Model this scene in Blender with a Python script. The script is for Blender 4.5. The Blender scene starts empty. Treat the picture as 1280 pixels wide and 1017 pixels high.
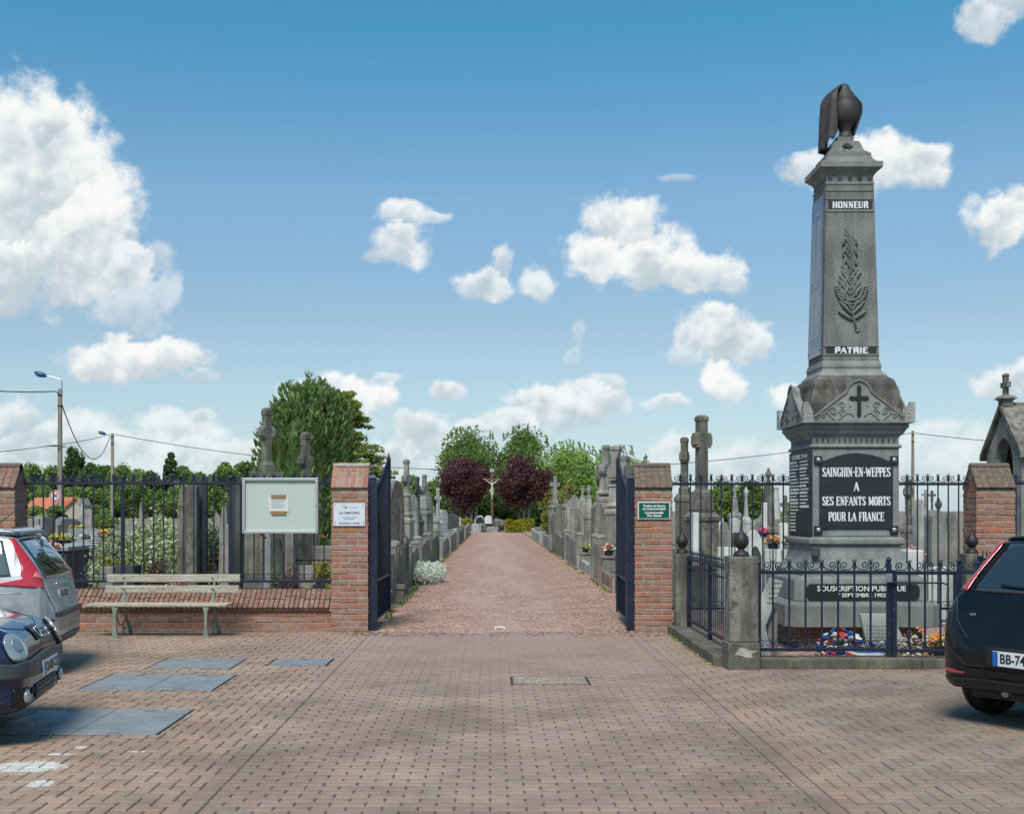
import bpy, bmesh, math, random
from mathutils import Vector, Matrix, Euler
from mathutils.bvhtree import BVHTree
from math import sin, cos, pi, radians, sqrt
scene = bpy.context.scene
col = scene.collection
random.seed(7)
R = random.Random(11)
# ------------------------------------------------------------------ camera
F, VX, VY, EYE = 1500.0, 613.0, 637.0, 1.65
cam = bpy.data.cameras.new('camera'); camo = bpy.data.objects.new('camera', cam); col.objects.link(camo)
camo.location = (0, 0, EYE); camo.rotation_euler = (radians(90), 0, 0)
cam.sensor_width = 36; cam.lens = F / 1280 * 36; cam.shift_x = 27 / 1280; cam.shift_y = 128.5 / 1280
cam.clip_start = .1; cam.clip_end = 6000
scene.camera = camo
scene.view_settings.view_transform = 'Standard'; scene.view_settings.look = 'None'
scene.view_settings.exposure = 0.56; scene.view_settings.gamma = 1
# ------------------------------------------------------------------ node helpers
class NT:
    def __init__(s, nt): s.t = nt; s.t.nodes.clear()
    def n(s, typ, **kw):
        nd = s.t.nodes.new(typ)
        for k, v in kw.items(): setattr(nd, k, v)
        return nd
    def l(s, a, b): s.t.links.new(a, b)
    def put(s, sock, v):
        if isinstance(v, bpy.types.NodeSocket): s.l(v, sock)
        else: sock.default_value = v
    def m(s, op, a, b=0.0, c=0.0, clamp=False):
        nd = s.n('ShaderNodeMath', operation=op, use_clamp=clamp)
        s.put(nd.inputs[0], a); s.put(nd.inputs[1], b); s.put(nd.inputs[2], c)
        return nd.outputs[0]
    def vm(s, op, a, b=(0, 0, 0), out=0):
        nd = s.n('ShaderNodeVectorMath', operation=op)
        s.put(nd.inputs[0], a); s.put(nd.inputs[1], b)
        return nd.outputs[out]
    def noise(s, vec, scale, detail=3, rough=.55, dim='3D'):
        nd = s.n('ShaderNodeTexNoise', noise_dimensions=dim)
        s.put(nd.inputs['Vector'], vec); nd.inputs['Scale'].default_value = scale
        nd.inputs['Detail'].default_value = detail; nd.inputs['Roughness'].default_value = rough
        return nd.outputs['Fac']
    def ss(s, v, lo, hi, a=0.0, b=1.0):
        nd = s.n('ShaderNodeMapRange', interpolation_type='SMOOTHSTEP')
        s.put(nd.inputs['Value'], v); nd.inputs['From Min'].default_value = lo; nd.inputs['From Max'].default_value = hi
        nd.inputs['To Min'].default_value = a; nd.inputs['To Max'].default_value = b
        return nd.outputs['Result']
    def mix(s, f, a, b, typ='MIX'):
        nd = s.n('ShaderNodeMix', data_type='RGBA', blend_type=typ)
        s.put(nd.inputs[0], f)
        for i, v in ((6, a), (7, b)):
            s.put(nd.inputs[i], v if isinstance(v, bpy.types.NodeSocket) else (*v[:3], 1))
        return nd.outputs[2]
    def ramp(s, f, stops, const=False):
        nd = s.n('ShaderNodeValToRGB'); cr = nd.color_ramp
        if const: cr.interpolation = 'CONSTANT'
        while len(cr.elements) < len(stops): cr.elements.new(.5)
        for e, (p, c) in zip(cr.elements, stops): e.position = p; e.color = (*c[:3], 1)
        s.put(nd.inputs[0], f)
        return nd.outputs[0]
# ------------------------------------------------------------------ world: Nishita sky plus cumulus placed by direction
SUN_EL, SUN_AZ = radians(54), radians(194)     # azimuth measured from +Y clockwise: sun is behind the camera, a touch left
world = bpy.data.worlds.new('World'); scene.world = world; world.use_nodes = True
W = NT(world.node_tree)
sky = W.n('ShaderNodeTexSky', sky_type='NISHITA'); sky.sun_disc = False
sky.sun_elevation = SUN_EL; sky.sun_rotation = SUN_AZ; sky.air_density = 1.0; sky.dust_density = .35; sky.ozone_density = 2.2
tc = W.n('ShaderNodeTexCoord'); sp = W.n('ShaderNodeSeparateXYZ'); W.l(tc.outputs['Generated'], sp.inputs[0])
# (px, py, rx, ry, thickness)
CL = [(10,230,82,122,1),(70,215,62,88,1),(90,295,82,92,1),(10,330,66,52,1),(150,345,44,44,.85),(190,330,26,34,.35),(60,160,44,40,1),(170,385,62,36,.45),(205,375,30,30,.35),
      (172,446,92,26,1),(125,450,40,22,1),(253,470,28,9,.5),
      (505,268,30,17,.85),(543,277,28,10,.7),(500,311,36,23,.9),(470,322,26,10,.5),
      (603,360,38,22,.85),(625,328,17,22,.7),(671,355,21,17,.75),
      (780,272,46,38,1),(745,315,44,30,1),(820,322,58,36,1),(870,335,58,30,1),(905,352,34,14,.7),(850,222,30,9,.25),
      (908,415,48,26,1),(912,470,30,32,1),(950,430,22,16,.8),(860,440,30,14,.45),(866,425,22,16,.8),
      (564,489,23,14,.9),(487,470,22,9,.45),(450,505,42,30,1),(420,495,22,22,.9),(535,545,48,26,.85),(500,560,44,22,.7),(700,510,62,24,.85),(745,498,52,24,.8),(650,535,50,18,.8),(765,475,24,14,.5),(832,502,26,10,.7),(725,415,12,18,.3),(718,440,16,10,.25),
      (985,494,30,17,.9),(1005,215,30,24,.8),(1100,205,62,34,1),(1145,205,42,28,1),(1050,225,50,24,.8),(1250,270,44,30,1),(1275,248,30,20,.9),(1240,22,46,26,.8),(1270,5,40,20,.8),(1255,490,34,26,.8),(1285,475,30,26,.8),
      (690,518,40,24,.8),(590,540,30,14,.6),(1010,500,26,20,.8),(220,545,60,26,.7),(60,540,50,22,.7),(330,560,40,18,.6),(380,500,30,20,.6),(15,520,38,26,.65),(35,555,50,26,.6),(95,560,80,40,.75),(160,560,90,24,.6),(250,572,80,24,.6),(255,522,14,9,.6),(290,565,50,20,.5),(20,575,60,20,.5),
      (430,590,150,30,.42),(640,590,180,26,.42),(900,585,160,34,.42),(1150,570,160,40,.45),(840,560,50,20,.5),(600,-30,30,12,.2),(100,600,200,30,.4),(425,-60,26,20,.15)]
el = sp.outputs[2]
veil = W.m('MULTIPLY', W.ss(el, .20, -.02), .45)
hs = W.n('ShaderNodeHueSaturation'); W.l(sky.outputs[0], hs.inputs['Color']); hs.inputs['Saturation'].default_value = 1.0
tint = W.ramp(el, [(0, (.60, .69, .80)), (.07, (.66, .71, .74)), (.15, (.71, .74, .72)), (.25, (.73, .88, .86)), (.37, (.36, .90, .93)), (.6, (.36, .86, .95))])
bg = W.n('ShaderNodeBackground'); W.l(W.mix(1.0, W.mix(veil, hs.outputs[0], (5.6, 6.4, 7.0)), tint, 'MULTIPLY'), bg.inputs[0]); bg.inputs[1].default_value = .1
wo = W.n('ShaderNodeOutputWorld'); W.l(bg.outputs[0], wo.inputs[0])
# the cumulus: a far shell 3 km out, its cover computed from cloud cells and broken up by fractal noise
import numpy as np
def vnoise(x, y, f, seed):
    rs = np.random.RandomState(seed); T_ = rs.rand(256, 256); X, Y = x * f + 100, y * f + 100; i, j = np.floor(X).astype(int), np.floor(Y).astype(int); a, b = X - i, Y - j
    a = a * a * (3 - 2 * a); b = b * b * (3 - 2 * b); g = lambda p_, q_: T_[p_ % 256, q_ % 256]
    return (g(i, j) * (1 - a) + g(i + 1, j) * a) * (1 - b) + (g(i, j + 1) * (1 - a) + g(i + 1, j + 1) * a) * b - .5
U, V = np.meshgrid(np.arange(-.78, .78, .003), np.arange(-.015, .60, .003), indexing='ij')
wx = sum(vnoise(U, V, 24 * 2 ** k, 12 + k) * .018 / 1.6 ** k for k in range(5)); wy = sum(vnoise(U, V, 24 * 2 ** k, 30 + k) * .018 / 1.6 ** k for k in range(5))
Fd = np.full(U.shape, -9.0); Hh = np.zeros(U.shape); Tk = np.zeros(U.shape)
for (x, y, a, b, t) in CL:
    k = min(1, min(a, b) / 28.0) * .85 + .15
    qx = (U + wx * k - (x - VX) / F) * F / (a * 1.12); qy = (V + wy * k - (VY - y) / F) * F / (b * 1.12)
    d = 1 - np.sqrt(qx * qx + qy * qy); s_ = d > Fd; Hh = np.where(s_, qy, Hh); Tk = np.where(s_, t, Tk); Fd = np.maximum(Fd, d)
L_ = np.sqrt(U * U + V * V + 1) / 3000.0
co = np.stack([U / L_, 1 / L_, V / L_ + EYE], -1).reshape(-1, 3)
nu_, nv_ = U.shape; idx = np.arange(nu_ * nv_).reshape(nu_, nv_)
fc = np.stack([idx[:-1, :-1], idx[1:, :-1], idx[1:, 1:], idx[:-1, 1:]], -1).reshape(-1, 4)
keep = (Fd.reshape(-1)[fc] > -.5).any(1); fc = fc[keep]
me = bpy.data.meshes.new('cloud_cover'); me.vertices.add(len(co)); me.vertices.foreach_set('co', co.ravel()); me.loops.add(fc.size); me.loops.foreach_set('vertex_index', fc.ravel().astype(np.int32))
me.polygons.add(len(fc)); me.polygons.foreach_set('loop_start', np.arange(0, fc.size, 4, dtype=np.int32)); me.polygons.foreach_set('loop_total', np.full(len(fc), 4, dtype=np.int32)); me.update(calc_edges=True)
for n_, ar in (('cover', Fd), ('height', Hh), ('thick', Tk)): me.attributes.new(n_, 'FLOAT', 'POINT').data.foreach_set('value', ar.ravel().astype(np.float32))
cm = bpy.data.materials.new('cumulus'); cm.use_nodes = True; W = NT(cm.node_tree); cm.cycles.emission_sampling = 'NONE'
def att(n_): q = W.n('ShaderNodeAttribute', attribute_name=n_); return q.outputs['Fac']
gp_ = W.n('ShaderNodeNewGeometry'); uv = W.vm('MULTIPLY', gp_.outputs['Position'], (1 / 3000, 1 / 3000, 1 / 3000))
Fd, Hh, Tk = att('cover'), att('height'), att('thick')

def billow(vec, sc, det):
    q = W.n('ShaderNodeTexVoronoi', feature='F1'); W.l(vec, q.inputs['Vector']); q.inputs['Scale'].default_value = sc; q.inputs['Detail'].default_value = det; q.inputs['Roughness'].default_value = .55; q.normalize = True
    return q.outputs['Distance']
wv = W.n('ShaderNodeTexNoise'); W.l(uv, wv.inputs['Vector']); wv.inputs['Scale'].default_value = 45; wv.inputs['Detail'].default_value = 5
uw = W.vm('ADD', uv, W.vm('MULTIPLY', W.vm('SUBTRACT', wv.outputs['Color'], (.5, .5, .5)), (.016, .016, .016)))
bi = billow(uw, 38, 3.0); bo = billow(W.vm('ADD', uw, (-.0045, 0, .0065)), 38, 3.0)
fb = W.noise(uv, 70, 8, .66); fb2 = W.noise(uv, 14, 4, .5); fbo = W.noise(W.vm('ADD', uv, (-.012, 0, .016)), 14, 4, .5)
Fn = W.m('ADD', W.m('ADD', Fd, W.m('MULTIPLY', W.m('SUBTRACT', fb, .5), .75)), W.m('MULTIPLY', W.m('SUBTRACT', .36, bi), .8))
dens = W.m('MULTIPLY', W.ss(W.m('SUBTRACT', Fn, W.m('MULTIPLY', W.m('SUBTRACT', 1.0, Tk), .30)), -.09, .40), W.m('ADD', W.m('MULTIPLY', Tk, .8), .2))
gl = W.ss(W.m('ADD', W.m('ADD', W.m('MULTIPLY', Hh, .55), W.m('ADD', W.m('MULTIPLY', W.m('SUBTRACT', fb2, fbo), 2.6), W.m('MULTIPLY', W.m('SUBTRACT', bo, bi), 1.5))), W.m('MULTIPLY', Fd, -.35)), -.80, .30)
em = W.n('ShaderNodeEmission'); W.l(W.mix(gl, (.355, .42, .46), (.64, .65, .645)), em.inputs[0]); tr = W.n('ShaderNodeBsdfTransparent'); mx = W.n('ShaderNodeMixShader')
W.l(dens, mx.inputs[0]); W.l(tr.outputs[0], mx.inputs[1]); W.l(em.outputs[0], mx.inputs[2]); mo = W.n('ShaderNodeOutputMaterial'); W.l(mx.outputs[0], mo.inputs[0])
me.materials.append(cm); sk_ = bpy.data.objects.new('sky_clouds', me); col.objects.link(sk_); sk_['kind'] = 'structure'; sk_.visible_shadow = True
# ------------------------------------------------------------------ sun
sl = bpy.data.lights.new('sun', 'SUN'); so = bpy.data.objects.new('sun', sl); col.objects.link(so)
sl.energy = 2.6; sl.angle = radians(24.0); sl.color = (1, .945, .86)
sd = Vector((sin(SUN_AZ) * cos(SUN_EL), cos(SUN_AZ) * cos(SUN_EL), sin(SUN_EL)))
so.rotation_euler = sd.to_track_quat('Z', 'Y').to_euler()
# ------------------------------------------------------------------ materials
MATS = {}
def mat(name, fn=None, **kw):
    if name in MATS: return MATS[name]
    m = bpy.data.materials.new(name); m.use_nodes = True; t = NT(m.node_tree)
    b = t.n('ShaderNodeBsdfPrincipled'); o = t.n('ShaderNodeOutputMaterial'); t.l(b.outputs[0], o.inputs[0])
    g = t.n('ShaderNodeNewGeometry'); t.geo = g; t.P = g.outputs['Position']; t.b = b; t.o = o
    b.inputs['Roughness'].default_value = kw.get('rough', .8)
    b.inputs['Metallic'].default_value = kw.get('metal', 0)
    if 'spec' in kw: b.inputs['Specular IOR Level'].default_value = kw['spec']
    if 'coat' in kw: b.inputs['Coat Weight'].default_value = kw['coat']; b.inputs['Coat Roughness'].default_value = .04
    if 'col' in kw: b.inputs['Base Color'].default_value = (*kw['col'], 1)
    if fn: fn(t)
    MATS[name] = m
    return m
def bump(t, h, dist=.01, st=1.0):
    bn = t.n('ShaderNodeBump'); t.l(h, bn.inputs['Height']); bn.inputs['Distance'].default_value = dist; bn.inputs['Strength'].default_value = st
    t.l(bn.outputs[0], t.b.inputs['Normal'])
def stone(name, c, dark=.55, moss=0.0, mossc=(.12, .10, .05), bs=.006, rough=.85, streak=.5, grain=.25):
    def f(t):
        s = t.n('ShaderNodeSeparateXYZ'); t.l(t.P, s.inputs[0])
        a = t.noise(t.P, 2.3, 4); b_ = t.noise(t.P, 70, 3, .7)
        st = t.n('ShaderNodeMapping'); t.l(t.P, st.inputs[0]); st.inputs['Scale'].default_value = (9, 9, .9)
        sn = t.noise(st.outputs[0], 1.0, 4, .6)
        oi = t.n('ShaderNodeObjectInfo')
        k = t.m('MULTIPLY', t.ss(a, .3, .7, dark, 1.12), t.ss(sn, .35, .62, 1 - streak * .5, 1.06))
        k = t.m('MULTIPLY', k, t.ss(b_, .25, .75, 1 - grain, 1 + grain))
        k = t.m('MULTIPLY', k, t.ss(oi.outputs['Random'], 0, 1, .86, 1.12))
        cc = t.vm('SCALE', (c[0], c[1], c[2])); cc.node.inputs['Scale'].default_value = 1; t.l(k, cc.node.inputs['Scale'])
        if moss > 0:
            mn = t.ss(t.noise(t.P, 9, 5, .7), .62 - moss * .3, .72 - moss * .2)
            cc = t.mix(mn, cc, mossc)
        t.l(cc, t.b.inputs['Base Color'])
        bump(t, t.noise(t.P, 60, 4, .7), bs)
    return mat(name, f, rough=rough)
S_BLUE = stone('blue limestone', (.295, .285, .245), .62)
S_MEM = stone('memorial limestone', (.215, .222, .205), .84, streak=.3, bs=.004)
S_MEMD = stone('weathered memorial block', (.15, .142, .12), .5, moss=.5, mossc=(.075, .065, .045), streak=.9)
S_CARV = stone('carved panel stone', (.31, .315, .295), .8, streak=.25)
S_SHAFT = stone('tooled shaft stone', (.205, .205, .18), .8, bs=.008, grain=.3)
S_OLD = stone('lichened old stone', (.215, .205, .17), .55, moss=.45, mossc=(.10, .085, .05), streak=.8)
S_GRN = stone('green stained stone', (.225, .225, .175), .55, moss=.3, mossc=(.09, .09, .05), streak=1)
S_DARK = stone('dark slate stone', (.085, .09, .085), .6)
S_LIGHT = stone('pale concrete', (.42, .42, .385), .75, streak=.6)
S_WHITE = stone('white marble', (.62, .62, .58), .85, streak=.25, grain=.1)
S_GRAN = stone('polished grey granite', (.26, .27, .27), .85, rough=.25, grain=.4, streak=.1, bs=.0005)
S_PINK = stone('pink granite', (.32, .21, .175), .8, rough=.5)
S_KERB = stone('kerb stone', (.16, .15, .115), .6, moss=.4, mossc=(.09, .085, .045))
def brickm(name, stops, mossf=0, mossc=(.09, .075, .055)):
    def f(t):
        r = t.geo.outputs['Random Per Island']
        c = t.ramp(r, stops)
        k = t.ss(t.noise(t.P, 45, 4, .7), .3, .75, .72, 1.2)
        cc = t.vm('SCALE', c); t.l(k, cc.node.inputs['Scale'])
        ef = t.ss(t.noise(t.P, 17, 5, .7), .46, .66, 0, .62)
        cc = t.mix(ef, cc, (.36, .27, .21)); cc = t.mix(t.ss(t.noise(t.P, 5, 5, .7), .55, .7, 0, .45), cc, (.17, .125, .09))
        if mossf: cc = t.mix(t.ss(t.noise(t.P, 16, 5, .75), .62 - mossf * .35, .74 - mossf * .25), cc, mossc)
        t.l(cc, t.b.inputs['Base Color']); bump(t, t.noise(t.P, 90, 4, .7), .004)
    return mat(name, f, rough=.9)
BR = [(0, (.46, .15, .065)), (.15, (.34, .17, .125)), (.3, (.42, .17, .10)), (.45, (.26, .135, .095)), (.6, (.40, .23, .17)), (.75, (.36, .135, .085)), (.9, (.33, .20, .15)), (1, (.44, .19, .15))]
BRK = brickm('red brick', BR)
BRP = brickm('pink coping brick', [(0, (.40, .19, .14)), (.5, (.33, .14, .10)), (1, (.43, .22, .15))], .15)
BRM = brickm('mossy coping and shaded base brick', [(0, (.26, .115, .08)), (.5, (.20, .10, .07)), (1, (.30, .13, .09))], .72, (.13, .115, .085))
BRW = brickm('wall coping brick', [(0, (.36, .14, .095)), (.5, (.27, .12, .09)), (1, (.38, .19, .14))], .5, (.14, .115, .075))
def mort(t):
    t.l(t.mix(t.ss(t.noise(t.P, 12, 4), .35, .7), (.38, .34, .27), (.25, .215, .165)), t.b.inputs['Base Color']); bump(t, t.noise(t.P, 120, 3), .003)
MORTD = mat('dark mossy mortar', col=(.13, .105, .08), rough=1)
MORT = mat('lime mortar', mort, rough=.95)
def pavem(t):
    r = t.geo.outputs['Random Per Island']
    s = t.n('ShaderNodeSeparateXYZ'); t.l(t.P, s.inputs[0])
    ins = t.m('MULTIPLY', t.ss(s.outputs[0], -1.75, -1.70), t.ss(s.outputs[0], 1.97, 1.93))
    A = t.ramp(r, [(0, (.345, .235, .165)), (.35, (.36, .26, .185)), (.65, (.305, .22, .16)), (1, (.375, .24, .165))])
    B = t.ramp(r, [(0, (.29, .20, .16)), (.35, (.31, .22, .175)), (.65, (.26, .19, .155)), (1, (.32, .205, .165))])
    c = t.mix(t.m('MULTIPLY', ins, .55), A, B)
    # right-hand area is greyer
    c = t.mix(t.ss(s.outputs[0], 1.9, 3.0, 0, .55), c, (.215, .17, .135))
    k = t.m('MULTIPLY', t.ss(t.noise(t.P, 190, 3, .7), .3, .7, .72, 1.28), t.ss(t.noise(t.P, .9, 6, .68), .3, .7, .70, 1.2))
    cc = t.vm('SCALE', c); t.l(k, cc.node.inputs['Scale'])
    # trodden grit spreading from the gate
    dm = t.m('MULTIPLY', t.ss(s.outputs[1], 9.5, 15.8), t.ss(t.m('ABSOLUTE', t.m('SUBTRACT', s.outputs[0], .2)), 3.6, 1.0))
    dm = t.m('MULTIPLY', dm, t.ss(t.noise(t.P, 1.1, 5, .6), .25, .62, .35, .95))
    cc = t.mix(dm, cc, (.335, .235, .19))
    st = t.m('MULTIPLY', t.ss(t.noise(t.P, 1.7, 5, .7), .56, .66), t.ss(s.outputs[1], 14.9, 16.2, .0, .8))
    cc = t.mix(st, cc, (.14, .125, .075))
    # worn white paint marks
    for (cx, cy, rx, ry) in ((-2.98, 7.72, .36, .27), (-2.72, 7.25, .13, .13), (-3.25, 7.5, .25, .2), (-2.85, 8.35, .07, .07), (-2.93, 8.12, .16, .035), (-2.42, 8.2, .09, .03)):
        q = t.vm('MULTIPLY', t.vm('SUBTRACT', t.P, (cx, cy, 0)), (1 / rx, 1 / ry, 0))
        dd = t.m('ADD', t.m('SUBTRACT', 1, t.vm('LENGTH', q, out=1)), t.m('MULTIPLY', t.m('SUBTRACT', t.noise(t.P, 26, 5, .75), .5), 1.5))
        cc = t.mix(t.ss(dd, .22, .5, 0, .75), cc, (.68, .68, .62))
    t.l(cc, t.b.inputs['Base Color']); bump(t, t.noise(t.P, 160, 3, .7), .003)
PAV = mat('clay paver', pavem, rough=.85)
def jointm(t):
    s = t.n('ShaderNodeSeparateXYZ'); t.l(t.P, s.inputs[0])
    dm = t.m('MULTIPLY', t.ss(s.outputs[1], 10.0, 14.0), t.ss(t.m('ABSOLUTE', t.m('SUBTRACT', s.outputs[0], .2)), 3.4, .8))
    c = t.mix(dm, (.12, .085, .062), (.29, .20, .16)); t.l(c, t.b.inputs['Base Color'])
JOINT = mat('joint sand', jointm, rough=1)
def gravm(name, base, b2):
    def f(t):
        v = t.n('ShaderNodeTexVoronoi'); t.l(t.P, v.inputs['Vector']); v.inputs['Scale'].default_value = 42
        sc = t.n('ShaderNodeSeparateColor'); t.l(v.outputs['Color'], sc.inputs[0])
        c = t.ramp(sc.outputs[0], [(0, tuple(x * .35 for x in base)), (.35, base), (.7, b2), (1, tuple(min(1, x * 1.5) for x in b2))])
        s = t.n('ShaderNodeSeparateXYZ'); t.l(t.P, s.inputs[0])
        k = t.ss(t.noise(t.P, 1.3, 5, .65), .3, .7, .78, 1.12)
        cc = t.vm('SCALE', c); t.l(k, cc.node.inputs['Scale'])
        mp = t.n('ShaderNodeMapping'); t.l(t.P, mp.inputs[0]); mp.inputs['Scale'].default_value = (1, .12, 1)
        tr = t.m('MULTIPLY', t.ss(t.m('ABSOLUTE', t.m('SUBTRACT', s.outputs[0], .25)), 1.5, .2), t.ss(t.noise(mp.outputs[0], 1.4, 4), .35, .65, .3, .9))
        cc = t.mix(t.m('MULTIPLY', tr, .7), cc, (.48, .335, .25))
        t.l(cc, t.b.inputs['Base Color']); bump(t, v.outputs['Distance'], .012, .8)
    return mat(name, f, rough=.95)
GRAVG = gravm('grey chippings', (.20, .17, .14), (.32, .27, .23))
GRAV = gravm('crushed red brick gravel', (.29, .145, .10), (.50, .325, .235))
def soilm(t):
    c = t.ramp(t.noise(t.P, 3, 6, .7), [(.3, (.16, .13, .10)), (.5, (.24, .19, .15)), (.7, (.14, .15, .07))])
    t.l(c, t.b.inputs['Base Color']); bump(t, t.noise(t.P, 40, 4), .02)
SOIL = mat('cemetery soil', soilm, rough=1)
def paintm(name, c, rough=.38, chips=.0, metal=0, **kw):
    def f(t):
        k = t.ss(t.noise(t.P, 6, 4), .3, .7, .8, 1.2); cc = t.vm('SCALE', c); t.l(k, cc.node.inputs['Scale'])
        if chips: cc = t.mix(t.ss(t.noise(t.P, 38, 3, .7), .74 - chips * .1, .78 - chips * .1), cc, (.30, .32, .36))
        t.l(cc, t.b.inputs['Base Color']); bump(t, t.noise(t.P, 50, 3), .0015)
    return mat(name, f, rough=rough, metal=metal, **kw)
NAVY = paintm('navy gate paint', (.013, .019, .040), .45, .75)
NAVYM = paintm('matt navy sheet', (.012, .018, .040), .95, .3, spec=.1)
IRON = paintm('black cast iron', (.022, .02, .019), .55)
BRONZE = paintm('dark patinated bronze', (.055, .047, .043), .6, 0, .15)
def leafm(name, c1, c2, c3, trans=.35, rough=.6):
    def f(t):
        r = t.geo.outputs['Random Per Island']; oi = t.n('ShaderNodeObjectInfo')
        c = t.ramp(r, [(0, c1), (.5, c2), (1, c3)])
        k = t.m('MULTIPLY', t.ss(t.noise(t.P, .9, 3), .3, .7, .72, 1.2), t.ss(oi.outputs['Random'], 0, 1, .85, 1.15))
        cc = t.vm('SCALE', c); t.l(k, cc.node.inputs['Scale'])
        t.l(cc, t.b.inputs['Base Color'])
        tr = t.n('ShaderNodeBsdfTranslucent'); t.l(cc, tr.inputs[0]); mx = t.n('ShaderNodeMixShader'); mx.inputs[0].default_value = trans
        t.l(t.b.outputs[0], mx.inputs[1]); t.l(tr.outputs[0], mx.inputs[2]); t.l(mx.outputs[0], t.o.inputs[0])
    return mat(name, f, rough=rough)
L_GREEN = leafm('green leaves', (.11, .19, .04), (.19, .30, .065), (.29, .40, .10), .45)
L_LIGHT = leafm('light green leaves', (.18, .29, .06), (.28, .42, .10), (.38, .50, .16), .45)
L_BIRCH = leafm('birch leaves', (.14, .25, .055), (.25, .38, .09), (.38, .50, .16), .5)
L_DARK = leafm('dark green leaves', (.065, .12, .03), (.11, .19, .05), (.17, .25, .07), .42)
L_YEW = leafm('yew needles', (.06, .12, .03), (.20, .33, .08), (.40, .55, .18), .35)
L_FIR = leafm('golden fir needles', (.13, .18, .03), (.25, .31, .06), (.40, .45, .11), .35)
L_PLUM = leafm('purple plum leaves', (.085, .03, .035), (.14, .05, .055), (.23, .10, .095), .35)
L_GOLD = leafm('golden hedge leaves', (.24, .24, .015), (.40, .37, .02), (.52, .46, .05), .3)
L_THUJA = leafm('golden thuja foliage', (.12, .15, .03), (.25, .25, .045), (.38, .33, .07), .25)
L_VAR = leafm('variegated leaves', (.13, .21, .05), (.50, .56, .30), (.80, .80, .58), .3)
L_WHITEF = leafm('white flower carpet', (.42, .46, .36), (.62, .66, .55), (.75, .76, .68), .3)
L_RUST = leafm('rust coloured heather', (.16, .06, .03), (.22, .10, .05), (.12, .07, .04), .3)
def barkm(name, c1, c2, rough=.9):
    def f(t):
        mp = t.n('ShaderNodeMapping'); t.l(t.P, mp.inputs[0]); mp.inputs['Scale'].default_value = (14, 14, 2.5)
        t.l(t.mix(t.ss(t.noise(mp.outputs[0], 1, 4, .7), .35, .65), c1, c2), t.b.inputs['Base Color']); bump(t, t.noise(mp.outputs[0], 2, 4), .01)
    return mat(name, f, rough=rough)
BARK = barkm('brown bark', (.07, .055, .04), (.15, .12, .09))
BARKW = barkm('white birch bark', (.22, .21, .18), (.62, .60, .54))
def bench(t):
    mp = t.n('ShaderNodeMapping'); t.l(t.P, mp.inputs[0]); mp.inputs['Scale'].default_value = (2.5, 30, 30)
    c = t.mix(t.ss(t.noise(mp.outputs[0], 1.2, 5, .7), .35, .7), (.52, .48, .39), (.31, .265, .19))
    c = t.mix(t.ss(t.noise(t.P, 42, 4, .75), .56, .63), c, (.10, .08, .05)); t.l(c, t.b.inputs['Base Color']); bump(t, t.noise(mp.outputs[0], 3, 4), .004)
WOOD = mat('flaking painted planks', bench, rough=.85)
CAST = paintm('pale green cast iron', (.21, .25, .195), .6, .4)
def conc(t):
    mp = t.n('ShaderNodeMapping'); t.l(t.P, mp.inputs[0]); mp.inputs['Scale'].default_value = (6, 6, .5)
    t.l(t.mix(t.ss(t.noise(mp.outputs[0], 1, 4), .3, .7), (.20, .165, .12), (.32, .28, .22)), t.b.inputs['Base Color'])
POLEC = mat('concrete pole', conc, rough=.9)
def hatchm(t):
    s = t.n('ShaderNodeSeparateXYZ'); t.l(t.P, s.inputs[0])
    w = t.m('MULTIPLY', t.m('SINE', t.m('MULTIPLY', t.m('ADD', s.outputs[0], s.outputs[1]), 2 * pi / .045)), t.m('SINE', t.m('MULTIPLY', t.m('SUBTRACT', s.outputs[0], s.outputs[1]), 2 * pi / .045)))
    k = t.ss(t.noise(t.P, 3, 5, .7), .3, .7)
    t.l(t.mix(k, (.225, .24, .24), (.32, .335, .335)), t.b.inputs['Base Color']); bump(t, w, .003, .9)
    t.l(t.ss(t.noise(t.P, 9, 3), .3, .7, .45, .7), t.b.inputs['Roughness'])
HATCH = mat('worn chequer steel', hatchm, rough=.6, metal=.1)
WHITEP = mat('white paint', col=(.72, .74, .73), rough=.5)
BLACKP = mat('black enamel', col=(.012, .013, .013), rough=.25)
LETTER = mat('white enamel lettering', col=(.78, .78, .75), rough=.5)
DARKSL = stone('black slate plaque', (.018, .021, .022), .8, rough=.55, grain=.2, streak=.2, bs=.0006)
SLATE = stone('polished blue slate plate', (.055, .075, .105), .9, rough=.10, grain=.1, streak=.1, bs=.0002)
SLATE.node_tree.nodes['Principled BSDF'].inputs['Specular IOR Level'].default_value = .9
GLASS = mat('tinted car glass', col=(.02, .03, .032), rough=.03, spec=.9, coat=1)
WINR = mat('grey-green glass', col=(.10, .125, .12), rough=.05, spec=.8, coat=1)  # lighter grey-green than the other car glass
REDL = mat('red lamp plastic', col=(.50, .02, .025), rough=.1, spec=.7, coat=1)
REDP = mat('pale red lamp plastic', col=(.62, .16, .15), rough=.15, coat=1)
RUBBER = mat('tyre rubber', col=(.018, .018, .018), rough=.7)
DPLAST = mat('dark bumper plastic', col=(.055, .065, .07), rough=.45)
BLKPL = mat('black plastic', col=(.015, .015, .016), rough=.4)
CLEARL = mat('headlamp glass', col=(.50, .53, .52), rough=.07, spec=.8, coat=1, metal=.5)
PLATEW = mat('white number plate', col=(.70, .71, .70), rough=.35)
PLATEB = mat('blue plate band', col=(.01, .12, .42), rough=.35)
SILVER = paintm('silver car paint', (.50, .53, .52), .34, 0, .4, coat=.6)
BLUEC = paintm('blue car paint', (.008, .022, .07), .18, 0, .2, coat=.7)
BLACKC = paintm('black car paint', (.006, .007, .009), .16, 0, .0, coat=.2, spec=.35)
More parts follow.
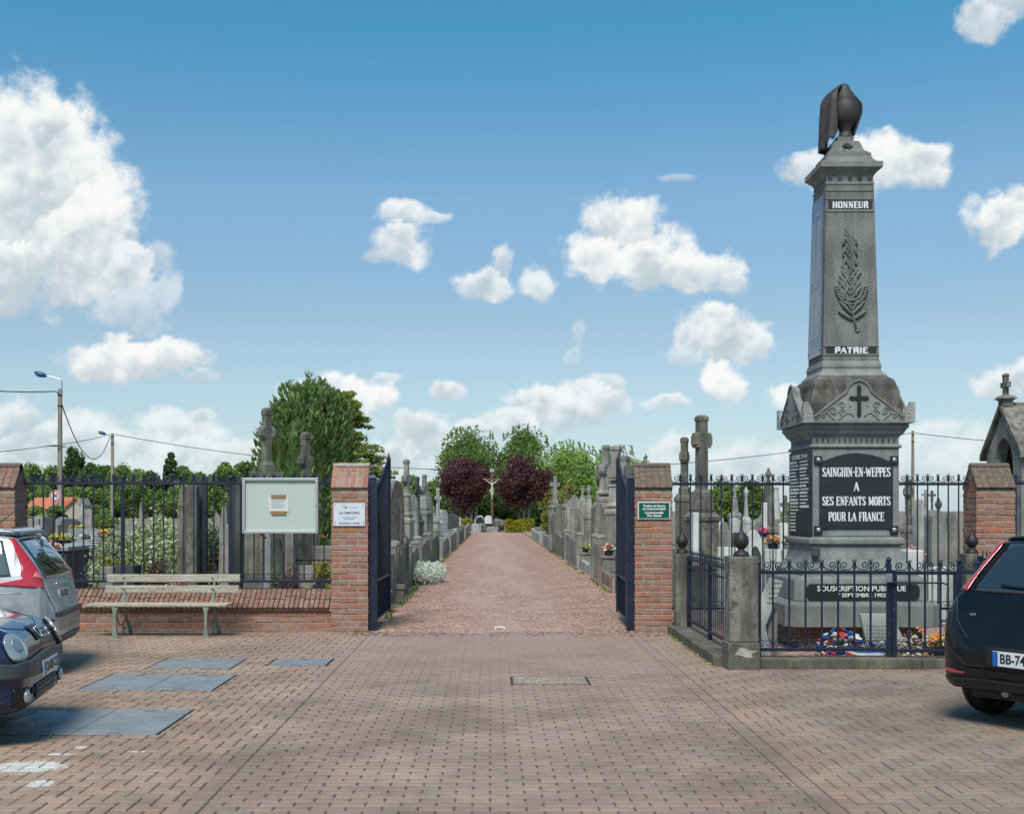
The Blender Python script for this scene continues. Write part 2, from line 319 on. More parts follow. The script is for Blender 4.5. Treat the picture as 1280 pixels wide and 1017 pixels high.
CHROME = mat('chrome', col=(.7, .7, .7), rough=.12, metal=1)
GALV = mat('galvanised steel', col=(.42, .44, .45), rough=.45, metal=.7)
WIRE = mat('black cable', col=(.03, .032, .034), rough=.7)
def flat(name, c, r=.6): return mat(name, col=c, rough=r)
FL = {'pink': flat('pink petals', (.72, .12, .28)), 'red': flat('red petals', (.62, .03, .025)), 'white': flat('white petals', (.78, .78, .72)), 'blue': flat('blue petals', (.03, .14, .50)),
      'yellow': flat('yellow petals', (.80, .55, .03)), 'orange': flat('orange petals', (.85, .22, .02)), 'rose': flat('pale rose petals', (.75, .35, .35)), 'cream': flat('cream petals', (.65, .6, .4)), 'lime': flat('yellow green petals', (.55, .6, .08)), 'mauve': flat('mauve petals', (.35, .12, .4))}
TERRA = flat('terracotta', (.35, .14, .08), .85); POTD = flat('dark pot', (.02, .025, .022), .5)
# ------------------------------------------------------------------ mesh builder
class MB:
    def __init__(s): s.v = []; s.f = []; s.m = []; s.k = 0
    def add(s, vs, fs, M=None):
        b = len(s.v)
        s.v += [tuple(M @ Vector(q)) for q in vs] if M is not None else [tuple(q) for q in vs]
        s.f += [tuple(b + i for i in f) for f in fs]; s.m += [s.k] * len(fs)
        return s
    def box(s, x0, y0, z0, x1, y1, z1, M=None):
        vs = [(x0, y0, z0), (x1, y0, z0), (x1, y1, z0), (x0, y1, z0), (x0, y0, z1), (x1, y0, z1), (x1, y1, z1), (x0, y1, z1)]
        return s.add(vs, [(0, 3, 2, 1), (4, 5, 6, 7), (0, 1, 5, 4), (1, 2, 6, 5), (2, 3, 7, 6), (3, 0, 4, 7)], M)
    def cb(s, c, d, M=None):
        return s.box(c[0] - d[0] / 2, c[1] - d[1] / 2, c[2] - d[2] / 2, c[0] + d[0] / 2, c[1] + d[1] / 2, c[2] + d[2] / 2, M)
    def stack(s, cx, cy, prof, ry=1.0, M=None):          # square section tower: prof = [(half width, z), ...]
        vs = []; fs = []
        for h, z in prof: vs += [(cx - h, cy - h * ry, z), (cx + h, cy - h * ry, z), (cx + h, cy + h * ry, z), (cx - h, cy + h * ry, z)]
        n = len(prof)
        for i in range(n - 1):
            for j in range(4): a = 4 * i + j; b = 4 * i + (j + 1) % 4; fs.append((a, b, b + 4, a + 4))
        fs += [(3, 2, 1, 0), tuple(4 * (n - 1) + j for j in range(4))]
        return s.add(vs, fs, M)
    def lathe(s, c, prof, seg=20, M=None):                # prof = [(r, z)]
        vs = []; fs = []
        for r, z in prof:
            for j in range(seg): a = 2 * pi * j / seg; vs.append((c[0] + r * cos(a), c[1] + r * sin(a), c[2] + z))
        n = len(prof)
        for i in range(n - 1):
            for j in range(seg): k = (j + 1) % seg; fs.append((i * seg + j, i * seg + k, (i + 1) * seg + k, (i + 1) * seg + j))
        fs += [tuple(range(seg - 1, -1, -1)), tuple((n - 1) * seg + j for j in range(seg))]
        return s.add(vs, fs, M)
    def prism(s, poly, a0, a1, axis='y', M=None):         # poly in the plane normal to axis
        n = len(poly)
        def P(q, a): return (q[0], a, q[1]) if axis == 'y' else ((a, q[0], q[1]) if axis == 'x' else (q[0], q[1], a))
        vs = [P(q, a0) for q in poly] + [P(q, a1) for q in poly]
        fs = [tuple(range(n)), tuple(range(2 * n - 1, n - 1, -1))] + [(i, n + i, n + (i + 1) % n, (i + 1) % n) for i in range(n)]
        return s.add(vs, fs, M)
    def tube(s, path, r, seg=6, M=None, cap=True):
        path = [Vector(q) for q in path]; n = len(path); rs = r if isinstance(r, (list, tuple)) else [r] * n
        vs = []; fs = []; up = None
        for i, q in enumerate(path):
            d = (path[min(i + 1, n - 1)] - path[max(i - 1, 0)]).normalized()
            if up is None: up = Vector((0, 0, 1)) if abs(d.z) < .9 else Vector((0, 1, 0))
            a = d.cross(up).normalized(); b = a.cross(d).normalized(); up = b
            for j in range(seg): t = 2 * pi * j / seg + pi / seg; vs.append(q + (a * cos(t) + b * sin(t)) * rs[i])
        for i in range(n - 1):
            for j in range(seg): k = (j + 1) % seg; fs.append((i * seg + j, i * seg + k, (i + 1) * seg + k, (i + 1) * seg + j))
        if cap: fs += [tuple(range(seg - 1, -1, -1)), tuple((n - 1) * seg + j for j in range(seg))]
        return s.add(vs, fs, M)
    def ball(s, c, r, su=10, sv=7, M=None):
        r = r if isinstance(r, (list, tuple)) else (r, r, r)
        vs = []; fs = []
        for i in range(sv + 1):
            t = pi * i / sv
            for j in range(su): a = 2 * pi * j / su; vs.append((c[0] + r[0] * sin(t) * cos(a), c[1] + r[1] * sin(t) * sin(a), c[2] - r[2] * cos(t)))
        for i in range(sv):
            for j in range(su): k = (j + 1) % su; fs.append((i * su + j, i * su + k, (i + 1) * su + k, (i + 1) * su + j))
        return s.add(vs, fs, M)
    def grid(s, fn, nu, nv, M=None, flip=False):
        vs = [fn(i / nu, j / nv) for i in range(nu + 1) for j in range(nv + 1)]
        fs = []
        for i in range(nu):
            for j in range(nv):
                a = i * (nv + 1) + j; q = (a, a + nv + 1, a + nv + 2, a + 1); fs.append(q[::-1] if flip else q)
        return s.add(vs, fs, M)
    def build(s, name, mats, parent=None, smooth=False, bevel=0, local=False, fix=False, bseg=2):
        me = bpy.data.meshes.new(name); v = s.v
        if parent is not None and not local:
            l = parent.location if parent.parent is None else parent.parent.location
            v = [(a - l.x, b - l.y, c - l.z) for a, b, c in s.v]
        me.from_pydata(v, [], s.f)
        mats = mats if isinstance(mats, (list, tuple)) else [mats]
        for m in mats: me.materials.append(m)
        if len(mats) > 1: me.polygons.foreach_set('material_index', s.m)
        if fix:
            bm = bmesh.new(); bm.from_mesh(me); bmesh.ops.remove_doubles(bm, verts=bm.verts, dist=1e-5); bmesh.ops.recalc_face_normals(bm, faces=bm.faces); bm.to_mesh(me); bm.free()
        if smooth: me.polygons.foreach_set('use_smooth', [True] * len(me.polygons))
        me.update()
        o = bpy.data.objects.new(name, me); col.objects.link(o)
        if parent is not None: o.parent = parent
        if bevel:
            b = o.modifiers.new('bevel', 'BEVEL'); b.width = bevel; b.segments = bseg; b.limit_method = 'ANGLE'; b.angle_limit = radians(35); b.harden_normals = False
        return o
def tag(o, label, cat=None, group=None):
    o['label'] = label
    if cat: o['category'] = cat
    if group: o['group'] = group
    return o
def thing(name, label, cat, loc=(0, 0, 0), group=None, rz=0):
    o = bpy.data.objects.new(name, None); col.objects.link(o); o.location = loc; o.rotation_euler = (0, 0, rz); o.empty_display_size = .2
    return tag(o, label, cat, group)
def setting(o): o['kind'] = 'structure'; return o
def at(px, D): return (px - VX) / F * D
def zat(py, D): return EYE + (VY - py) / F * D
def copy_tree(o, parent=None):
    c = o.copy(); col.objects.link(c)
    if parent is not None: c.parent = parent
    for ch in list(o.children): copy_tree(ch, c)
    return c
def inst(o, parent, loc, rz=0, sx=1):
    c = o.copy(); col.objects.link(c); c.parent = parent; c.location = loc; c.rotation_euler = (0, 0, rz); c.scale = (sx, 1, 1)
    return c
_txt = {}
def text(s, size, M, name, m, parent, width=None, bold=0.0, depth=.002, local=False):
    cu = bpy.data.curves.new('t', 'FONT'); cu.body = s; cu.size = size; cu.align_x = 'CENTER'; cu.align_y = 'CENTER'; cu.offset = bold; cu.extrude = depth / 2; cu.resolution_u = 3
    o = bpy.data.objects.new('t', cu); col.objects.link(o); dg = bpy.context.evaluated_depsgraph_get(); dg.update()
    me = bpy.data.meshes.new_from_object(o.evaluated_get(dg)); bpy.data.objects.remove(o)
    me.name = name; xs = [q.co.x for q in me.vertices]
    if width: 
        k = width / (max(xs) - min(xs)); c0 = (max(xs) + min(xs)) / 2
        for q in me.vertices: q.co.x = (q.co.x - c0) * k
    l = Vector((0, 0, 0)) if (local or parent is None) else (parent.location if parent.parent is None else parent.parent.location)
    for q in me.vertices: q.co = M @ q.co - l
    me.materials.clear(); me.materials.append(m)
    ob = bpy.data.objects.new(name, me); col.objects.link(ob)
    if parent is not None: ob.parent = parent
    return ob
def facing(x, y, z): # text plane facing -Y
    return Matrix.Translation((x, y, z)) @ Matrix.Rotation(radians(90), 4, 'X')
# ================================================================== GROUND
mb = MB(); mb.grid(lambda a, b: (-900 + 1800 * a, -60 + 1600 * b, -.02), 4, 4, flip=False)
setting(mb.build('ground', SOIL))
mb = MB(); mb.box(-9.5, 2.5, -.30, 12, 16.42, -.009); setting(mb.build('pavement_bed', JOINT))
def gravel_path():
    m = MB(); n = 60
    def f(a, b):
        y = 16.13 + 84 * b ** 1.5; w0 = -1.95 if y < 17.5 else -2.3; w1 = 2.1 if y < 17.5 else 3.0
        x = w0 + (w1 - w0) * a; bumpz = .012 * sin(x * 2.1 + y) * sin(y * .9)
        e = 1 if b > 0 else 0
        if b == 0: y += .09 * sin(x * 3.3) + .05 * sin(x * 7.7)
        return (x, y, (.010 if e else .0015) + (bumpz if y > 17 else 0))
    m.grid(f, 14, n, flip=True); return m
gp = gravel_path().build('gravel_path', GRAV, smooth=True, fix=True); setting(gp)
m = MB(); m.grid(lambda a, b: (-13.5 + 6.6 * a, 17.1 + 60 * b, -.004), 4, 8, flip=True); setting(m.build('side_path', GRAV, fix=True))
m = MB(); m.grid(lambda a, b: (2.7 + 4.6 * a, 12.6 + 3.9 * b, .035), 4, 4, flip=True); setting(m.build('enclosure_gravel', GRAV, fix=True))
# loose stones on the path
m = MB()
for i in range(3400):
    y = 15.7 + 10 * R.random() ** 1.5; x = R.uniform(-1.9, 2.3)
    if abs(x - .2) < 1.1 and R.random() < .6: continue
    s = R.uniform(.006, .017); m.ball((x, y, s * .5), (s, s * R.uniform(.6, 1), s * .6), 5, 3)
o = m.build('loose_gravel', stone('loose brick chips', (.42, .27, .22), .5, grain=.5)); o['kind'] = 'stuff'
# ------------------------------------------------------------------ clay pavers, every one modelled
def pavers():
    vs = []; fs = []
    def brick(x0, y0, x1, y1, sk=True):
        if sk:
            cx = (x0 + x1) / 2; e = -.045 * (cx - .1) * 0
        g = .0040 + R.random() * .0018; x0 += g; x1 -= g; y0 += g; y1 -= g; c = .006
        dz = [R.gauss(0, .0011) for _ in range(3)]; z = R.gauss(0, .001)
        b = len(vs)
        zs = [z + dz[0], z + dz[1], z - dz[0], z - dz[1]]
        vs.extend([(x0, y0, -.012), (x1, y0, -.012), (x1, y1, -.012), (x0, y1, -.012)])
        vs.extend([(x0, y0, zs[0] - c), (x1, y0, zs[1] - c), (x1, y1, zs[2] - c), (x0, y1, zs[3] - c)])
        vs.extend([(x0 + c, y0 + c, zs[0]), (x1 - c, y0 + c, zs[1]), (x1 - c, y1 - c, zs[2]), (x0 + c, y1 - c, zs[3])])
        for o in (0, 4):
            for j in range(4): k = (j + 1) % 4; fs.append((b + o + j, b + o + k, b + o + k + 4, b + o + j + 4))
        fs.append((b + 8, b + 9, b + 10, b + 11))
    def clipped(bb):
        if bb[0] > 2.3 and bb[3] > 12.42: 
            if bb[1] > 12.40: return
            bb = (bb[0], bb[1], bb[2], 12.44)
        rects = [bb]
        for h in HOLES:
            out = []
            for (a, b, c, d) in rects:
                if c <= h[0] or a >= h[2] or d <= h[1] or b >= h[3]: out.append((a, b, c, d)); continue
                if a < h[0]: out.append((a, b, h[0], d))
                if c > h[2]: out.append((h[2], b, c, d))
                m0, m1 = max(a, h[0]), min(c, h[2])
                if b < h[1]: out.append((m0, b, m1, h[1]))
                if d > h[3]: out.append((m0, h[3], m1, d))
            rects = out
        for r_ in rects:
            if r_[2] - r_[0] > .014 and r_[3] - r_[1] > .014: brick(*r_)
    Y0, Y1 = 4.6, 16.30
    # central band: running bond
    ny = int((Y1 - Y0) / .1)
    for i in range(ny):
        y = Y0 + i * .1; x = -1.60 - (.1 if i % 2 else 0); 
        while x < 1.84 - .03:
            a = max(x, -1.60); b = min(x + .2, 1.84)
            if b - a > .03: clipped((a, y, b, y + .1))
            x += .2
    for xx in (-1.718, 1.84):
        y = Y0
        while y < Y1: brick(xx, y, xx + .118, min(y + .2, Y1)); y += .2
    for xa, xb in ((-8.0, -1.72), (1.96, 8.6)):
        nx = int(round((xb - xa) / .1)); 
        for i in range(nx):
            for j in range(ny):
                r = (i - j) % 4; x = xa + i * .1; y = Y0 + j * .1
                if r == 0: bb = (x, y, min(x + .2, xb), y + .1)
                elif r == 3: bb = (x, y, x + .1, min(y + .2, Y1))
                elif i == 0 and r == 1: bb = (x, y, x + .1, y + .1)
                elif j == 0 and r == 2: bb = (x, y, x + .1, y + .1)
                else: continue
                if abs(x) > .46 * y + 4: continue
                clipped(bb)
    me = bpy.data.meshes.new('pavement'); me.from_pydata(vs, [], fs); me.materials.append(PAV)
    o = bpy.data.objects.new('pavement', me); col.objects.link(o); setting(o)
HOLES = [(-3.74, 8.8, -2.45, 9.94), (-3.80, 11.0, -2.54, 12.05), (-3.6, 12.45, -2.7, 13.35), (-2.38, 12.7, -1.74, 13.35), (.2, 11.35, .95, 11.9)]
pavers()
# steel hatches
HL = ['nearest chequered steel utility hatch beside the blue car', 'double steel utility hatch in the middle of the three beside the cars', 'single steel utility hatch in front of the bench, left of the smallest one', 'smallest steel utility hatch, in the paving near the left gate pillar']
for k, (x0, y0, x1, y1) in enumerate(HOLES[:4]):
    t = thing('utility_hatch', HL[k], 'utility hatch', ((x0 + x1) / 2, (y0 + y1) / 2, 0), 'steel utility hatches in the paving')
    g = .012; n = 2 if k < 2 else 1; w = (x1 - x0 - 2 * g) / n
    for q in range(n):
        m = MB(); m.box(x0 + g + q * w + .004, y0 + g, -.02, x0 + g + (q + 1) * w - .004, y1 - g, .001); m.build('cover_plate', HATCH, t, bevel=.003)
    m = MB()
    for a in ((x0, y0, x1, y0 + g - .003), (x0, y1 - g + .003, x1, y1), (x0, y0 + g, x0 + g - .003, y1 - g), (x1 - g + .003, y0 + g, x1, y1 - g)): m.box(a[0], a[1], -.02, a[2], a[3], -.001)
    m.build('frame', IRON, t)
    for q in range(n):
        for yy in (y0 + .07, y1 - .09):
            m = MB(); xx = x0 + (q + .5) * w; m.box(xx - .05, yy, .0012, xx + .05, yy + .012, .0035); m.build('lifting_slot', BLACKP, t)
x0, y0, x1, y1 = HOLES[4]
t = thing('drain_cover', 'rectangular stone-filled drain cover in the paving before the gate', 'drain cover', (.57, 11.6, 0))
m = MB(); m.box(x0 + .02, y0 + .02, -.02, x1 - .02, y1 - .02, .001); m.build('infill_panel', GRAVG, t)
m = MB()
for a in ((x0, y0, x1, y0 + .015), (x0, y1 - .015, x1, y1), (x0, y0 + .016, x0 + .015, y1 - .016), (x1 - .015, y0 + .016, x1, y1 - .016)): m.box(a[0], a[1], -.02, a[2], a[3], .0)
m.build('frame', IRON, t)
t = thing('gate_stop', 'small pale gate stop on the ground in the middle of the gateway', 'gate stop', (.13, 16.5, 0))
m = MB()
for s in (-1, 1): m.box(.13 + s * .06 - .012, 16.47, 0, .13 + s * .06 + .012, 16.53, .05)
m.box(.082, 16.48, .032, .178, 16.52, .05); m.build('bracket', PLATEW, t, bevel=.004)
# ================================================================== BRICKWORK
CH = .0785
def split(a, b, odd, L=.231, H=.110, j=.014):
    out = []; x = a
    if odd: out.append((x, x + H)); x += H + j
    while x < b - .03:
        e = min(x + L, b)
        if b - e < .06: e = b
        out.append((x, e)); x = e + j
    return out
def jb(m, x0, y0, z0, x1, y1, z1):
    d = [R.uniform(-.004, .004) for _ in range(6)]
    m.box(x0 + d[0], y0 + d[1], z0 + d[2] * .6, x1 + d[3], y1 + d[4], z1 + d[5] * .6)
def pillar(x0, y0, w, d, label, capm, moss):
    t = thing('brick_pillar', label, 'gate pillar', (x0 + w / 2, y0 + d / 2, 0), 'brick pillars of the cemetery front')
    zt = 1.915; n = int(zt / CH)
    m = MB(); m.box(x0 + .007, y0 + .007, -.02, x0 + w - .007, y0 + d - .007, zt - .002)
    zr = 2.24; yc = y0 + d / 2
    m.prism([(y0 + .007, zt - .004), (y0 + d - .007, zt - .004), (yc, zr)], x0 + .007, x0 + w - .007, 'x')
    m.build('mortar_core', MORT, t, fix=True)
    m = MB()
    for i in range(n):
        z0 = .055 + i * CH if i else 0.0; z0 = i * CH + .009; z1 = z0 + CH - .018
        if z1 > zt: break
        for a, b in split(x0, x0 + w, i % 2): 
            jb(m, a, y0, z0, b, y0 + .1, z1); jb(m, a, y0 + d - .1, z0, b, y0 + d, z1)
        for a, b in split(y0 + .111, y0 + d - .111, i % 2):
            jb(m, x0, a, z0, x0 + .1, b, z1); jb(m, x0 + w - .1, a, z0, x0 + w, b, z1)
    i = n
    while i * CH + CH < zr - .02:                     # gable ends
        z0 = i * CH + .006; z1 = z0 + CH - .012; hw = (d / 2) * (1 - (z1 - zt) / (zr - zt)) - .02
        if hw < .05: break
        for a, b in split(yc - hw, yc + hw, i % 2): jb(m, x0, a, z0, x0 + .1, b, z1); jb(m, x0 + w - .1, a, z0, x0 + w, b, z1)
        i += 1
    m.build('brickwork', BRK, t, bevel=.004, bseg=1)
    # saddle coping: bricks on edge down both slopes
    m = MB(); mm = MB(); rise = 2.30 - 1.955; run = d / 2 + .035; ang = math.atan2(rise, run); Ls = sqrt(rise ** 2 + run ** 2); th = .085; nb = 6; bw = (w + .012) / nb
    for sgn in (1, -1):
        B = Matrix.Translation((x0 - .006, yc - sgn * run, 1.955)) @ Matrix.Rotation(0 if sgn > 0 else 0, 4, 'Z')
        Rm = B @ Matrix.Rotation(ang if sgn > 0 else pi - ang, 4, 'X')
        fl = -1 if sgn > 0 else 1
        for i in range(nb):
            cut = Ls * (.5 + (.12 if i % 2 else -.1))
            for a, b in ((0, cut - .006), (cut + .006, Ls - .01)):
                dx = R.uniform(-.002, .002)
                z0, z1 = (-th, R.uniform(-.004, .003)) if sgn > 0 else (R.uniform(-.003, .004), th)
                m.box(i * bw + .007 + dx, a, z0, (i + 1) * bw - .007 + dx, b, z1, Rm)
        if sgn > 0: mm.box(.008, .006, -th + .004, w + .004, Ls - .004, -.007, Rm)
        else: mm.box(.008, .006, .007, w + .004, Ls - .004, th - .004, Rm)
    m.build('coping', capm, t, bevel=.006, bseg=1, fix=True); mm.build('coping_mortar', MORT if capm is BRP else MORTD, t, fix=True)
    return t
pillar(-2.15, 16.2, .5, .46, 'brick gate pillar with pink coping and a white opening-hours sign', BRP, 0)
pillar(1.95, 16.2, .51, .46, 'brick gate pillar with mossy coping and a green war graves sign', BRM, 1)
pillar(-6.93, 16.2, .51, .46, 'brick pillar behind the silver car at the left end of the fence', BRW, 1)
pillar(6.56, 16.2, .53, .46, 'brick pillar with mossy coping behind the black car', BRM, 1)
def low_wall(x0, x1, label):
    yf = 16.3; t = thing('brick_wall', label, 'wall', ((x0 + x1) / 2, yf, 0), 'low brick walls')
    m = MB(); m.box(x0, yf + .006, -.02, x1, 16.72, .33); m.prism([(yf - .02, .28), (16.60, .545), (16.78, .545), (16.78, .28)], x0, x1, 'x'); m.build('mortar_core', MORT, t, fix=True)
    m = MB()
    m.box(x0, yf - .035, -.02, x1, yf + .01, .045)
    for i in range(4):
        z0 = .05 + i * .076; z1 = z0 + .064
        for a, b in split(x0 + .002, x1 - .002, i % 2, .225): jb(m, a, yf, z0, b, yf + .1, z1)
    m.build('brickwork', BRK, t, bevel=.004, bseg=1)
    m = MB(); a0 = Vector((0, yf - .07, .335)); a1 = Vector((0, 16.60, .575)); Ls = (a1 - a0).length; ang = math.atan2(a1.z - a0.z, a1.y - a0.y)
    Rm = Matrix.Translation((0, a0.y, a0.z)) @ Matrix.Rotation(ang, 4, 'X'); x = x0 + .003
    while x < x1 - .03:
        w = min(.058 + R.uniform(-.004, .006), x1 - x - .002); cut = Ls * R.choice((.42, .55, .48)); k = R.uniform(-.004, .004)
        for a, b in ((0, cut - .005), (cut + .005, Ls)): m.box(x, a, -.075 + k, x + w, b, k + R.uniform(-.002, .003), Rm)
        x += w + .009
    m.build('coping', BRW, t, bevel=.005, bseg=1)
low_wall(-6.42, -2.152, 'low brick wall with sloping coping behind the bench')
low_wall(7.092, 10.6, 'low brick wall right of the far brick pillar, behind the black car')
# ================================================================== IRONWORK
def spiral_path(w, h, up=True):
    # swoop from the forked bar (x=0, z=h) down near the rail then curl up by the other bar (x=w)
    pts = []; cx, cz, r0 = w * .64, h * .50, h * .43
    pts += [(0.012, 0, h * 1.0), (.010, 0, h * .72), (w * .10, 0, h * .38), (w * .28, 0, h * .12)]
    n = 26
    for i in range(n + 1):
        a = -pi * .62 + i / n * 2 * pi * 1.45; r = r0 * (1 - .80 * i / n); pts.append((cx + r * cos(a), 0, cz + r * sin(a)))
    return pts
def scroll_mesh(w, h, r):
    m = MB(); m.tube(spiral_path(w, h), r, 5); return m
def bar_mb(z0, z1, h, r, fork=True):
    m = MB(); m.box(-r, -r, z0, r, r, z1)
    m.tube([(0, 0, z1), (0, 0, z1 + h * .25), (0, 0, z1 + h * .55), (0, 0, z1 + h * .78), (0, 0, z1 + h * 1.18)], [r * 1.1, r * 1.7, r * .9, r * 1.9, .0015], 6)
    if fork:
        for s in (-1, 1): m.tube([(0, 0, z1 + h * .5), (s * r * 1.6, 0, z1 + h * .85), (s * r * 3.0, 0, z1 + h * 1.15)], [r * .8, r * .6, r * .3], 5)
    return m
def c_scroll(w, h, r):
    m = MB()
    for s in (1, -1):
        pts = []
        for i in range(15):
            a = pi * .9 - i / 14 * 2 * pi * .95; rr = h * .5 * (1 - .5 * i / 14); pts.append((w / 2 + s * (w * .24 + rr * cos(a) * .9) , 0, h * .5 + rr * sin(a)))
        m.tube(pts, r, 5)
    return m
def fence(x0, x1, y, zb, zt, sp, h, r, label, posts=(), first=0, group='navy iron fences', bot=True, hb=.085, extra_down=0):
    t = thing('iron_fence', label, 'fence', ((x0 + x1) / 2, y, 0), group); c = (x0 + x1) / 2
    m = MB(); m.box(x0, y - .014, zt - .035, x1, y + .014, zt + .004); m.build('top_rail', NAVY, t, bevel=.003, bseg=1)
    m = MB(); m.box(x0, y - .014, zb - .018, x1, y + .014, zb + .018); m.build('bottom_rail', NAVY, t, bevel=.003, bseg=1)
    n = int(round((x1 - x0) / sp)); sp = (x1 - x0) / n
    B = S = Cc = None
    for i in range(n + 1):
        x = x0 + i * sp
        if 0 < i < n:
            z0 = zb - .0 - extra_down
            if B is None: B = bar_mb(z0, zt + .004, h, r).build('bar', NAVY, t, local=True); B.location = (x - c, 0, 0)
            else: inst(B, t, (x - c, 0, 0))
        if i < n:
            fl = (i + first) % 2; ox = (x if not fl else x + sp) - c
            if S is None: S = scroll_mesh(sp, h, .0062 if sp < .15 else .007).build('scroll', NAVY, t, local=True, smooth=True); S.location = (ox, 0, zt + .004); S.scale = (-1 if fl else 1, 1, 1)
            else: inst(S, t, (ox, 0, zt + .004), sx=-1 if fl else 1)
            if bot:
                if Cc is None: Cc = c_scroll(sp, hb, .0055).build('bottom_scroll', NAVY, t, local=True, smooth=True); Cc.location = (x - c, 0, zb + .02)
                else: inst(Cc, t, (x - c, 0, zb + .02))
    for px, z0, z1 in posts:
        m = MB(); m.box(px - .022, y - .022, z0, px + .022, y + .022, z1); m.lathe((px, y, z1), [(.012, 0), (.026, .018), (.03, .04), (.018, .06), (.002, .07)], 10); m.build('post', NAVY, t)
    return t
fence(-6.43, -2.15, 16.52, .67, 2.03, .1385, .105, .008, 'long navy iron fence on the low wall, behind the bench and notice board', [(at(153, 16.5), .5, 2.06), (at(288, 16.5), .5, 2.06)])
fence(2.46, 6.56, 16.45, .30, 2.02, .1395, .105, .008, 'navy iron fence standing behind the war memorial', [(4.35, .1, 2.05)], 0, extra_down=.2)
fence(7.09, 10.5, 16.5, .67, 2.03, .1385, .105, .008, 'navy iron fence right of the far brick pillar', [])
# ---- memorial enclosure
t = thing('stone_kerb', 'low mossy stone kerb round the war memorial enclosure', 'kerb', (4.6, 12.5, 0))
for (a, b, c, d, e) in ((2.80, 12.45, 4.48, 12.78, .105), (4.486, 12.455, 6.9, 12.785, .10), (2.38, 12.82, 2.72, 14.4, .10), (2.385, 14.406, 2.72, 16.16, .105)):
    m = MB(); m.box(a, b, -.05, c, d, e); m.build('kerb_block', S_KERB, t, bevel=.012, bseg=2)
def stone_post(x, y, w, h, label, foot=True, stain=False):
    t = thing('stone_post', label, 'post', (x, y, 0), 'stone posts of the memorial enclosure')
    m = MB(); m.box(x - w / 2, y - w / 2, .28 if foot else 0, x + w / 2, y + w / 2, h); m.build('shaft', S_OLD if stain else S_GRN, t, bevel=.01)
    if foot: m = MB(); m.box(x - w / 2 - .02, y - w / 2 - .03, -.03, x + w / 2 + .01, y + w / 2 + .01, .279); m.build('foot', S_KERB, t, bevel=.012)
    m = MB(); r = .078; m.lathe((x, y, h - .002), [(.085, 0), (.085, .02), (.07, .045), (.04, .062), (.032, .075), (.055, .10), (r, .14), (r * 1.03, .165), (r * .9, .205), (.05, .235), (.022, .262), (.014, .30), (.003, .37)], 20); m.build('finial', IRON, t, smooth=True)
    if stain:
        m = MB(); pts = [(x - .10 + .012 * sin(3 * a) + (.105 + .014 * sin(5 * a)) * (1 + cos(a)), .175 + .045 * sin(a) + .012 * cos(3 * a)) for a in [2 * pi * i / 24 for i in range(24)]]
        m.prism(pts, y - w / 2 - .0335, y - w / 2 - .0295, 'y'); m.build('cement_patch', S_LIGHT, t, fix=True)
    return t
stone_post(2.625, 12.56, .30, 1.165, 'front stone post of the memorial enclosure with round iron finial', True, True)
stone_post(2.56, 16.02, .20, 1.07, 'stone post with iron finial against the gate pillar', False)
stone_post(6.42, 16.0, .24, 1.07, 'stone post with iron finial beside the far brick pillar', False)
fence(2.80, 4.17, 12.62, .183, 1.01, .163, .105, .009, 'low navy iron fence panel between the stone post and the memorial gate', [(2.82, .09, 1.06), (4.19, .09, 1.09)], 0, 'memorial enclosure ironwork')
t = fence(4.235, 4.89, 12.60, .175, 1.005, .163, .105, .009, 'small navy iron gate of the memorial enclosure, partly behind the black car', [], 1, 'memorial enclosure ironwork')
t.name = 'iron_gate'; t['category'] = 'gate'
m = MB(); m.box(4.215, 12.575, .12, 4.262, 12.625, 1.02); m.box(4.865, 12.575, .12, 4.905, 12.625, 1.0); m.build('stile', NAVY, t, bevel=.003)
m = MB(); m.tube([(4.15, 12.56, .89), (4.24, 12.55, .89), (4.74, 12.565, .885), (4.79, 12.565, .865)], .009, 6); m.tube([(4.40, 12.56, .89), (4.41, 12.54, .86), (4.43, 12.55, .84)], .008, 5); m.build('bolt', IRON, t)
m = MB(); m.cb((4.19, 12.592, .93), (.07, .02, .10)); m.build('lock', GALV, t, bevel=.003)
fence(4.95, 6.7, 12.62, .183, 1.01, .163, .105, .009, 'low navy iron fence panel hidden mostly by the black car', [(4.93, .09, 1.08)], 0, 'memorial enclosure ironwork')
def side_fence(x, y0, y1, label):
    t = thing('iron_fence', label, 'fence', (x, (y0 + y1) / 2, 0), 'memorial enclosure ironwork'); c = (y0 + y1) / 2
    for z0, z1, nm in ((.985, 1.02, 'top_rail'), (.18, .21, 'bottom_rail'), (.88, .9, 'upper_rail')):
        m = MB(); m.box(x - .013, y0, z0, x + .013, y1, z1); m.build(nm, NAVY, t)
    n = int((y1 - y0) / .118); B = None
    for i in range(1, n):
        y = y0 + (y1 - y0) * i / n
        if B is None: B = bar_mb(.19, 1.02, .085, .0062).build('bar', NAVY, t, local=True); B.rotation_euler = (0, 0, pi / 2); B.location = (0, y - c, 0)
        else: inst(B, t, (0, y - c, 0), pi / 2)
    for y in (y0 + .02, c, y1 - .02):
        m = MB(); m.box(x - .024, y - .024, .09, x + .024, y + .024, 1.04); m.build('post', NAVY, t, bevel=.003)
side_fence(2.62, 12.80, 15.88, 'spiked navy iron side fence between the two left stone posts')
side_fence(6.45, 12.80, 15.84, 'spiked navy iron side fence right of the memorial, behind the black car')
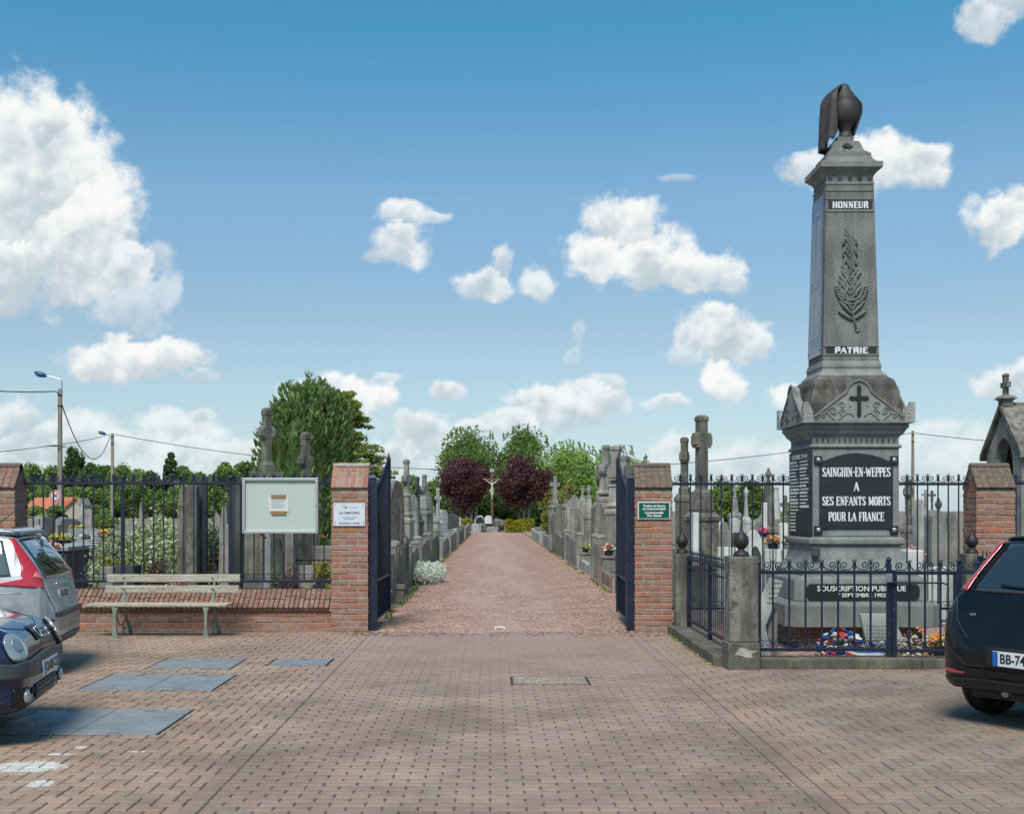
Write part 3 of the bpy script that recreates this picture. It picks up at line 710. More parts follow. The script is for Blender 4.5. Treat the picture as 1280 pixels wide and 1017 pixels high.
# ---- gate leaves, open inward
def gate(xh, xf, label, sgn):
    t = thing('entrance_gate', label, 'gate', (xh, 16.45, 0), 'open leaves of the entrance gate')
    y0, y1 = 16.46, 18.15; L = y1 - y0
    def X(y): return xh + (xf - xh) * (y - y0) / L
    def top(k): return 1.93 + .50 * (k ** 1.6)
    m = MB(); m.tube([(xh, y0, .08), (xh, y0, 1.95)], .028, 8); m.build('hinge_stile', NAVY, t)
    m = MB(); m.box(xf - .03, y1 - .045, .11, xf + .03, y1, 2.42); m.stack(xf, y1 - .022, [(.028, 2.42), (.015, 2.47), (.002, 2.52)]); m.build('end_stile', NAVY, t, bevel=.003)
    pts = [(X(y0 + L * k / 10), y0 + L * k / 10, top(k / 10)) for k in range(11)]
    m = MB(); m.tube(pts, .02, 6); m.build('top_rail', NAVYM, t)
    for z, nm in ((.15, 'bottom_rail'), (.68, 'middle_rail')):
        m = MB(); m.tube([(X(y0), y0, z), (X(y1), y1, z)], .024, 4); m.build(nm, NAVY, t)
    m = MB(); m.add([(X(y0) , y0, .16), (X(y1), y1 - .04, .16), (X(y1), y1 - .04, .67), (X(y0), y0, .67), (X(y0) + .004, y0, .16), (X(y1) + .004, y1 - .04, .16), (X(y1) + .004, y1 - .04, .67), (X(y0) + .004, y0, .67)], [(0, 1, 2, 3), (7, 6, 5, 4), (0, 4, 5, 1), (3, 2, 6, 7)]); m.build('kick_panel', NAVYM, t, fix=True)
    for k in range(1, 15):
        q = k / 15; y = y0 + L * q; z = top(q)
        m = MB(); m.tube([(X(y), y, .68), (X(y), y, z)], .012, 4); m.tube([(X(y), y, z), (X(y), y, z + .04), (X(y), y, z + .10)], [.012, .018, .001], 5); m.build('bar', NAVY, t)
    return t
gate(-1.575, -1.535, 'left leaf of the navy entrance gate, folded open beside the signed pillar', 1)
gate(1.875, 1.93, 'right leaf of the navy entrance gate, folded open beside the mossy pillar', -1)
for xa, lab in ((-1.60, 'navy square gate post attached to the left gate pillar'), (1.90, 'navy square gate post attached to the right gate pillar')):
    t = thing('gate_post', lab, 'gate post', (xa, 16.32, 0), 'navy gate posts')
    m = MB(); m.box(xa - .048, 16.27, 0, xa + .048, 16.37, 2.07); m.build('tube', NAVY, t, bevel=.005)
    m = MB(); m.stack(xa, 16.32, [(.054, 2.068), (.054, 2.085), (.03, 2.12), (.004, 2.14)]); m.build('cap', NAVY, t)
# ================================================================== BENCH
bx0, bx1 = at(127, 15.7), at(296, 15.7)
t = thing('park_bench', 'weathered wooden bench with pale green iron legs against the low wall', 'bench', ((bx0 + bx1) / 2, 15.85, 0))
m = MB(); m.cb(((bx0 + bx1) / 2, 15.92, .745), (bx1 - bx0, .035, .105), None); m.build('back_slat', WOOD, t, bevel=.012)
m = MB(); m.cb(((bx0 + bx1) / 2 - .01, 15.89, .60), (bx1 - bx0, .035, .105), None); m.build('back_slat', WOOD, t, bevel=.012)
for yy in (15.56, 15.675, 15.79):
    m = MB(); m.cb(((bx0 + bx1) / 2 - .12, yy, .415), (bx1 - bx0 + .06, .10, .035), None); m.build('seat_slat', WOOD, t, bevel=.01)
for lx in (at(149, 15.7), at(261.5, 15.7)):
    m = MB()
    m.prism([(lx - .045, 0), (lx + .045, 0), (lx + .028, .05), (lx + .016, .16), (lx + .022, .33), (lx + .04, .39), (lx - .04, .39), (lx - .022, .33), (lx - .016, .16), (lx - .028, .05)], 15.50, 15.54, 'y')
    m.box(lx - .025, 15.52, .365, lx + .025, 15.84, .395)
    m.tube([(lx + .04, 15.80, .38), (lx + .05, 15.86, .22), (lx + .08, 15.95, .02)], [.022, .018, .03], 6)
    m.tube([(lx + .02, 15.82, .38), (lx + .02, 15.87, .55), (lx + .02, 15.94, .80)], [.022, .02, .016], 6)
    m.tube([(lx + .01, 15.54, .30), (lx + .02, 15.64, .15), (lx + .03, 15.76, .14), (lx + .05, 15.84, .24)], .012, 6)
    m.tube([(lx + .03 , 15.80 + .045 * cos(a), .07 + .045 * sin(a)) for a in [i * .5 for i in range(13)]], .011, 5)
    m.build('cast_iron_leg', CAST, t, fix=True)
    for zz, y_ in ((.745, 15.9), (.60, 15.87)):
        m = MB(); m.ball((lx, y_, zz), (.012, .006, .012), 8, 5); m.build('bolt', IRON, t)
# ================================================================== NOTICE BOARD
nx0, nx1, nz0, nz1 = at(302, 16.3), at(397, 16.3), zat(666.5, 16.3), zat(597, 16.3)
t = thing('notice_board', 'white framed empty notice board on the fence with one taped paper', 'notice board', ((nx0 + nx1) / 2, 16.4, nz0))
m = MB(); e = .038
for a in ((nx0, nz1 - e, nx1, nz1), (nx0, nz0, nx1, nz0 + e), (nx0, nz0 + e + .001, nx0 + e, nz1 - e - .001), (nx1 - e, nz0 + e + .001, nx1, nz1 - e - .001)): m.box(a[0], 16.33, a[1], a[2], 16.40, a[3])
m.build('frame', mat('aluminium frame', col=(.46, .49, .48), rough=.4, metal=.3), t, bevel=.004)
m = MB(); m.box(nx0 + e, 16.362, nz0 + e, nx1 - e, 16.398, nz1 - e)
def nb(t_):
    t_.l(t_.mix(t_.ss(t_.noise(t_.P, 9, 5, .7), .70, .76), (.50, .56, .50), (.6, .62, .56)), t_.b.inputs['Base Color'])
m.build('back_panel', mat('pale green panel', nb, rough=.45, spec=.3), t)
m = MB(); cx, cz = (nx0 + nx1) / 2 - .02, (nz0 + nz1) / 2 + .02
m.box(cx - .135, 16.352, cz - .10, cx + .135, 16.3605, cz + .105); m.build('paper', mat('white paper', col=(.66, .66, .62), rough=.8), t)
m = MB()
for i in range(9): m.box(cx - .10, 16.3495, cz + .07 - i * .015, cx - .10 + R.choice((.2, .16, .12, .19)), 16.3515, cz + .074 - i * .015)
m.build('printed_lines', mat('faded print', col=(.38, .38, .38)), t)
for zz in (cz + .105, cz - .115):
    m = MB(); m.box(cx - .105, 16.345, zz - .027, cx + .10, 16.3515 - .003, zz + .022); m.build('brown_tape', mat('brown parcel tape', col=(.30, .20, .10), rough=.3), t)
for (xx, zz) in ((nx0 + .26, nz0 - .035), (nx1 + .03, nz0 - .02)):
    m = MB(); m.cb((0, 0, 0), (.11, .02, .028), Matrix.Translation((xx, 16.46, zz)) @ Matrix.Rotation(radians(38), 4, 'Y')); m.build('bracket', flat('orange bracket', (.35, .10, .04)), t)
for (xx, zz) in ((nx0 + e / 2, nz0 + .03), (nx1 - e / 2, (nz0 + nz1) / 2 - .0), (nx1 - e / 2, nz0 + .03)):
    m = MB(); m.ball((xx, 16.329, zz), .008, 8, 5); m.build('screw', IRON, t)
# ---- signs
sx0, sx1, sz0, sz1 = at(417, 16.2), at(456.5, 16.2), zat(657, 16.2), zat(628.5, 16.2)
t = thing('opening_hours_sign', 'white screwed opening-hours sign on the left gate pillar', 'sign', ((sx0 + sx1) / 2, 16.19, sz0))
m = MB(); m.box(sx0, 16.182, sz0, sx1, 16.194, sz1); m.build('panel', mat('white sign face', col=(.66, .70, .74), rough=.35), t, bevel=.002)
cx = (sx0 + sx1) / 2; PR = flat('dark print', (.05, .06, .08))
text('LE CIMETIERE', .036, facing(cx, 16.1805, sz0 + .175), 'lettering', PR, t, .275, .0006)
text('EST OUVERT AU PUBLIC', .014, facing(cx, 16.1805, sz0 + .115), 'lettering', PR, t, .18)
text('TOUS LES JOURS', .014, facing(cx, 16.1805, sz0 + .090), 'lettering', PR, t, .13)
text('DE 8H00 A 19H00', .03, facing(cx, 16.1805, sz0 + .035), 'lettering', PR, t, .275, .0005)
text('SAINGHIN', .024, facing(cx + .06, 16.1805, sz0 + .248), 'lettering', flat('grey print', (.3, .34, .4)), t, .1)
m = MB(); m.ball((cx - .045, 16.181, sz0 + .25), (.02, .002, .018), 10, 6); m.build('emblem', flat('green emblem', (.18, .34, .05)), t)
m = MB(); m.ball((cx - .085, 16.181, sz0 + .262), (.008, .002, .008), 8, 5); m.ball((cx - .06, 16.181, sz0 + .285), (.005, .002, .005), 8, 5); m.build('emblem', flat('navy dots', (.05, .08, .25)), t)
for a in (sx0 + .022, sx1 - .022):
    for b in (sz0 + .045, sz1 - .025):
        m = MB(); m.ball((a, 16.181, b), (.007, .004, .007), 8, 5); m.build('screw', IRON, t)
gx0, gx1, gz0, gz1 = at(797, 16.2), at(837.5, 16.2), zat(648.5, 16.2), zat(627, 16.2)
t = thing('war_graves_sign', 'green and white war graves sign on the right gate pillar', 'sign', ((gx0 + gx1) / 2, 16.19, gz0))
m = MB(); m.box(gx0, 16.180, gz0, gx1, 16.192, gz1); m.build('border', WHITEP, t, bevel=.002)
m = MB(); m.box(gx0 + .014, 16.1765, gz0 + .013, gx1 - .014, 16.1805, gz1 - .013); m.build('panel', mat('dark green enamel', col=(.0, .105, .065), rough=.4), t)
cx = (gx0 + gx1) / 2
for s, z, w in (('Tombes de Guerre', .178, .30), ('du Commonwealth', .138, .31), ('Commonwealth', .086, .25), ('War Graves', .046, .20)): text(s, .042, facing(cx, 16.1745, gz0 + z), 'lettering', LETTER, t, w, .0016)
# ================================================================== WAR MEMORIAL
MX, MY = 4.29, 14.6
GL = {  # serif capitals: width, strokes [(thick?, points)], serifs [(x, y, half width)]
'A': (.66, [(0, [(.08, 0), (.33, 1)]), (1, [(.33, 1), (.58, 0)]), (0, [(.17, .34), (.5, .34)])], [(.08, 0, .09), (.58, 0, .11)]),
'B': (.6, [(1, [(.15, 0), (.15, 1)]), (0, [(.15, 1), (.38, 1)]), (0, [(.15, .53), (.38, .53)]), (0, [(.15, 0), (.4, 0)]), (1, [(.38, 1), (.5, .9), (.5, .64), (.38, .53)]), (1, [(.38, .53), (.53, .42), (.53, .1), (.4, 0)])], [(.12, 0, .09), (.12, 1, .09)]),
'C': (.6, [(0, [(.52, .8), (.45, .95), (.32, 1), (.2, .95)]), (1, [(.2, .95), (.13, .75), (.13, .25), (.2, .05)]), (0, [(.2, .05), (.32, 0), (.45, .05), (.53, .22)]), (0, [(.53, .74), (.53, 1)])], []),
'E': (.58, [(1, [(.15, 0), (.15, 1)]), (0, [(.1, 1), (.5, 1)]), (0, [(.15, .53), (.4, .53)]), (0, [(.1, 0), (.52, 0)]), (0, [(.5, .8), (.5, 1)]), (0, [(.52, 0), (.52, .22)]), (0, [(.4, .43), (.4, .63)])], [(.12, 0, .08), (.12, 1, .08)]),
'F': (.55, [(1, [(.15, 0), (.15, 1)]), (0, [(.1, 1), (.5, 1)]), (0, [(.15, .52), (.4, .52)]), (0, [(.5, .8), (.5, 1)]), (0, [(.4, .42), (.4, .62)])], [(.15, 0, .12), (.12, 1, .08)]),
'G': (.64, [(0, [(.52, .8), (.45, .95), (.32, 1), (.2, .95)]), (1, [(.2, .95), (.13, .75), (.13, .25), (.2, .05)]), (0, [(.2, .05), (.32, 0), (.45, .04), (.5, .12)]), (1, [(.52, .0), (.52, .42)]), (0, [(.53, .76), (.53, 1)])], [(.52, .43, .1)]),
'H': (.7, [(1, [(.16, 0), (.16, 1)]), (1, [(.54, 0), (.54, 1)]), (0, [(.16, .52), (.54, .52)])], [(.16, 0, .12), (.16, 1, .12), (.54, 0, .12), (.54, 1, .12)]),
'I': (.34, [(1, [(.17, 0), (.17, 1)])], [(.17, 0, .12), (.17, 1, .12)]),
'L': (.54, [(1, [(.15, 0), (.15, 1)]), (0, [(.1, 0), (.5, 0)]), (0, [(.5, 0), (.5, .26)])], [(.15, 1, .12), (.12, 0, .08)]),
'M': (.82, [(0, [(.14, 0), (.14, 1)]), (1, [(.16, 1), (.41, .08)]), (0, [(.41, .08), (.66, 1)]), (1, [(.68, 0), (.68, 1)])], [(.14, 0, .1), (.12, 1, .08), (.68, 0, .12), (.7, 1, .1)]),
'N': (.7, [(0, [(.14, 0), (.14, 1)]), (1, [(.16, 1), (.54, 0)]), (0, [(.55, 0), (.55, 1)])], [(.14, 0, .1), (.12, 1, .08), (.55, 1, .1)]),
'O': (.64, [(1, [(.2, .05), (.12, .25), (.12, .75), (.2, .95)]), (0, [(.2, .95), (.32, 1), (.44, .95)]), (1, [(.44, .95), (.52, .75), (.52, .25), (.44, .05)]), (0, [(.44, .05), (.32, 0), (.2, .05)])], []),
'P': (.58, [(1, [(.15, 0), (.15, 1)]), (0, [(.15, 1), (.38, 1)]), (0, [(.15, .46), (.38, .46)]), (1, [(.38, 1), (.51, .88), (.51, .58), (.38, .46)])], [(.15, 0, .12), (.12, 1, .08)]),
'R': (.64, [(1, [(.15, 0), (.15, 1)]), (0, [(.15, 1), (.38, 1)]), (0, [(.15, .5), (.38, .5)]), (1, [(.38, 1), (.5, .88), (.5, .62), (.38, .5)]), (1, [(.36, .5), (.5, .3), (.54, .0)])], [(.15, 0, .11), (.12, 1, .08), (.58, 0, .06)]),
'S': (.56, [(0, [(.46, .78), (.42, .94), (.29, 1), (.17, .95)]), (1, [(.17, .95), (.11, .8), (.15, .62), (.28, .52), (.42, .4), (.47, .22), (.42, .06)]), (0, [(.42, .06), (.29, 0), (.15, .06), (.1, .24)]), (0, [(.475, .74), (.475, 1)]), (0, [(.09, 0), (.09, .27)])], []),
'T': (.62, [(1, [(.31, 0), (.31, 1)]), (0, [(.08, 1), (.54, 1)]), (0, [(.08, .78), (.08, 1)]), (0, [(.54, .78), (.54, 1)])], [(.31, 0, .12)]),
'U': (.66, [(1, [(.15, 1), (.15, .22), (.22, .04)]), (0, [(.22, .04), (.34, 0), (.46, .06), (.52, .22), (.52, 1)])], [(.15, 1, .11), (.52, 1, .09)]),
'W': (.9, [(1, [(.1, 1), (.28, 0)]), (0, [(.28, 0), (.45, .9)]), (1, [(.45, .9), (.63, 0)]), (0, [(.63, 0), (.8, 1)])], [(.1, 1, .1), (.8, 1, .1)]),
'-': (.36, [(1, [(.06, .48), (.3, .48)])], []), ' ': (.36, [], [])}
def serif(s, cx, zb, h, width, y, name, parent, m_, wt=1.0):
    """engraved serif capitals as real raised letters facing -Y"""
    adv = [GL[c][0] for c in s]; tot = sum(adv); k = width / tot; m = MB(); x = cx - width / 2; q = 0
    for c, a in zip(s, adv):
        g = GL[c]
        def ribbon(pts, th):
            nonlocal q
            q += 1; yy = y - .00012 * (q % 9)
            P = [(x + p[0] * k, zb + (p[1] * (1 - .06) + .03) * h) for p in pts]
            for i in range(len(P) - 1):
                (x0, z0), (x1, z1) = P[i], P[i + 1]; d = sqrt((x1 - x0) ** 2 + (z1 - z0) ** 2) or 1; ex, ez = (x1 - x0) / d, (z1 - z0) / d
                nx, nz = -ez * th / 2, ex * th / 2; e = th * .25 if len(P) > 2 else 0
                x0 -= ex * e; z0 -= ez * e; x1 += ex * e; z1 += ez * e
                m.prism([(x0 + nx, z0 + nz), (x1 + nx, z1 + nz), (x1 - nx, z1 - nz), (x0 - nx, z0 - nz)], yy - .0001 * (i % 3), y + .002, 'y')
        for thick, pts in g[1]: ribbon(pts, (.155 if thick else .078) * k * wt)
        for sx, sy, hw in g[2]: ribbon([(sx - hw, sy), (sx + hw, sy)], .06 * h * wt)
        x += a * k
    return m.build(name, m_, parent, fix=True)
T = thing('war_memorial', 'tall grey stone war memorial obelisk with draped urn, inscribed plaques and pediment', 'monument', (MX, MY, 0))
def PT(prof, name, m_, bev=.006, **k): mb_ = MB(); mb_.stack(MX, MY, prof); return mb_.build(name, m_, T, bevel=bev, **k)
mb = MB(); mb.box(MX - .70, MY - .70, .0, MX + .70, MY + .70, .305); mb.build('mortar_core', MORT, T)
mb = MB()
for i in range(4):
    z0 = .012 + i * .073; z1 = z0 + .062
    for a, b in split(MX - .71, MX + .71, i % 2):
        jb(mb, a, MY - .71, z0, b, MY - .6, z1)
    for a, b in split(MY - .59, MY + .71, i % 2): jb(mb, MX - .71, a, z0, MX - .6, b, z1); jb(mb, MX + .6, a, z0, MX + .71, b, z1)
mb.build('brick_base', BRM, T, bevel=.004, bseg=1)  # dark brick colour here stands in for the shade under the slab
# chamfered slab: octagon
def octo(h, c, z0, z1, name, m_, h2=None):
    m = MB(); h2 = h2 or h
    def ring(h): return [(-h + c, -h), (h - c, -h), (h, -h + c), (h, h - c), (h - c, h), (-h + c, h), (-h, h - c), (-h, -h + c)]
    vs = [(MX + a, MY + b, z0) for a, b in ring(h)] + [(MX + a, MY + b, z1) for a, b in ring(h2)]
    m.add(vs, [tuple(range(7, -1, -1)), tuple(range(8, 16))] + [(i, (i + 1) % 8, 8 + (i + 1) % 8, 8 + i) for i in range(8)])
    return m.build(name, m_, T, bevel=.01)
octo(.90, .13, .306, .556, 'bottom_slab', S_MEM)
octo(.90, .13, .557, .595, 'slab_weathering', S_MEM, .80)
octo(.775, .07, .596, .845, 'plinth', S_MEM)
octo(.775, .07, .846, .885, 'plinth_weathering', S_MEM, .70)
PT([(.66, .886), (.655, .92), (.60, .985), (.555, 1.07), (.53, 1.16), (.522, 1.235), (.545, 1.237), (.563, 1.255), (.563, 1.30), (.545, 1.322), (.513, 1.335)], 'flared_base', S_MEM, .004)
PT([(.509, 1.336), (.509, 2.372)], 'body', S_MEM, .008)
PT([(.515, 2.373), (.53, 2.38), (.536, 2.395), (.53, 2.41), (.512, 2.418), (.507, 2.42), (.507, 2.502), (.515, 2.505), (.52, 2.52), (.55, 2.545), (.575, 2.59), (.582, 2.605), (.596, 2.607), (.596, 2.662)], 'cornice', S_MEM, .003)
# slots in the frieze
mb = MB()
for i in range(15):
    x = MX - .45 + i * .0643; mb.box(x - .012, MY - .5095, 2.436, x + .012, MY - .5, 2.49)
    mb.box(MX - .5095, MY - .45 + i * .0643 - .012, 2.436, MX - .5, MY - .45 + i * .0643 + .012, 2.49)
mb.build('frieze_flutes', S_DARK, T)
# rounded top block
PT([(.55, 2.664), (.55, 2.90), (.52, 2.99), (.495, 3.06), (.49, 3.13), (.47, 3.185), (.42, 3.222), (.405, 3.23)], 'weathered_block', S_MEMD, .015)
# pediments on four sides + acroteria
hp = .628
for k in range(4):
    Rm = Matrix.Translation((MX, MY, 0)) @ Matrix.Rotation(k * pi / 2, 4, 'Z')
    ped = [(-hp + .10, 2.665), (hp - .10, 2.665), (hp - .10, 2.72), (.13, 3.02), (.12, 3.08), (.07, 3.125), (0, 3.15), (-.07, 3.125), (-.12, 3.08), (-.13, 3.02), (-hp + .10, 2.72)]
    m = MB(); m.prism(ped, -hp, -.552, 'y', Rm); m.build('pediment', S_CARV, T, fix=True)
    m = MB()
    edge = [(-hp + .11, 2.735), (-.145, 3.025), (-.125, 3.085), (-.07, 3.135), (0, 3.16), (.07, 3.135), (.125, 3.085), (.145, 3.025), (hp - .11, 2.735)]
    m.tube([(a, -hp - .004, b) for a, b in edge], .016, 5, Rm); m.box(-hp + .02, -hp - .012, 2.662, hp - .02, -hp + .01, 2.69, Rm); m.build('pediment_moulding', S_MEM, T)
    # carved scrolls
    m = MB()
    for s in (-1, 1):
        for (cx, cz, r) in ((.20, 2.87, .045), (.31, 2.80, .05), (.42, 2.745, .035), (.19, 2.775, .05)):
            m.tube([(s * (cx + r * (1 - i / 22) * cos(i * .5)), -hp - .005, cz + r * (1 - i / 22) * sin(i * .5)) for i in range(18)], .0065, 5, Rm)
        m.tube([(s * (.06 + .46 * i / 12), -hp - .005, 2.735 + .045 * sin(i * .9)) for i in range(13)], .0065, 5, Rm)
        for i in range(5): m.ball((s * (.1 + .09 * i), -hp - .003, 2.76 + .03 * (i % 2) + .1 * max(0, 1 - i / 2)), (.016, .006, .010), 8, 4, Rm)
    m.build('carved_scrolls', S_MEM, T, smooth=True)
    if k in (0,):
        m = MB(); a0 = .022
        m.box(-a0, -hp - .02, 2.745, a0, -hp - .002, 3.075, Rm); m.box(-.088, -hp - .0195, 2.935, -.0225, -hp - .002, 2.972, Rm); m.box(.0225, -hp - .0195, 2.935, .088, -hp - .002, 2.972, Rm)
        for (a, b) in ((-.09, 2.953), (.09, 2.953), (0, 3.078)):
            for dx, dz in ((.014, 0), (-.014, 0), (0, .014), (0, -.014)): m.ball((a + dx, -hp - .011, b + dz), (.013, .009, .013), 8, 5, Rm)
        m.build('black_cross', IRON, T)
    for s in (-1, 1):   # quarter-round corner acroteria facing this side
        m = MB()
        pts = [(s * (hp + .02 + .003 * (k % 2)), 2.664), (s * (hp + .02 + .003 * (k % 2)), 2.905)] + [(s * (hp + .02 - .105 * sin(a) - .012), 2.70 + .205 * cos(a)) for a in [i * pi / 16 for i in range(1, 9)]] + [(s * (hp - .10), 2.664)]
        m.prism(pts, -hp - .02 , -hp + .045, 'y', Rm @ Matrix.Scale(1 + .004 * (k % 2), 4, (0, 1, 0)))
        for (dx, dz) in ((.03, .05), (.055, .09), (.025, .12), (.06, .04), (.03, .17)): m.ball((s * (hp + .0 - dx), -hp - .021, 2.69 + dz), (.014, .006, .014), 7, 4, Rm)
        m.build('corner_ornament', S_CARV, T, fix=True)
# shaft
PT([(.405, 3.231), (.40, 3.25), (.365, 3.285), (.350, 3.31), (.348, 3.33), (.355, 3.345), (.355, 3.365), (.345, 3.40), (.338, 3.425)], 'shaft_base', S_MEM, .003)
PT([(.334, 3.426), (.286, 5.515)], 'shaft', S_SHAFT, .006)
def hs(z): return .334 + (.286 - .334) * (z - 3.426) / (5.515 - 3.426)
def onface(mbf, z0, z1, hw, name, m_, th=.006, front=True):
    m = MB(); a, b = hs(z0), hs(z1)
    m.add([(MX - hw, MY - a - th, z0), (MX + hw, MY - a - th, z0), (MX + hw, MY - a + .02, z0), (MX - hw, MY - a + .02, z0), (MX - hw, MY - b - th, z1), (MX + hw, MY - b - th, z1), (MX + hw, MY - b + .02, z1), (MX - hw, MY - b + .02, z1)], [(0, 3, 2, 1), (4, 5, 6, 7), (0, 1, 5, 4), (1, 2, 6, 5), (2, 3, 7, 6), (3, 0, 4, 7)])
    return m.build(name, m_, T)
for z in (3.495, 3.60, 5.21, 5.355, 5.46): onface(None, z - .008, z + .008, hs(z) - .004, 'shaft_moulding', S_MEM, .010)
onface(None, 3.508, 3.588, .30, 'name_band', DARKSL, .004); onface(None, 5.235, 5.330, .26, 'name_band', DARKSL, .004)
serif('PATRIE', MX, 3.512, .068, .40, MY - hs(3.51) - .006, 'lettering', T, LETTER, 1.35)
serif('HONNEUR', MX, 5.243, .078, .43, MY - hs(5.24) - .006, 'lettering', T, LETTER, 1.35)
# palm branch and wreath in relief
def leaf(m, x, z, ang, L, w, y):
    M_ = Matrix.Translation((x, y, z)) @ Matrix.Rotation(-ang, 4, 'Y'); m.ball((0, 0, L / 2), (w, .022, L / 2), 8, 6, M_)
m = MB(); rr = random.Random(3)
stemp = [(MX + .055, 3.80), (MX + .03, 3.93), (MX + .0, 4.10), (MX - .015, 4.3), (MX - .012, 4.6), (MX - .02, 4.85)]
m.tube([(a, MY - hs(b) - .012, b) for a, b in stemp], [.014, .016, .013, .011, .008, .004], 6)
m.ball((MX + .07, MY - hs(3.8) - .008, 3.775), (.03, .015, .014), 8, 5)
for s in (-1, 1):
    for i in range(13):
        z = 4.12 + i * .062; L = .25 - i * .0085; k = 1 - i / 20
        leaf(m, MX - .012 + s * .012, z, s * (.58 - i * .018) + rr.uniform(-.13, .13), L * rr.uniform(.85, 1.12), .024 * (.5 + .5 * k), MY - hs(z) - .016)
        if i % 2 == 0 and i < 11: leaf(m, MX - .012 + s * .085, z + .05, s * (.42 - i * .02), L * .7, .020, MY - hs(z) - .020)
    for (z, a, L) in ((3.90, 1.0, .22), (3.96, .75, .24), (4.00, .5, .20)): leaf(m, MX + .02 - (.0 if s > 0 else .02), z, s * a, L, .022, MY - hs(z) - .014)
for i in range(21):
    a = -pi * 1.0 + pi * 1.0 * i / 20
    for w_ in (0, 1): m.ball((MX + .0 + rr.uniform(-.006, .006) + (.18 - .04 * w_) * cos(a), MY - hs(4.25) - .018, 4.30 + (.21 - .045 * w_) * sin(a)), (.024, .028, .022), 8, 5)
m.build('palm_relief', S_SHAFT, T, smooth=True)
# top frieze, cornice, attic
PT([(.283, 5.516), (.283, 5.53), (.292, 5.532), (.292, 5.545), (.281, 5.548), (.281, 5.632), (.288, 5.636), (.30, 5.66), (.335, 5.69), (.352, 5.715), (.37, 5.717), (.37, 5.785), (.355, 5.79)], 'top_cornice', S_MEM, .003)
for i in range(5):
    mb = MB()
    for dx, dz in ((0, 0),): mb.box(MX - .235 + i * .117 - .026, MY - .2835, 5.568, MX - .235 + i * .117 + .026, MY - .27, 5.618); mb.build('frieze_rosette', S_DARK, T); mb = MB(); mb.box(MX - .2835, MY - .235 + i * .117 - .026, 5.568, MX - .27, MY - .235 + i * .117 + .026, 5.618)
    mb.build('frieze_rosette', S_DARK, T)
PT([(.335, 5.786), (.31, 5.80), (.275, 5.845), (.262, 5.875), (.262, 5.915), (.235, 5.917), (.235, 5.94), (.205, 5.955), (.185, 5.99), (.165, 6.06), (.155, 6.065), (.15, 6.09), (.10, 6.092), (.10, 6.155)], 'attic', S_MEM, .003)
m = MB()
for a in (-1.1, -.55, 0, .55, 1.1): leaf(m, MX + .012 * sin(a), 5.985, a, .085, .011, MY - .19)
m.tube([(MX - .06 + .12 * i / 8, MY - .20, 5.955 + .012 * sin(i * 1.5)) for i in range(9)], .006, 5); m.build('carved_palmette', S_DARK, T)
# urn with drapery
m = MB(); m.lathe((MX + .03, MY, 6.153), [(.10, 0), (.095, .02), (.075, .06), (.07, .10), (.085, .115), (.082, .13), (.13, .18), (.168, .25), (.18, .33), (.172, .41), (.14, .46), (.148, .475), (.125, .50), (.08, .52), (.075, .54), (.05, .56), (.05, .60), (.035, .63), (.0, .64)], 28); m.build('urn', BRONZE, T, smooth=True)
rr = random.Random(5)
def drape(fn, nu, nv, nm):
    m = MB(); m.grid(fn, nu, nv); o = m.build(nm, BRONZE, T, smooth=True); s_ = o.modifiers.new('solid', 'SOLIDIFY'); s_.thickness = .014; s_.offset = 0; return o
def d1(a, b):   # over the lid and hanging down the left side
    ang = pi * (.66 + .64 * a); zz = 6.79 - b * .86; fold = .016 * sin(a * 15 + b * 2.0) * min(1, b * 2.2)
    r = .045 + .215 * sin(min(1, b / .30) * pi / 2) + .03 * max(0, b - .3)
    r = r * (1 - .30 * max(0, a - .45) / .55 * min(1, b * 4)) + fold; sk = 0
    lim = 1.0 - .28 * abs(a - .42) * 2 * (b > .5) * (b - .5) * 2
    zz = 6.80 - b * .80 * (1 if a < .5 else 1 - .22 * (a - .5) * 2 - .03 * sin(a * 40))
    return (MX + r * cos(ang) - .0 + sk * .0, MY + r * sin(ang) * .8 - .02, zz)
drape(d1, 44, 24, 'drapery')
def d2(a, b):   # lighter fall on the right
    ang = pi * (-.16 + .50 * a) ; r = .05 + min(1, b * 2.6) * .165 - max(0, b - .55) * .22 + .014 * sin(a * 14) * b
    return (MX + r * cos(ang) + .0, MY + r * sin(ang), 6.79 - b * .60)
drape(d2, 18, 16, 'drapery')
m = MB(); m.lathe((MX + .015, MY, 6.62), [(.13, .0), (.125, .04), (.105, .08), (.085, .11), (.07, .14), (.06, .17), (.035, .20), (.0, .21)], 20); o = m.build('drapery_crown', BRONZE, T, smooth=True)
# plaques
y0 = MY - .509
m = MB(); zt, zb_ = 2.325, 1.43; w_ = .43
pts = [(-w_, zb_), (w_, zb_), (w_, zt - .10)] + [(w_ - .06 - (w_ - .06) * 2 * i / 16, zt - .10 + (.06 + .03 * 0) * sin(pi * i / 16) ** .8 + .03 * sin(pi * i / 16)) for i in range(0, 17)] + [(-w_, zt - .10)]
m.prism([(MX + a, b) for a, b in pts], y0 - .022, y0 + .002, 'y'); P1 = m.build('main_plaque', DARKSL, T, fix=True)
for sx in (-1, 1):
    for z in (2.235, 1.375 + .04):
        m = MB(); m.cb((MX + sx * .445, y0 - .016, z), (.094, .030, .094)); m.build('plaque_corner', DARKSL, T, bevel=.004)
        m = MB(); m.ball((MX + sx * .445, y0 - .033, z), (.028, .014, .028), 12, 8); m.build('rosette_bolt', CHROME if False else GALV, T, smooth=True)
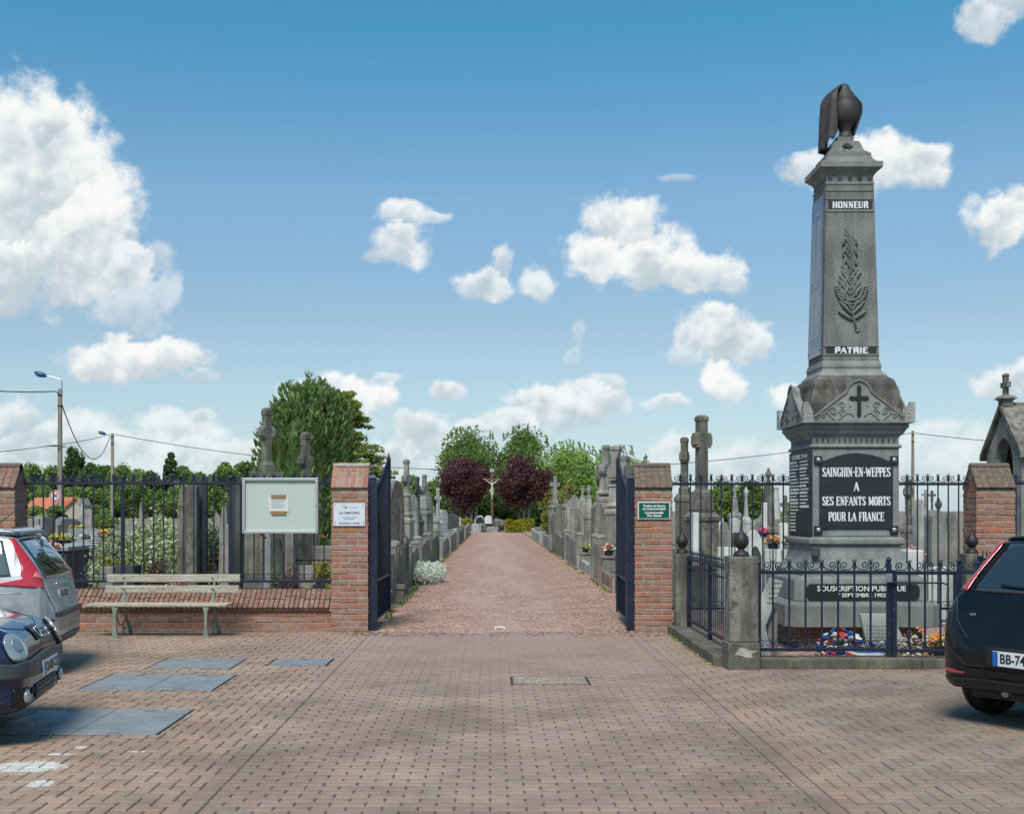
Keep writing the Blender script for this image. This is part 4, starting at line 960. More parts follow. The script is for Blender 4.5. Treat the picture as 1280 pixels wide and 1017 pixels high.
for s, z, w_, h in (('SAINGHIN-EN-WEPPES', zat(595.5, 14.07), .80, .108), ('A', zat(613.3, 14.07), .062, .105), ('SES ENFANTS MORTS', zat(631.5, 14.07), .80, .105), ('POUR LA FRANCE', zat(651, 14.07), .655, .105)):
    serif(s, MX, z, h, w_, y0 - .0235, 'lettering', T, LETTER, 1.3)
m = MB(); m.box(MX - .34, y0 - .004, 1.345, MX + .37, y0 + .002, 1.425); m.build('mortar_patch', S_CARV, T)
# subscription plaque
yp = MY - .775; z0, z1 = zat(748.5, 13.82), zat(729.5, 13.82); xa, xb = at(1008, 13.82), at(1149, 13.82)
m = MB(); m.prism([(xa + .035, z0), (xb - .035, z0), (xb, z0 + .04), (xb, z1 - .04), (xb - .035, z1), (xa + .035, z1), (xa, z1 - .04), (xa, z0 + .04)], yp - .02, yp + .002, 'y'); m.build('subscription_plaque', DARKSL, T, fix=True)
text('SOUSCRIPTION PUBLIQUE', .085, facing((xa + xb) / 2 - .02, yp - .022, z1 - .055), 'lettering', LETTER, T, 1.02, .0012)
text('7 SEPTEMBRE 1902', .06, facing((xa + xb) / 2 - .02, yp - .022, z0 + .045), 'lettering', LETTER, T, .56, .001)
m = MB(); m.cb((MX - .50, MY - .62, 1.17), (.10, .05, .11), None); m.build('junction_box', S_DARK, T, bevel=.006)
# left side: names slab, reflecting slate on shaft
xs = MX - .509
m = MB(); m.box(xs - .028, MY - .515, 1.34, xs + .002, MY + .47, 2.355); m.build('names_slab', DARKSL, T, bevel=.004)
Ml = lambda yy, zz, xx: Matrix.Translation((xx, yy, zz)) @ Matrix.Rotation(-pi / 2, 4, 'Z') @ Matrix.Rotation(pi / 2, 4, 'X')
text('GUERRE 39-45', .075, Ml(MY - .02, 2.29, xs - .0295), 'lettering', LETTER, T, .72, .001)
m = MB(); rr = random.Random(9)
for c_ in range(2):
    for i in range(21 if c_ == 0 else 14):
        z = 2.23 - i * .0415; a = MY + .43 - c_ * .46; x = a - (.02 * rr.random()); L = rr.choice((.36, .39, .30, .41)) if not (c_ == 0 and i > 14) else .26
        big = rr.random() < .35
        e = a - L
        while x > e:
            w = rr.uniform(.012, .02); hh = .026 if big else .015
            for q in range(2): m.box(xs - .0305, x - w + q * .006, z - hh / 2, xs - .028, x - w + q * .006 + .0035, z + hh / 2)
            m.box(xs - .0303, x - w + .004, z + (rr.random() - .5) * hh * .8, xs - .028, x - w + .013, z + (rr.random() - .5) * hh * .8 + .004)
            x -= w + .006 + (.014 if rr.random() < .12 else 0)
m.build('small_engraved_names', LETTER, T)
m = MB()
def side(z): return MX - hs(z)
a, b = 3.50, 5.42
m.add([(side(a) - .02, MY - .29, a), (side(a) - .02, MY + .29, a), (side(b) - .02, MY + .245, b), (side(b) - .02, MY - .245, b), (side(a) + .01, MY - .29, a), (side(a) + .01, MY + .29, a), (side(b) + .01, MY + .245, b), (side(b) + .01, MY - .245, b)], [(0, 1, 2, 3), (7, 6, 5, 4), (0, 3, 7, 4), (1, 5, 6, 2), (3, 2, 6, 7), (0, 4, 5, 1)])
m.build('polished_names_plate', SLATE, T, fix=True)
sl = math.atan2(.048, 2.089)
def Ms(yy, zz): return Matrix.Translation((side(zz) - .0215, yy, zz)) @ Matrix.Rotation(sl, 4, 'Y') @ Matrix.Rotation(-pi / 2, 4, 'Z') @ Matrix.Rotation(pi / 2, 4, 'X')
LG = flat('faded gilt lettering', (.42, .46, .50))
text('1914', .06, Ms(MY, 5.22), 'lettering', LG, T, .12); text('1916', .06, Ms(MY, 4.36), 'lettering', LG, T, .12)
m = MB()
for i in range(46):
    z = 5.13 - i * .033
    if 4.30 < z < 4.42 or z < 3.72: continue
    for c_ in range(2):
        x = MY + .21 - c_ * .22; e = x - rr.uniform(.13, .19)
        while x > e:
            w = rr.uniform(.008, .014); m.box(side(z) - .0235, x - w, z - .006, side(z) - .021, x - w + .004, z + .007); m.box(side(z) - .0233, x - w + .004, z - .002, side(z) - .021, x - w + .009, z + .001); x -= w + .004
m.build('small_engraved_names', LG, T)
for yy in (MY - .24, MY + .24):
    for zz in (3.56, 5.3): m = MB(); m.ball((side(zz) - .022, yy, zz), (.006, .01, .01), 8, 5); m.build('fixing_stud', IRON, T)
# ================================================================== offerings round the memorial
S_PLQ = stone('pale engraved stone', (.42, .43, .40), .75, streak=.4)
def slabrest(name, label, pts, y0, y1, m_, lean=0, group=None):
    t = thing(name, label, 'plaque', (sum(p[0] for p in pts) / len(pts), (y0 + y1) / 2, .035), group)
    m = MB(); m.prism(pts, y0, y1, 'y'); m.build('slab', m_, t, fix=True, bevel=.004); return t
X_ = lambda px, D: at(px, D); Z_ = lambda py, D: zat(py, D)
slabrest('leaning_plaque', 'tall slanted pale plaque leaning left of the memorial steps', [(X_(948, 13.2), .04), (X_(964, 13.2), .04), (X_(957, 13.2), Z_(782, 13.2)), (X_(979, 13.2), Z_(727, 13.2)), (X_(964, 13.2), Z_(721, 13.2)), (X_(947, 13.2), Z_(756, 13.2))], 13.2, 13.26, S_PLQ)
slabrest('lectern_stone', 'grey angled stone support under the slanted plaque', [(X_(957, 13.3), .04), (X_(971, 13.3), .04), (X_(972, 13.3), Z_(760, 13.3)), (X_(960, 13.3), Z_(785, 13.3))], 13.29, 13.45, S_BLUE)
slabrest('remembrance_plaque', 'white slanted remembrance stone on the memorial gravel behind the gate post', [(X_(1087, 13.3), .04), (X_(1117, 13.3), .04), (X_(1113, 13.3), Z_(767, 13.3)), (X_(1075, 13.3), Z_(767, 13.3))], 13.3, 13.36, S_PLQ)
slabrest('remembrance_plaque', 'triangular engraved stone right of the white remembrance stone', [(X_(1112, 13.4), .04), (X_(1140, 13.4), .04), (X_(1118, 13.4), Z_(775, 13.4)), (X_(1112, 13.4), Z_(774, 13.4))], 13.4, 13.45, S_LIGHT)
def blossoms(m, c, r, n, size, rg, flatn=.7):
    for _ in range(n):
        a = rg.uniform(0, 2 * pi); q = rg.random() ** .5; zz = rg.random()
        p_ = (c[0] + r[0] * q * cos(a), c[1] + r[1] * q * sin(a), c[2] + r[2] * (1 - q * q) ** .5 * zz)
        s_ = size * rg.uniform(.7, 1.25)
        M_ = Matrix.Translation(p_) @ Euler((rg.uniform(-.7, .7), rg.uniform(-.7, .7), rg.uniform(0, 3))).to_matrix().to_4x4()
        for k in range(5):
            b = 2 * pi * k / 5; m.ball((s_ * .55 * cos(b), s_ * .55 * sin(b), 0), (s_ * .5, s_ * .5, s_ * .28), 5, 3, M_)
def leaves_mb(pts, size, rg, up=.0, aspect=.5, fold=False):
    vs = []; fs = []
    for (x, y, z) in pts:
        s_ = size * rg.uniform(.65, 1.3); e = Euler((rg.uniform(-pi, pi), rg.uniform(-1.3, 1.3), rg.uniform(0, 2 * pi)))
        if up: e = Euler((pi / 2 + rg.gauss(0, up), 0, rg.uniform(0, 2 * pi)))
        M_ = e.to_matrix(); w = s_ * aspect; b = len(vs)
        for q in ((-w * .15, -s_ * .5, 0), (w * .5, 0, s_ * .08), (0, s_ * .6, 0), (-w * .5, 0, s_ * .08)):
            r_ = M_ @ Vector(q); vs.append((x + r_.x, y + r_.y, z + r_.z))
        fs.append((b, b + 1, b + 2, b + 3))
    m = MB(); m.v = vs; m.f = fs; m.m = [0] * len(fs); return m
def bouquet(name, label, c, r, cols, n, size, pot=None, group='flowers', seed=1, leafn=90, cat='flowers'):
    rg = random.Random(seed); t = thing(name, label, cat, (c[0], c[1], c[2]), group)
    z = c[2]
    if pot:
        m = MB(); pr, ph = pot[0], pot[1]; m.lathe((c[0], c[1], z), [(pr * .75, 0), (pr, ph * .9), (pr * 1.06, ph * .9), (pr * 1.06, ph), (pr * .8, ph * .98)], 16); m.build('pot', pot[2], t); z += ph * .9
    pts = []
    for _ in range(leafn):
        a = rg.uniform(0, 2 * pi); q = rg.random() ** .5 * 1.05; pts.append((c[0] + r[0] * q * cos(a), c[1] + r[1] * q * sin(a), z + r[2] * rg.uniform(0, .9) * (1 - q * .5)))
    leaves_mb(pts, size * 1.9, rg).build('leaves', L_DARK, t)
    for k, cn in enumerate(cols):
        m = MB(); blossoms(m, (c[0], c[1], z + r[2] * .15), r, n, size, rg); m.build('blossoms', FL[cn], t)
    return t
bouquet('flower_wreath', 'blue, white and red flower wreath behind the low memorial fence', (X_(1052, 13.0), 13.0, .04), (.27, .15, .30), ['blue', 'white', 'red', 'blue', 'white'], 26, .034, None, 'flowers laid at the memorial', 1, 160)
bouquet('flower_spray', 'small red, white and blue spray left of the tricolour ribbon', (X_(1036, 12.95), 12.9, .04), (.13, .1, .14), ['blue', 'white', 'red'], 12, .030, None, 'flowers laid at the memorial', 2, 60)
bouquet('flower_spray', 'cream and white flower spray below the white remembrance stone', (X_(1095, 13.0), 13.05, .04), (.2, .12, .17), ['cream', 'white', 'mauve', 'blue'], 14, .026, None, 'flowers laid at the memorial', 3, 120)
bouquet('flower_spray', 'dried pale flower spray just right of the memorial gate stile', (X_(1128, 13.0), 12.95, .04), (.18, .12, .22), ['cream', 'white', 'rose'], 16, .024, None, 'flowers laid at the memorial', 4, 120)
bouquet('flower_spray', 'wide pale mixed spray in front of the brick base at its right', (X_(1152, 13.1), 13.1, .04), (.24, .13, .30), ['cream', 'white', 'rose', 'orange'], 16, .024, None, 'flowers laid at the memorial', 5, 190)
m = MB(); m.lathe((X_(1174, 12.9), 12.9, .035), [(.05, 0), (.07, .13), (.05, .135)], 12); tag(m.build('flower_bowl', POTD), 'dark bowl holding the yellow and orange blooms', 'flower pot')
bouquet('flower_spray', 'white flower bunch above the yellow flowers at the memorial corner', (X_(1180, 13.3), 13.25, .04), (.12, .1, .36), ['white', 'blue'], 12, .020, None, 'flowers laid at the memorial', 6, 70)
bouquet('flower_bunch', 'large yellow and orange blooms beside the black car', (X_(1174, 12.9), 12.9, .16), (.08, .06, .15), ['yellow', 'orange'], 6, .050, None, 'flowers laid at the memorial', 7, 30)
t = thing('tricolour_ribbon', 'blue white and red ribbon lying along the memorial kerb', 'ribbon', (X_(1078, 12.85), 12.85, .05))
for k, (cn, z) in enumerate((('blue', .062), ('white', .030), ('red', 0))):
    m = MB(); m.grid(lambda a, b: (X_(1058, 12.8) + .40 * a, 12.80 + .02 * sin(a * 7) + .03 * (1 - b) * 0, .062 + z * .9 + .030 * b * .95 + .055 * (1 - a) ** 3 - .01 * sin(a * 6)), 20, 2); o = m.build('stripe', FL[cn], t); s_ = o.modifiers.new('s', 'SOLIDIFY'); s_.thickness = .003

t = [o for o in bpy.data.objects if o.name.startswith('leaning_plaque')][0]; m = MB(); rr = random.Random(2)
for i in range(9):
    z = .62 + .055 * i; xc = X_(959, 13.2) + (z - .62) * .26
    for k in range(5): m.box(xc + k * .022, 13.196, z, xc + k * .022 + .014, 13.2015, z + .012)
m.build('engraved_lines', S_DARK, t)
t = [o for o in bpy.data.objects if o.name.startswith('remembrance_plaque')][0]; m = MB()
for i in range(6):
    for k in range(9): m.box(X_(1083, 13.3) + k * .028, 13.2965, .36 - .04 * i, X_(1083, 13.3) + k * .028 + .018, 13.3015, .37 - .04 * i)
m.build('engraved_lines', mat('shallow grey engraving', col=(.25, .25, .23)), t)
# ================================================================== CEMETERY STONES
def cross_mon(label, px, D, ytop, yped, wped, wsh, yarm, arm, rz=0, m_=None, taper=.9, base=None, style=0, name='cross_monument', cat='grave monument', group='grave monuments'):
    m_ = m_ or S_BLUE; X = at(px, D); zt, zp, za = zat(ytop, D), zat(yped, D), zat(yarm, D)
    t = thing(name, label, cat, (X, D, 0), group, rz); hp = wped / 2; hw = wsh / 2
    m = MB(); m.stack(0, 0, [(hp * 1.18, -.02), (hp * 1.18, .18), (hp * 1.02, .24)]); m.build('plinth', m_, t, local=True, bevel=.01)
    m = MB(); m.stack(0, 0, [(hp, .241), (hp, zp - .20), (hp * 1.12, zp - .17), (hp * 1.15, zp - .09), (hp * .98, zp - .06), (hp * .85, zp)]); m.build('pedestal', m_, t, local=True, bevel=.008)
    m = MB()
    if style == 0: m.stack(0, 0, [(hw * 1.5, zp + .001), (hw * 1.45, zp + .12), (hw * 1.1, zp + .16), (hw, zp + .20), (hw * taper, zt)])
    elif style == 1: m.stack(0, 0, [(hw * 1.8, zp + .001), (hw * 1.9, zp + .05), (hw * 1.3, zp + .12), (hw * 1.1, zp + .5), (hw * 1.35, zp + .52), (hw * 1.35, zp + .56), (hw * .9, zp + .6), (hw * taper * .9, zt)])
    else: m.stack(0, 0, [(hw * 1.9, zp + .001), (hw * 2.0, zp + .06), (hw * 1.55, zp + .42), (hw * 1.1, zp + .46), (hw, zp + .5), (hw * taper, zt)])
    m.build('shaft', m_, t, local=True, bevel=.012)
    m = MB(); a = arm / 2; h = hw * taper * 1.15
    m.box(-a, -h * .98, za - h * 1.6, -hw * taper * .98, h * .98, za + h * 1.2); m.box(hw * taper * .98, -h * .98, za - h * 1.6, a, h * .98, za + h * 1.2)
    m.box(-a - .02, -h * 1.1, za - h * 1.1, -a + .03, h * 1.1, za + h * .7); m.box(a - .03, -h * 1.1, za - h * 1.1, a + .02, h * 1.1, za + h * .7)
    m.lathe((0, 0, za), [(.001, 0)], 3) if False else None
    m.build('cross_arms', m_, t, local=True, bevel=.012)
    m = MB(); m.stack(0, 0, [(h * .90, zt - .06), (h * 1.0, zt - .04), (h * 1.0, zt + .03), (h * .55, zt + .07)]); m.build('cross_head', m_, t, local=True, bevel=.008)
    return t
def obelisk(label, px, D, ytop, yped, wped, wsh, rz=0, m_=None, fin='cross', name='obelisk_monument'):
    m_ = m_ or S_BLUE; X = at(px, D); zt, zp = zat(ytop, D), zat(yped, D); t = thing(name, label, 'grave monument', (X, D, 0), 'grave monuments', rz); hp = wped / 2; hw = wsh / 2
    m = MB(); m.stack(0, 0, [(hp * 1.15, -.02), (hp * 1.15, .2), (hp, .25), (hp, zp - .22), (hp * 1.15, zp - .18), (hp * 1.15, zp - .1), (hp * .95, zp - .06), (hw * 1.2, zp)]); m.build('pedestal', m_, t, local=True, bevel=.01)
    m = MB(); ze = zt - (.32 if fin else 0); m.stack(0, 0, [(hw, zp + .001), (hw * .62, ze - .06), (hw * .8, ze - .03), (hw * .3, ze)]); m.build('shaft', m_, t, local=True, bevel=.008)
    if fin == 'cross': m = MB(); m.box(-.03, -.03, ze, .03, .03, zt); m.box(-.10, -.029, ze + .17, -.031, .029, ze + .23); m.box(.031, -.029, ze + .17, .10, .029, ze + .23); m.build('finial_cross', m_, t, local=True, bevel=.006)
    elif fin == 'urn': m = MB(); m.lathe((0, 0, ze), [(.03, -.01), (.04, .03), (.03, .06), (.075, .14), (.07, .2), (.04, .24), (.03, .29), (.0, .32)], 14); m.build('finial_urn', m_, t, local=True, smooth=True)
    return t
def profile(style, w, h):
    a = w / 2
    if style == 'round': return [(-a, 0), (a, 0), (a, h - a * .7)] + [(a * cos(t), h - a * .7 + a * .7 * sin(t)) for t in [pi * i / 12 for i in range(1, 12)]] + [(-a, h - a * .7)]
    if style == 'gable': return [(-a, 0), (a, 0), (a, h * .78), (a * 1.1, h * .78), (a * 1.1, h * .82), (0, h), (-a * 1.1, h * .82), (-a * 1.1, h * .78), (-a, h * .78)]
    if style == 'gothic': return [(-a, 0), (a, 0), (a, h * .62)] + [(a * cos(t) * 1.0, h * .62 + h * .38 * sin(t) ** .8) for t in [pi * i / 14 for i in range(1, 14)]] + [(-a, h * .62)]
    if style == 'wave': return [(-a, 0), (a, 0)] + [(a - w * i / 12, h * (.82 + .18 * sin(pi * .5 * i / 12 * 1.6))) for i in range(13)]
    if style == 'shoulder': return [(-a, 0), (a, 0), (a, h * .8), (a * .7, h * .83), (a * .6, h * .93), (a * .3, h), (-a * .3, h), (-a * .6, h * .93), (-a * .7, h * .83), (-a, h * .8)]
    if style == 'arch': return profile('round', w, h)
    return [(-a, 0), (a, 0), (a, h), (-a, h)]
def headstone(label, px, D, ytop, w, style='round', m_=None, rz=0, th=.10, panel=None, ledger=0, X=None, tilt=0, group='headstones', zb=0, cap=False):
    m_ = m_ or S_BLUE; X = at(px, D) if X is None else X; h = zat(ytop, D); t = thing('headstone', label, 'headstone', (X, D, 0), group, rz)
    M_ = Matrix.Rotation(tilt, 4, 'Y')
    m = MB(); m.box(-w * .62, -th * 1.2, -.02, w * .62, th * 1.2, .14); m.build('base', m_, t, local=True, bevel=.01)
    m = MB(); m.prism([(a, .141 + b * (h - .141) / h) for a, b in profile(style, w, h)], -th / 2, th / 2, 'y', M_); m.build('stele', m_, t, local=True, bevel=.012, fix=True)
    if panel: m = MB(); m.prism([(a * .66, .22 + b * (h - .141) / h * .72) for a, b in profile(style if style != 'gable' else 'rect', w, h)], -th / 2 - .006, -th / 2 + .002, 'y', M_); m.build('inscription_panel', panel, t, local=True, fix=True)
    if cap: m = MB(); m.box(-.03, -.03, h - .005, .03, .03, h + .3); m.box(-.11, -.028, h + .15, -.031, .028, h + .20); m.box(.031, -.028, h + .15, .11, .028, h + .20); m.build('small_cross', m_, t, local=True, bevel=.005)
    if ledger: m = MB(); m.box(-w * .62, -ledger, -.02, w * .62, -th * 1.3, .22); m.box(-w * .55, -ledger + .08, .221, w * .55, -th * 1.5, .27); m.build('ledger', m_, t, local=True, bevel=.012)
    return t
def grave_surround(label, x0, x1, y0, y1, h, m_, side, open_front=False, lip=None):
    t = thing('grave_surround', label, 'grave surround', (x0 if side > 0 else x1, (y0 + y1) / 2, 0), 'stone grave surrounds along the path')
    xf = x0 if side > 0 else x1; xs = 1 if side > 0 else -1; pw = .10
    for yy in (y0 + pw, y1 - pw):
        m = MB(); m.stack(xf + xs * pw, yy, [(pw, -.02), (pw, h * .93), (pw * 1.12, h * .95), (pw * 1.12, h * .985), (pw * .6, h * 1.03)]); m.build('corner_pier', m_, t, bevel=.012)
    n = 3; L = (y1 - y0 - 4 * pw - .01) / n
    for k in range(n):
        a = y0 + 2 * pw + .005 + k * L; hh = h * (.80 + .05 * ((k * 7) % 3 - 1))
        m = MB(); m.box(min(xf + xs * .04, xf + xs * .16), a + .006, -.02, max(xf + xs * .04, xf + xs * .16), a + L - .006, hh); m.build('side_panel', m_, t, bevel=.012)
    for yy in (y0 + .05, y1 - .11):
        m = MB(); a, b = sorted((xf + xs * .21, x1 if side > 0 else x0)); m.box(a, yy, -.02, b, yy + .07, h * .72); m.build('end_panel', m_, t, bevel=.01)
    m = MB(); a, b = sorted((xf + xs * .30, (x1 if side > 0 else x0) - xs * .1)); m.box(a, y0 + .3, -.02, b, y1 - .3, .30); m.box(a + .06, y0 + .38, .301, b - .06, y1 - .38, .36); m.build('ledger', m_, t, bevel=.015)
    m = MB(); m.tube([(xf + xs * .2, y0 + .085, h * .80), ((x1 if side > 0 else x0), y0 + .085, h * .80)], .014, 6); m.build('iron_rail', IRON, t)
    return t
lots = [(19.6, 21.9, 1.03), (22.2, 24.9, 1.06), (25.3, 28.3, .90), (28.8, 33.0, 1.0), (33.4, 38.2, 1.02), (40, 46, .72), (47, 55, .78), (57, 67, .78), (69, 82, .75)]
nm = ['nearest stone grave surround left of the path, just past the open gate leaf', 'second tall stone grave surround left of the path, before the white flowers', 'stone grave surround behind the white flower carpet', 'fluted stone grave surround fourth from the gate on the left of the path', 'tall pale stone grave surround midway down the left of the path', 'low stone grave surround with orange flowers left of the path', 'sixth stone grave surround from the gate, far down the left side', 'seventh distant stone grave surround from the gate, left side', 'farthest stone grave surround by the left golden hedge']
for (a, b, h), l in zip(lots, nm): grave_surround(l, -4.2, -1.70 + (a - 20) * .006, a, b, h, [S_BLUE, S_GRN, S_BLUE][lots.index((a, b, h)) % 3], -1)
lots = [(20.4, 23.6, .78, S_GRN), (24.2, 27.2, .34, S_PINK), (27.6, 29.2, 1.05, S_BLUE), (29.6, 34.0, .32, S_LIGHT), (34.5, 40, .98, S_BLUE), (40.8, 48, .90, S_GRN), (49.5, 57, .60, S_BLUE), (60, 72, .55, S_LIGHT)]
nm = ['green stained grave surround right of the path, next to the open gate leaf', 'low pink granite grave surround with broken edge, right of the path', 'tall narrow stone surround between two low graves, right of the path', 'low pale grave surround with flat slab, right of the path', 'tall grey grave surround before the gabled tomb, right of the path', 'stone grave surround under the golden thuja, right of the path', 'small grave surround far along the right of the path', 'farthest pale grave surround by the right golden hedge']
for (a, b, h, mm_), l in zip(lots, nm): grave_surround(l, 2.45, 4.9, a, b, h, mm_, 1)
# --- left of the path
headstone('leaning lichened headstone right behind the open left gate leaf', 490, 23.0, 600, .55, 'gothic', S_OLD, 1.1, .16, tilt=.04)
obelisk('slim stone pillar just behind the leaning lichened headstone', 498, 24.5, 623, 668, .30, .26, 0, S_BLUE, None)
cross_mon('tallest dark-topped cross monument left of the path', 508, 31, 577, 645, .30 * 1.0, .16, 598, .30, 1.2, S_BLUE, .75, style=1)
headstone('arched stele with small cross behind the tallest left cross', 517, 36, 618, .28, 'gothic', S_BLUE, .5, .14, S_LIGHT, cap=False)
cross_mon('thin dark cross monument between two tall ones left of the path', 521.5, 40, 598, 648, .32, .15, 614, .34, 1.1, S_DARK, .7)
cross_mon('cross monument with tapered pedestal, second tallest left of the path', 530.5, 42, 595, 637, .36, .18, 611, .36, 1.15, S_BLUE, .7, style=2)
headstone('narrow grey stele beside the second tallest left cross', 536, 44, 615, .30, 'shoulder', S_GRN, .8, .16)
obelisk('urn-topped stone stele in the middle of the left row', 541.8, 46, 631, 647, .40, .22, 0, S_BLUE, 'urn')
cross_mon('slender pale cross at the end of the tall left monuments', 547.5, 50, 612, 650, .30, .13, 622, .3, .9, S_LIGHT, .8)
headstone('rounded pale headstone low beside the slender cross', 553, 54, 637, .5, 'round', S_LIGHT, .9, .2)
headstone('dark distant headstone under the left plum tree', 566, 78, 641, .8, 'gable', S_DARK, .2, .3)
headstone('small pale distant headstone beside the left golden hedge', 573, 84, 645, .4, 'round', S_LIGHT, .2, .2)
t = thing('stone_box', 'small blue-grey stone box at the foot of the open left gate leaf', 'planter', (-1.75, 20.0, 0)); m = MB(); m.box(-1.98, 18.9, 0, -1.62, 19.4, .30); m.build('box', S_BLUE, t, bevel=.02); m = MB(); m.box(-2.01, 18.87, .301, -1.59, 19.43, .37); m.build('lid', S_GRAN, t, bevel=.03)
t = thing('stone_stub', 'short mossy stub post between the first grave surrounds on the left', 'post', (-1.6, 21.7, 0)); m = MB(); m.stack(-1.60, 21.2, [(.09, 0), (.08, .24), (.10, .25), (.10, .32), (.05, .34)]); m.build('stub', S_OLD, t, bevel=.01)
# --- right of the path
cross_mon('slender cross monument in front of the golden thuja', 693.5, 50, 597, 630, .42, .16, 605, .40, .3, S_BLUE, .7)
headstone('square capped tomb block below the slender right cross', 698, 46, 631, .45, 'shoulder', S_GRN, .2, .35)
obelisk('small gabled stele with finial left of the big gabled tomb', 708, 44, 610, 629, .34, .22, 0, S_GRN, 'cross')
headstone('large gabled tomb with arched recess, right of the path', 718, 40, 617, .52, 'gable', S_BLUE, 0, .3, S_GRN)
obelisk('stone stele with cross finial right of the big gabled tomb', 728, 42, 607, 626, .28, .22, 0, S_BLUE, 'cross')
obelisk('tall tapering obelisk right of the gabled tomb', 736, 34, 605, 640, .26, .20, 0, S_BLUE, 'urn')
headstone('broken sloping headstone with carved scroll before the tall cross', 748, 31, 628, .32, 'wave', S_GRN, .3, .25)
cross_mon('tall grey cross monument beside the open right gate leaf', 757.5, 32, 559, 618, .30, .22, 585, .42, 1.0, S_BLUE, .75, style=1)
cross_mon('grey cross monument behind the broken headstone', 751, 36, 583, 625, .30, .20, 596, .42, 1.05, S_GRN, .75)
cross_mon('massive stone cross pillar just left of the open right gate leaf', 770, 30, 560, 634, .42, .24, 590, .44, 1.15, S_BLUE, .95, style=1)
cross_mon('dark stone cross behind the open right gate leaf', 781, 27, 573, 640, .30, .18, 588, .4, .9, S_BLUE, .9)
# --- behind the right fence
cross_mon('tall stone cross behind the fence, nearest the green sign', 855.5, 27, 550, 617, .34, .15, 570, .24, 1.15, S_OLD, .95)
cross_mon('tallest stone cross behind the right fence, on a bell-shaped base', 877, 25, 523, 640, .52, .205, 549, .34, .35, S_OLD, .95, style=2)
headstone('white marble slab standing between the two tall stone crosses', 868, 24, 640, .11, 'rect', S_WHITE, .0, .4)
obelisk('small tapered column with iron cross behind the fence', 918.5, 36, 607, 640, .36, .2, 0, S_BLUE, 'cross')
obelisk('thin white statue column behind the fence', 932.5, 34, 608, 645, .22, .12, 0, S_LIGHT, 'urn')
obelisk('monument with lantern top and white plaque behind the fence', 960.5, 27, 584, 655, .34, .26, 0, S_OLD, 'urn')
headstone('tall white marble plate in front of the lantern monument', 955.5, 26.2, 628, .12, 'rect', S_WHITE, 0, .05)
obelisk('pale square column just right of the lantern monument', 970, 30, 608, 650, .22, .19, 0, S_LIGHT, None)
cross_mon('small dark stone cross by the left edge of the memorial', 982, 30, 622, 652, .2, .08, 630, .22, 0, S_GRN, .9)
R2 = [('white rounded headstone with dark oval near the memorial side fence', 918, 25, 647, .20, 'round', S_WHITE, S_DARK), ('curved white and grey headstone nearest behind the fence', 944, 19, 662, .24, 'wave', S_WHITE, S_DARK), ('low grey headstone left of the white rounded one', 905, 30, 652, .3, 'shoulder', S_BLUE, None),
      ('pale headstone with rounded top left of the lantern monument', 926, 29, 650, .22, 'round', S_LIGHT, None), ('blue-grey headstone right of the lantern monument', 972, 29, 648, .26, 'gothic', S_BLUE, S_DARK), ('white headstone close to the names slab of the memorial', 979, 26, 653, .18, 'round', S_WHITE, None),
      ('small white headstone beside the tallest right cross', 899, 33, 646, .22, 'round', S_WHITE, None), ('grey headstone low behind the lantern monument', 949, 34, 650, .4, 'gable', S_BLUE, None), ('distant white headstone between the two thin columns', 925, 45, 648, .5, 'round', S_WHITE, None), ('distant pale headstone beyond the thin white statue', 938, 48, 649, .6, 'shoulder', S_LIGHT, None), ('distant dark headstone beside the memorial body', 984, 40, 650, .5, 'round', S_DARK, None)]
for l, px, D, y, w, s_, mm_, pn in R2: headstone(l, px, D, y, w, s_, mm_, .1, .12, pn, ledger=.9)
# --- seen between memorial and far pillar
cross_mon('broad-armed stone cross right behind the memorial body', 1135.5, 26, 603, 655, .26, .12, 614, .24, .9, S_OLD, 1)
headstone('pale rough textured stele right of the memorial', 1149, 24, 623, .22, 'gothic', S_LIGHT, .2, .16)
obelisk('thin blue-grey cross column right of the rough stele', 1157, 30, 612, 650, .2, .1, 0, S_BLUE, 'cross')
obelisk('iron cross on a slim stone behind the far end of the fence', 1165, 32, 613, 655, .2, .07, 0, S_DARK, 'cross')
obelisk('dark finial column beside the scroll tombs', 1173, 25, 621, 650, .24, .12, 0, S_GRN, 'urn')
headstone('large scroll-shouldered grey tomb left of the far brick pillar', 1170, 20, 637, .28, 'wave', S_BLUE, .1, .3)
headstone('second scroll-shouldered grey tomb, touching the far brick pillar', 1188, 20.5, 640, .24, 'shoulder', S_BLUE, -.1, .3)
t = thing('planter', 'white stone planter box of pink flowers right of the memorial', 'planter', (at(1141, 18.5), 18.5, 0)); m = MB(); m.box(at(1131, 18.5), 18.4, 0, at(1152, 18.5), 18.8, zat(687, 18.5)); m.build('box', S_WHITE, t, bevel=.02)
t = thing('grave_railing', 'white ribbed concrete grave edging behind the fence', 'grave edging', (at(906, 19.5), 19.5, 0), 'ribbed concrete grave edgings')
for i in range(14): m = MB(); x = at(897, 19.5) + i * .095; m.box(x, 19.45, 0, x + .075, 19.52, zat(683, 19.5) - .004 * i); m.build('rib', S_WHITE, t, bevel=.012)
t = thing('grave_railing', 'white ribbed concrete grave edging beside the memorial steps', 'grave edging', (at(1168, 18), 18, 0), 'ribbed concrete grave edgings')
for i in range(6): m = MB(); x = at(1158, 18) + i * .11; m.box(x, 18, 0, x + .08, 18.07, zat(708, 18)); m.build('rib', S_WHITE, t, bevel=.012)
t = thing('grave_railing', 'pale ribbed edging under the flowers left of the memorial', 'grave edging', (at(970, 20), 20, 0), 'ribbed concrete grave edgings')
for i in range(7): m = MB(); x = at(957, 20) + i * .065; m.box(x, 20, 0, x + .05, 20.07, zat(692, 20)); m.build('rib', S_LIGHT, t, bevel=.012)
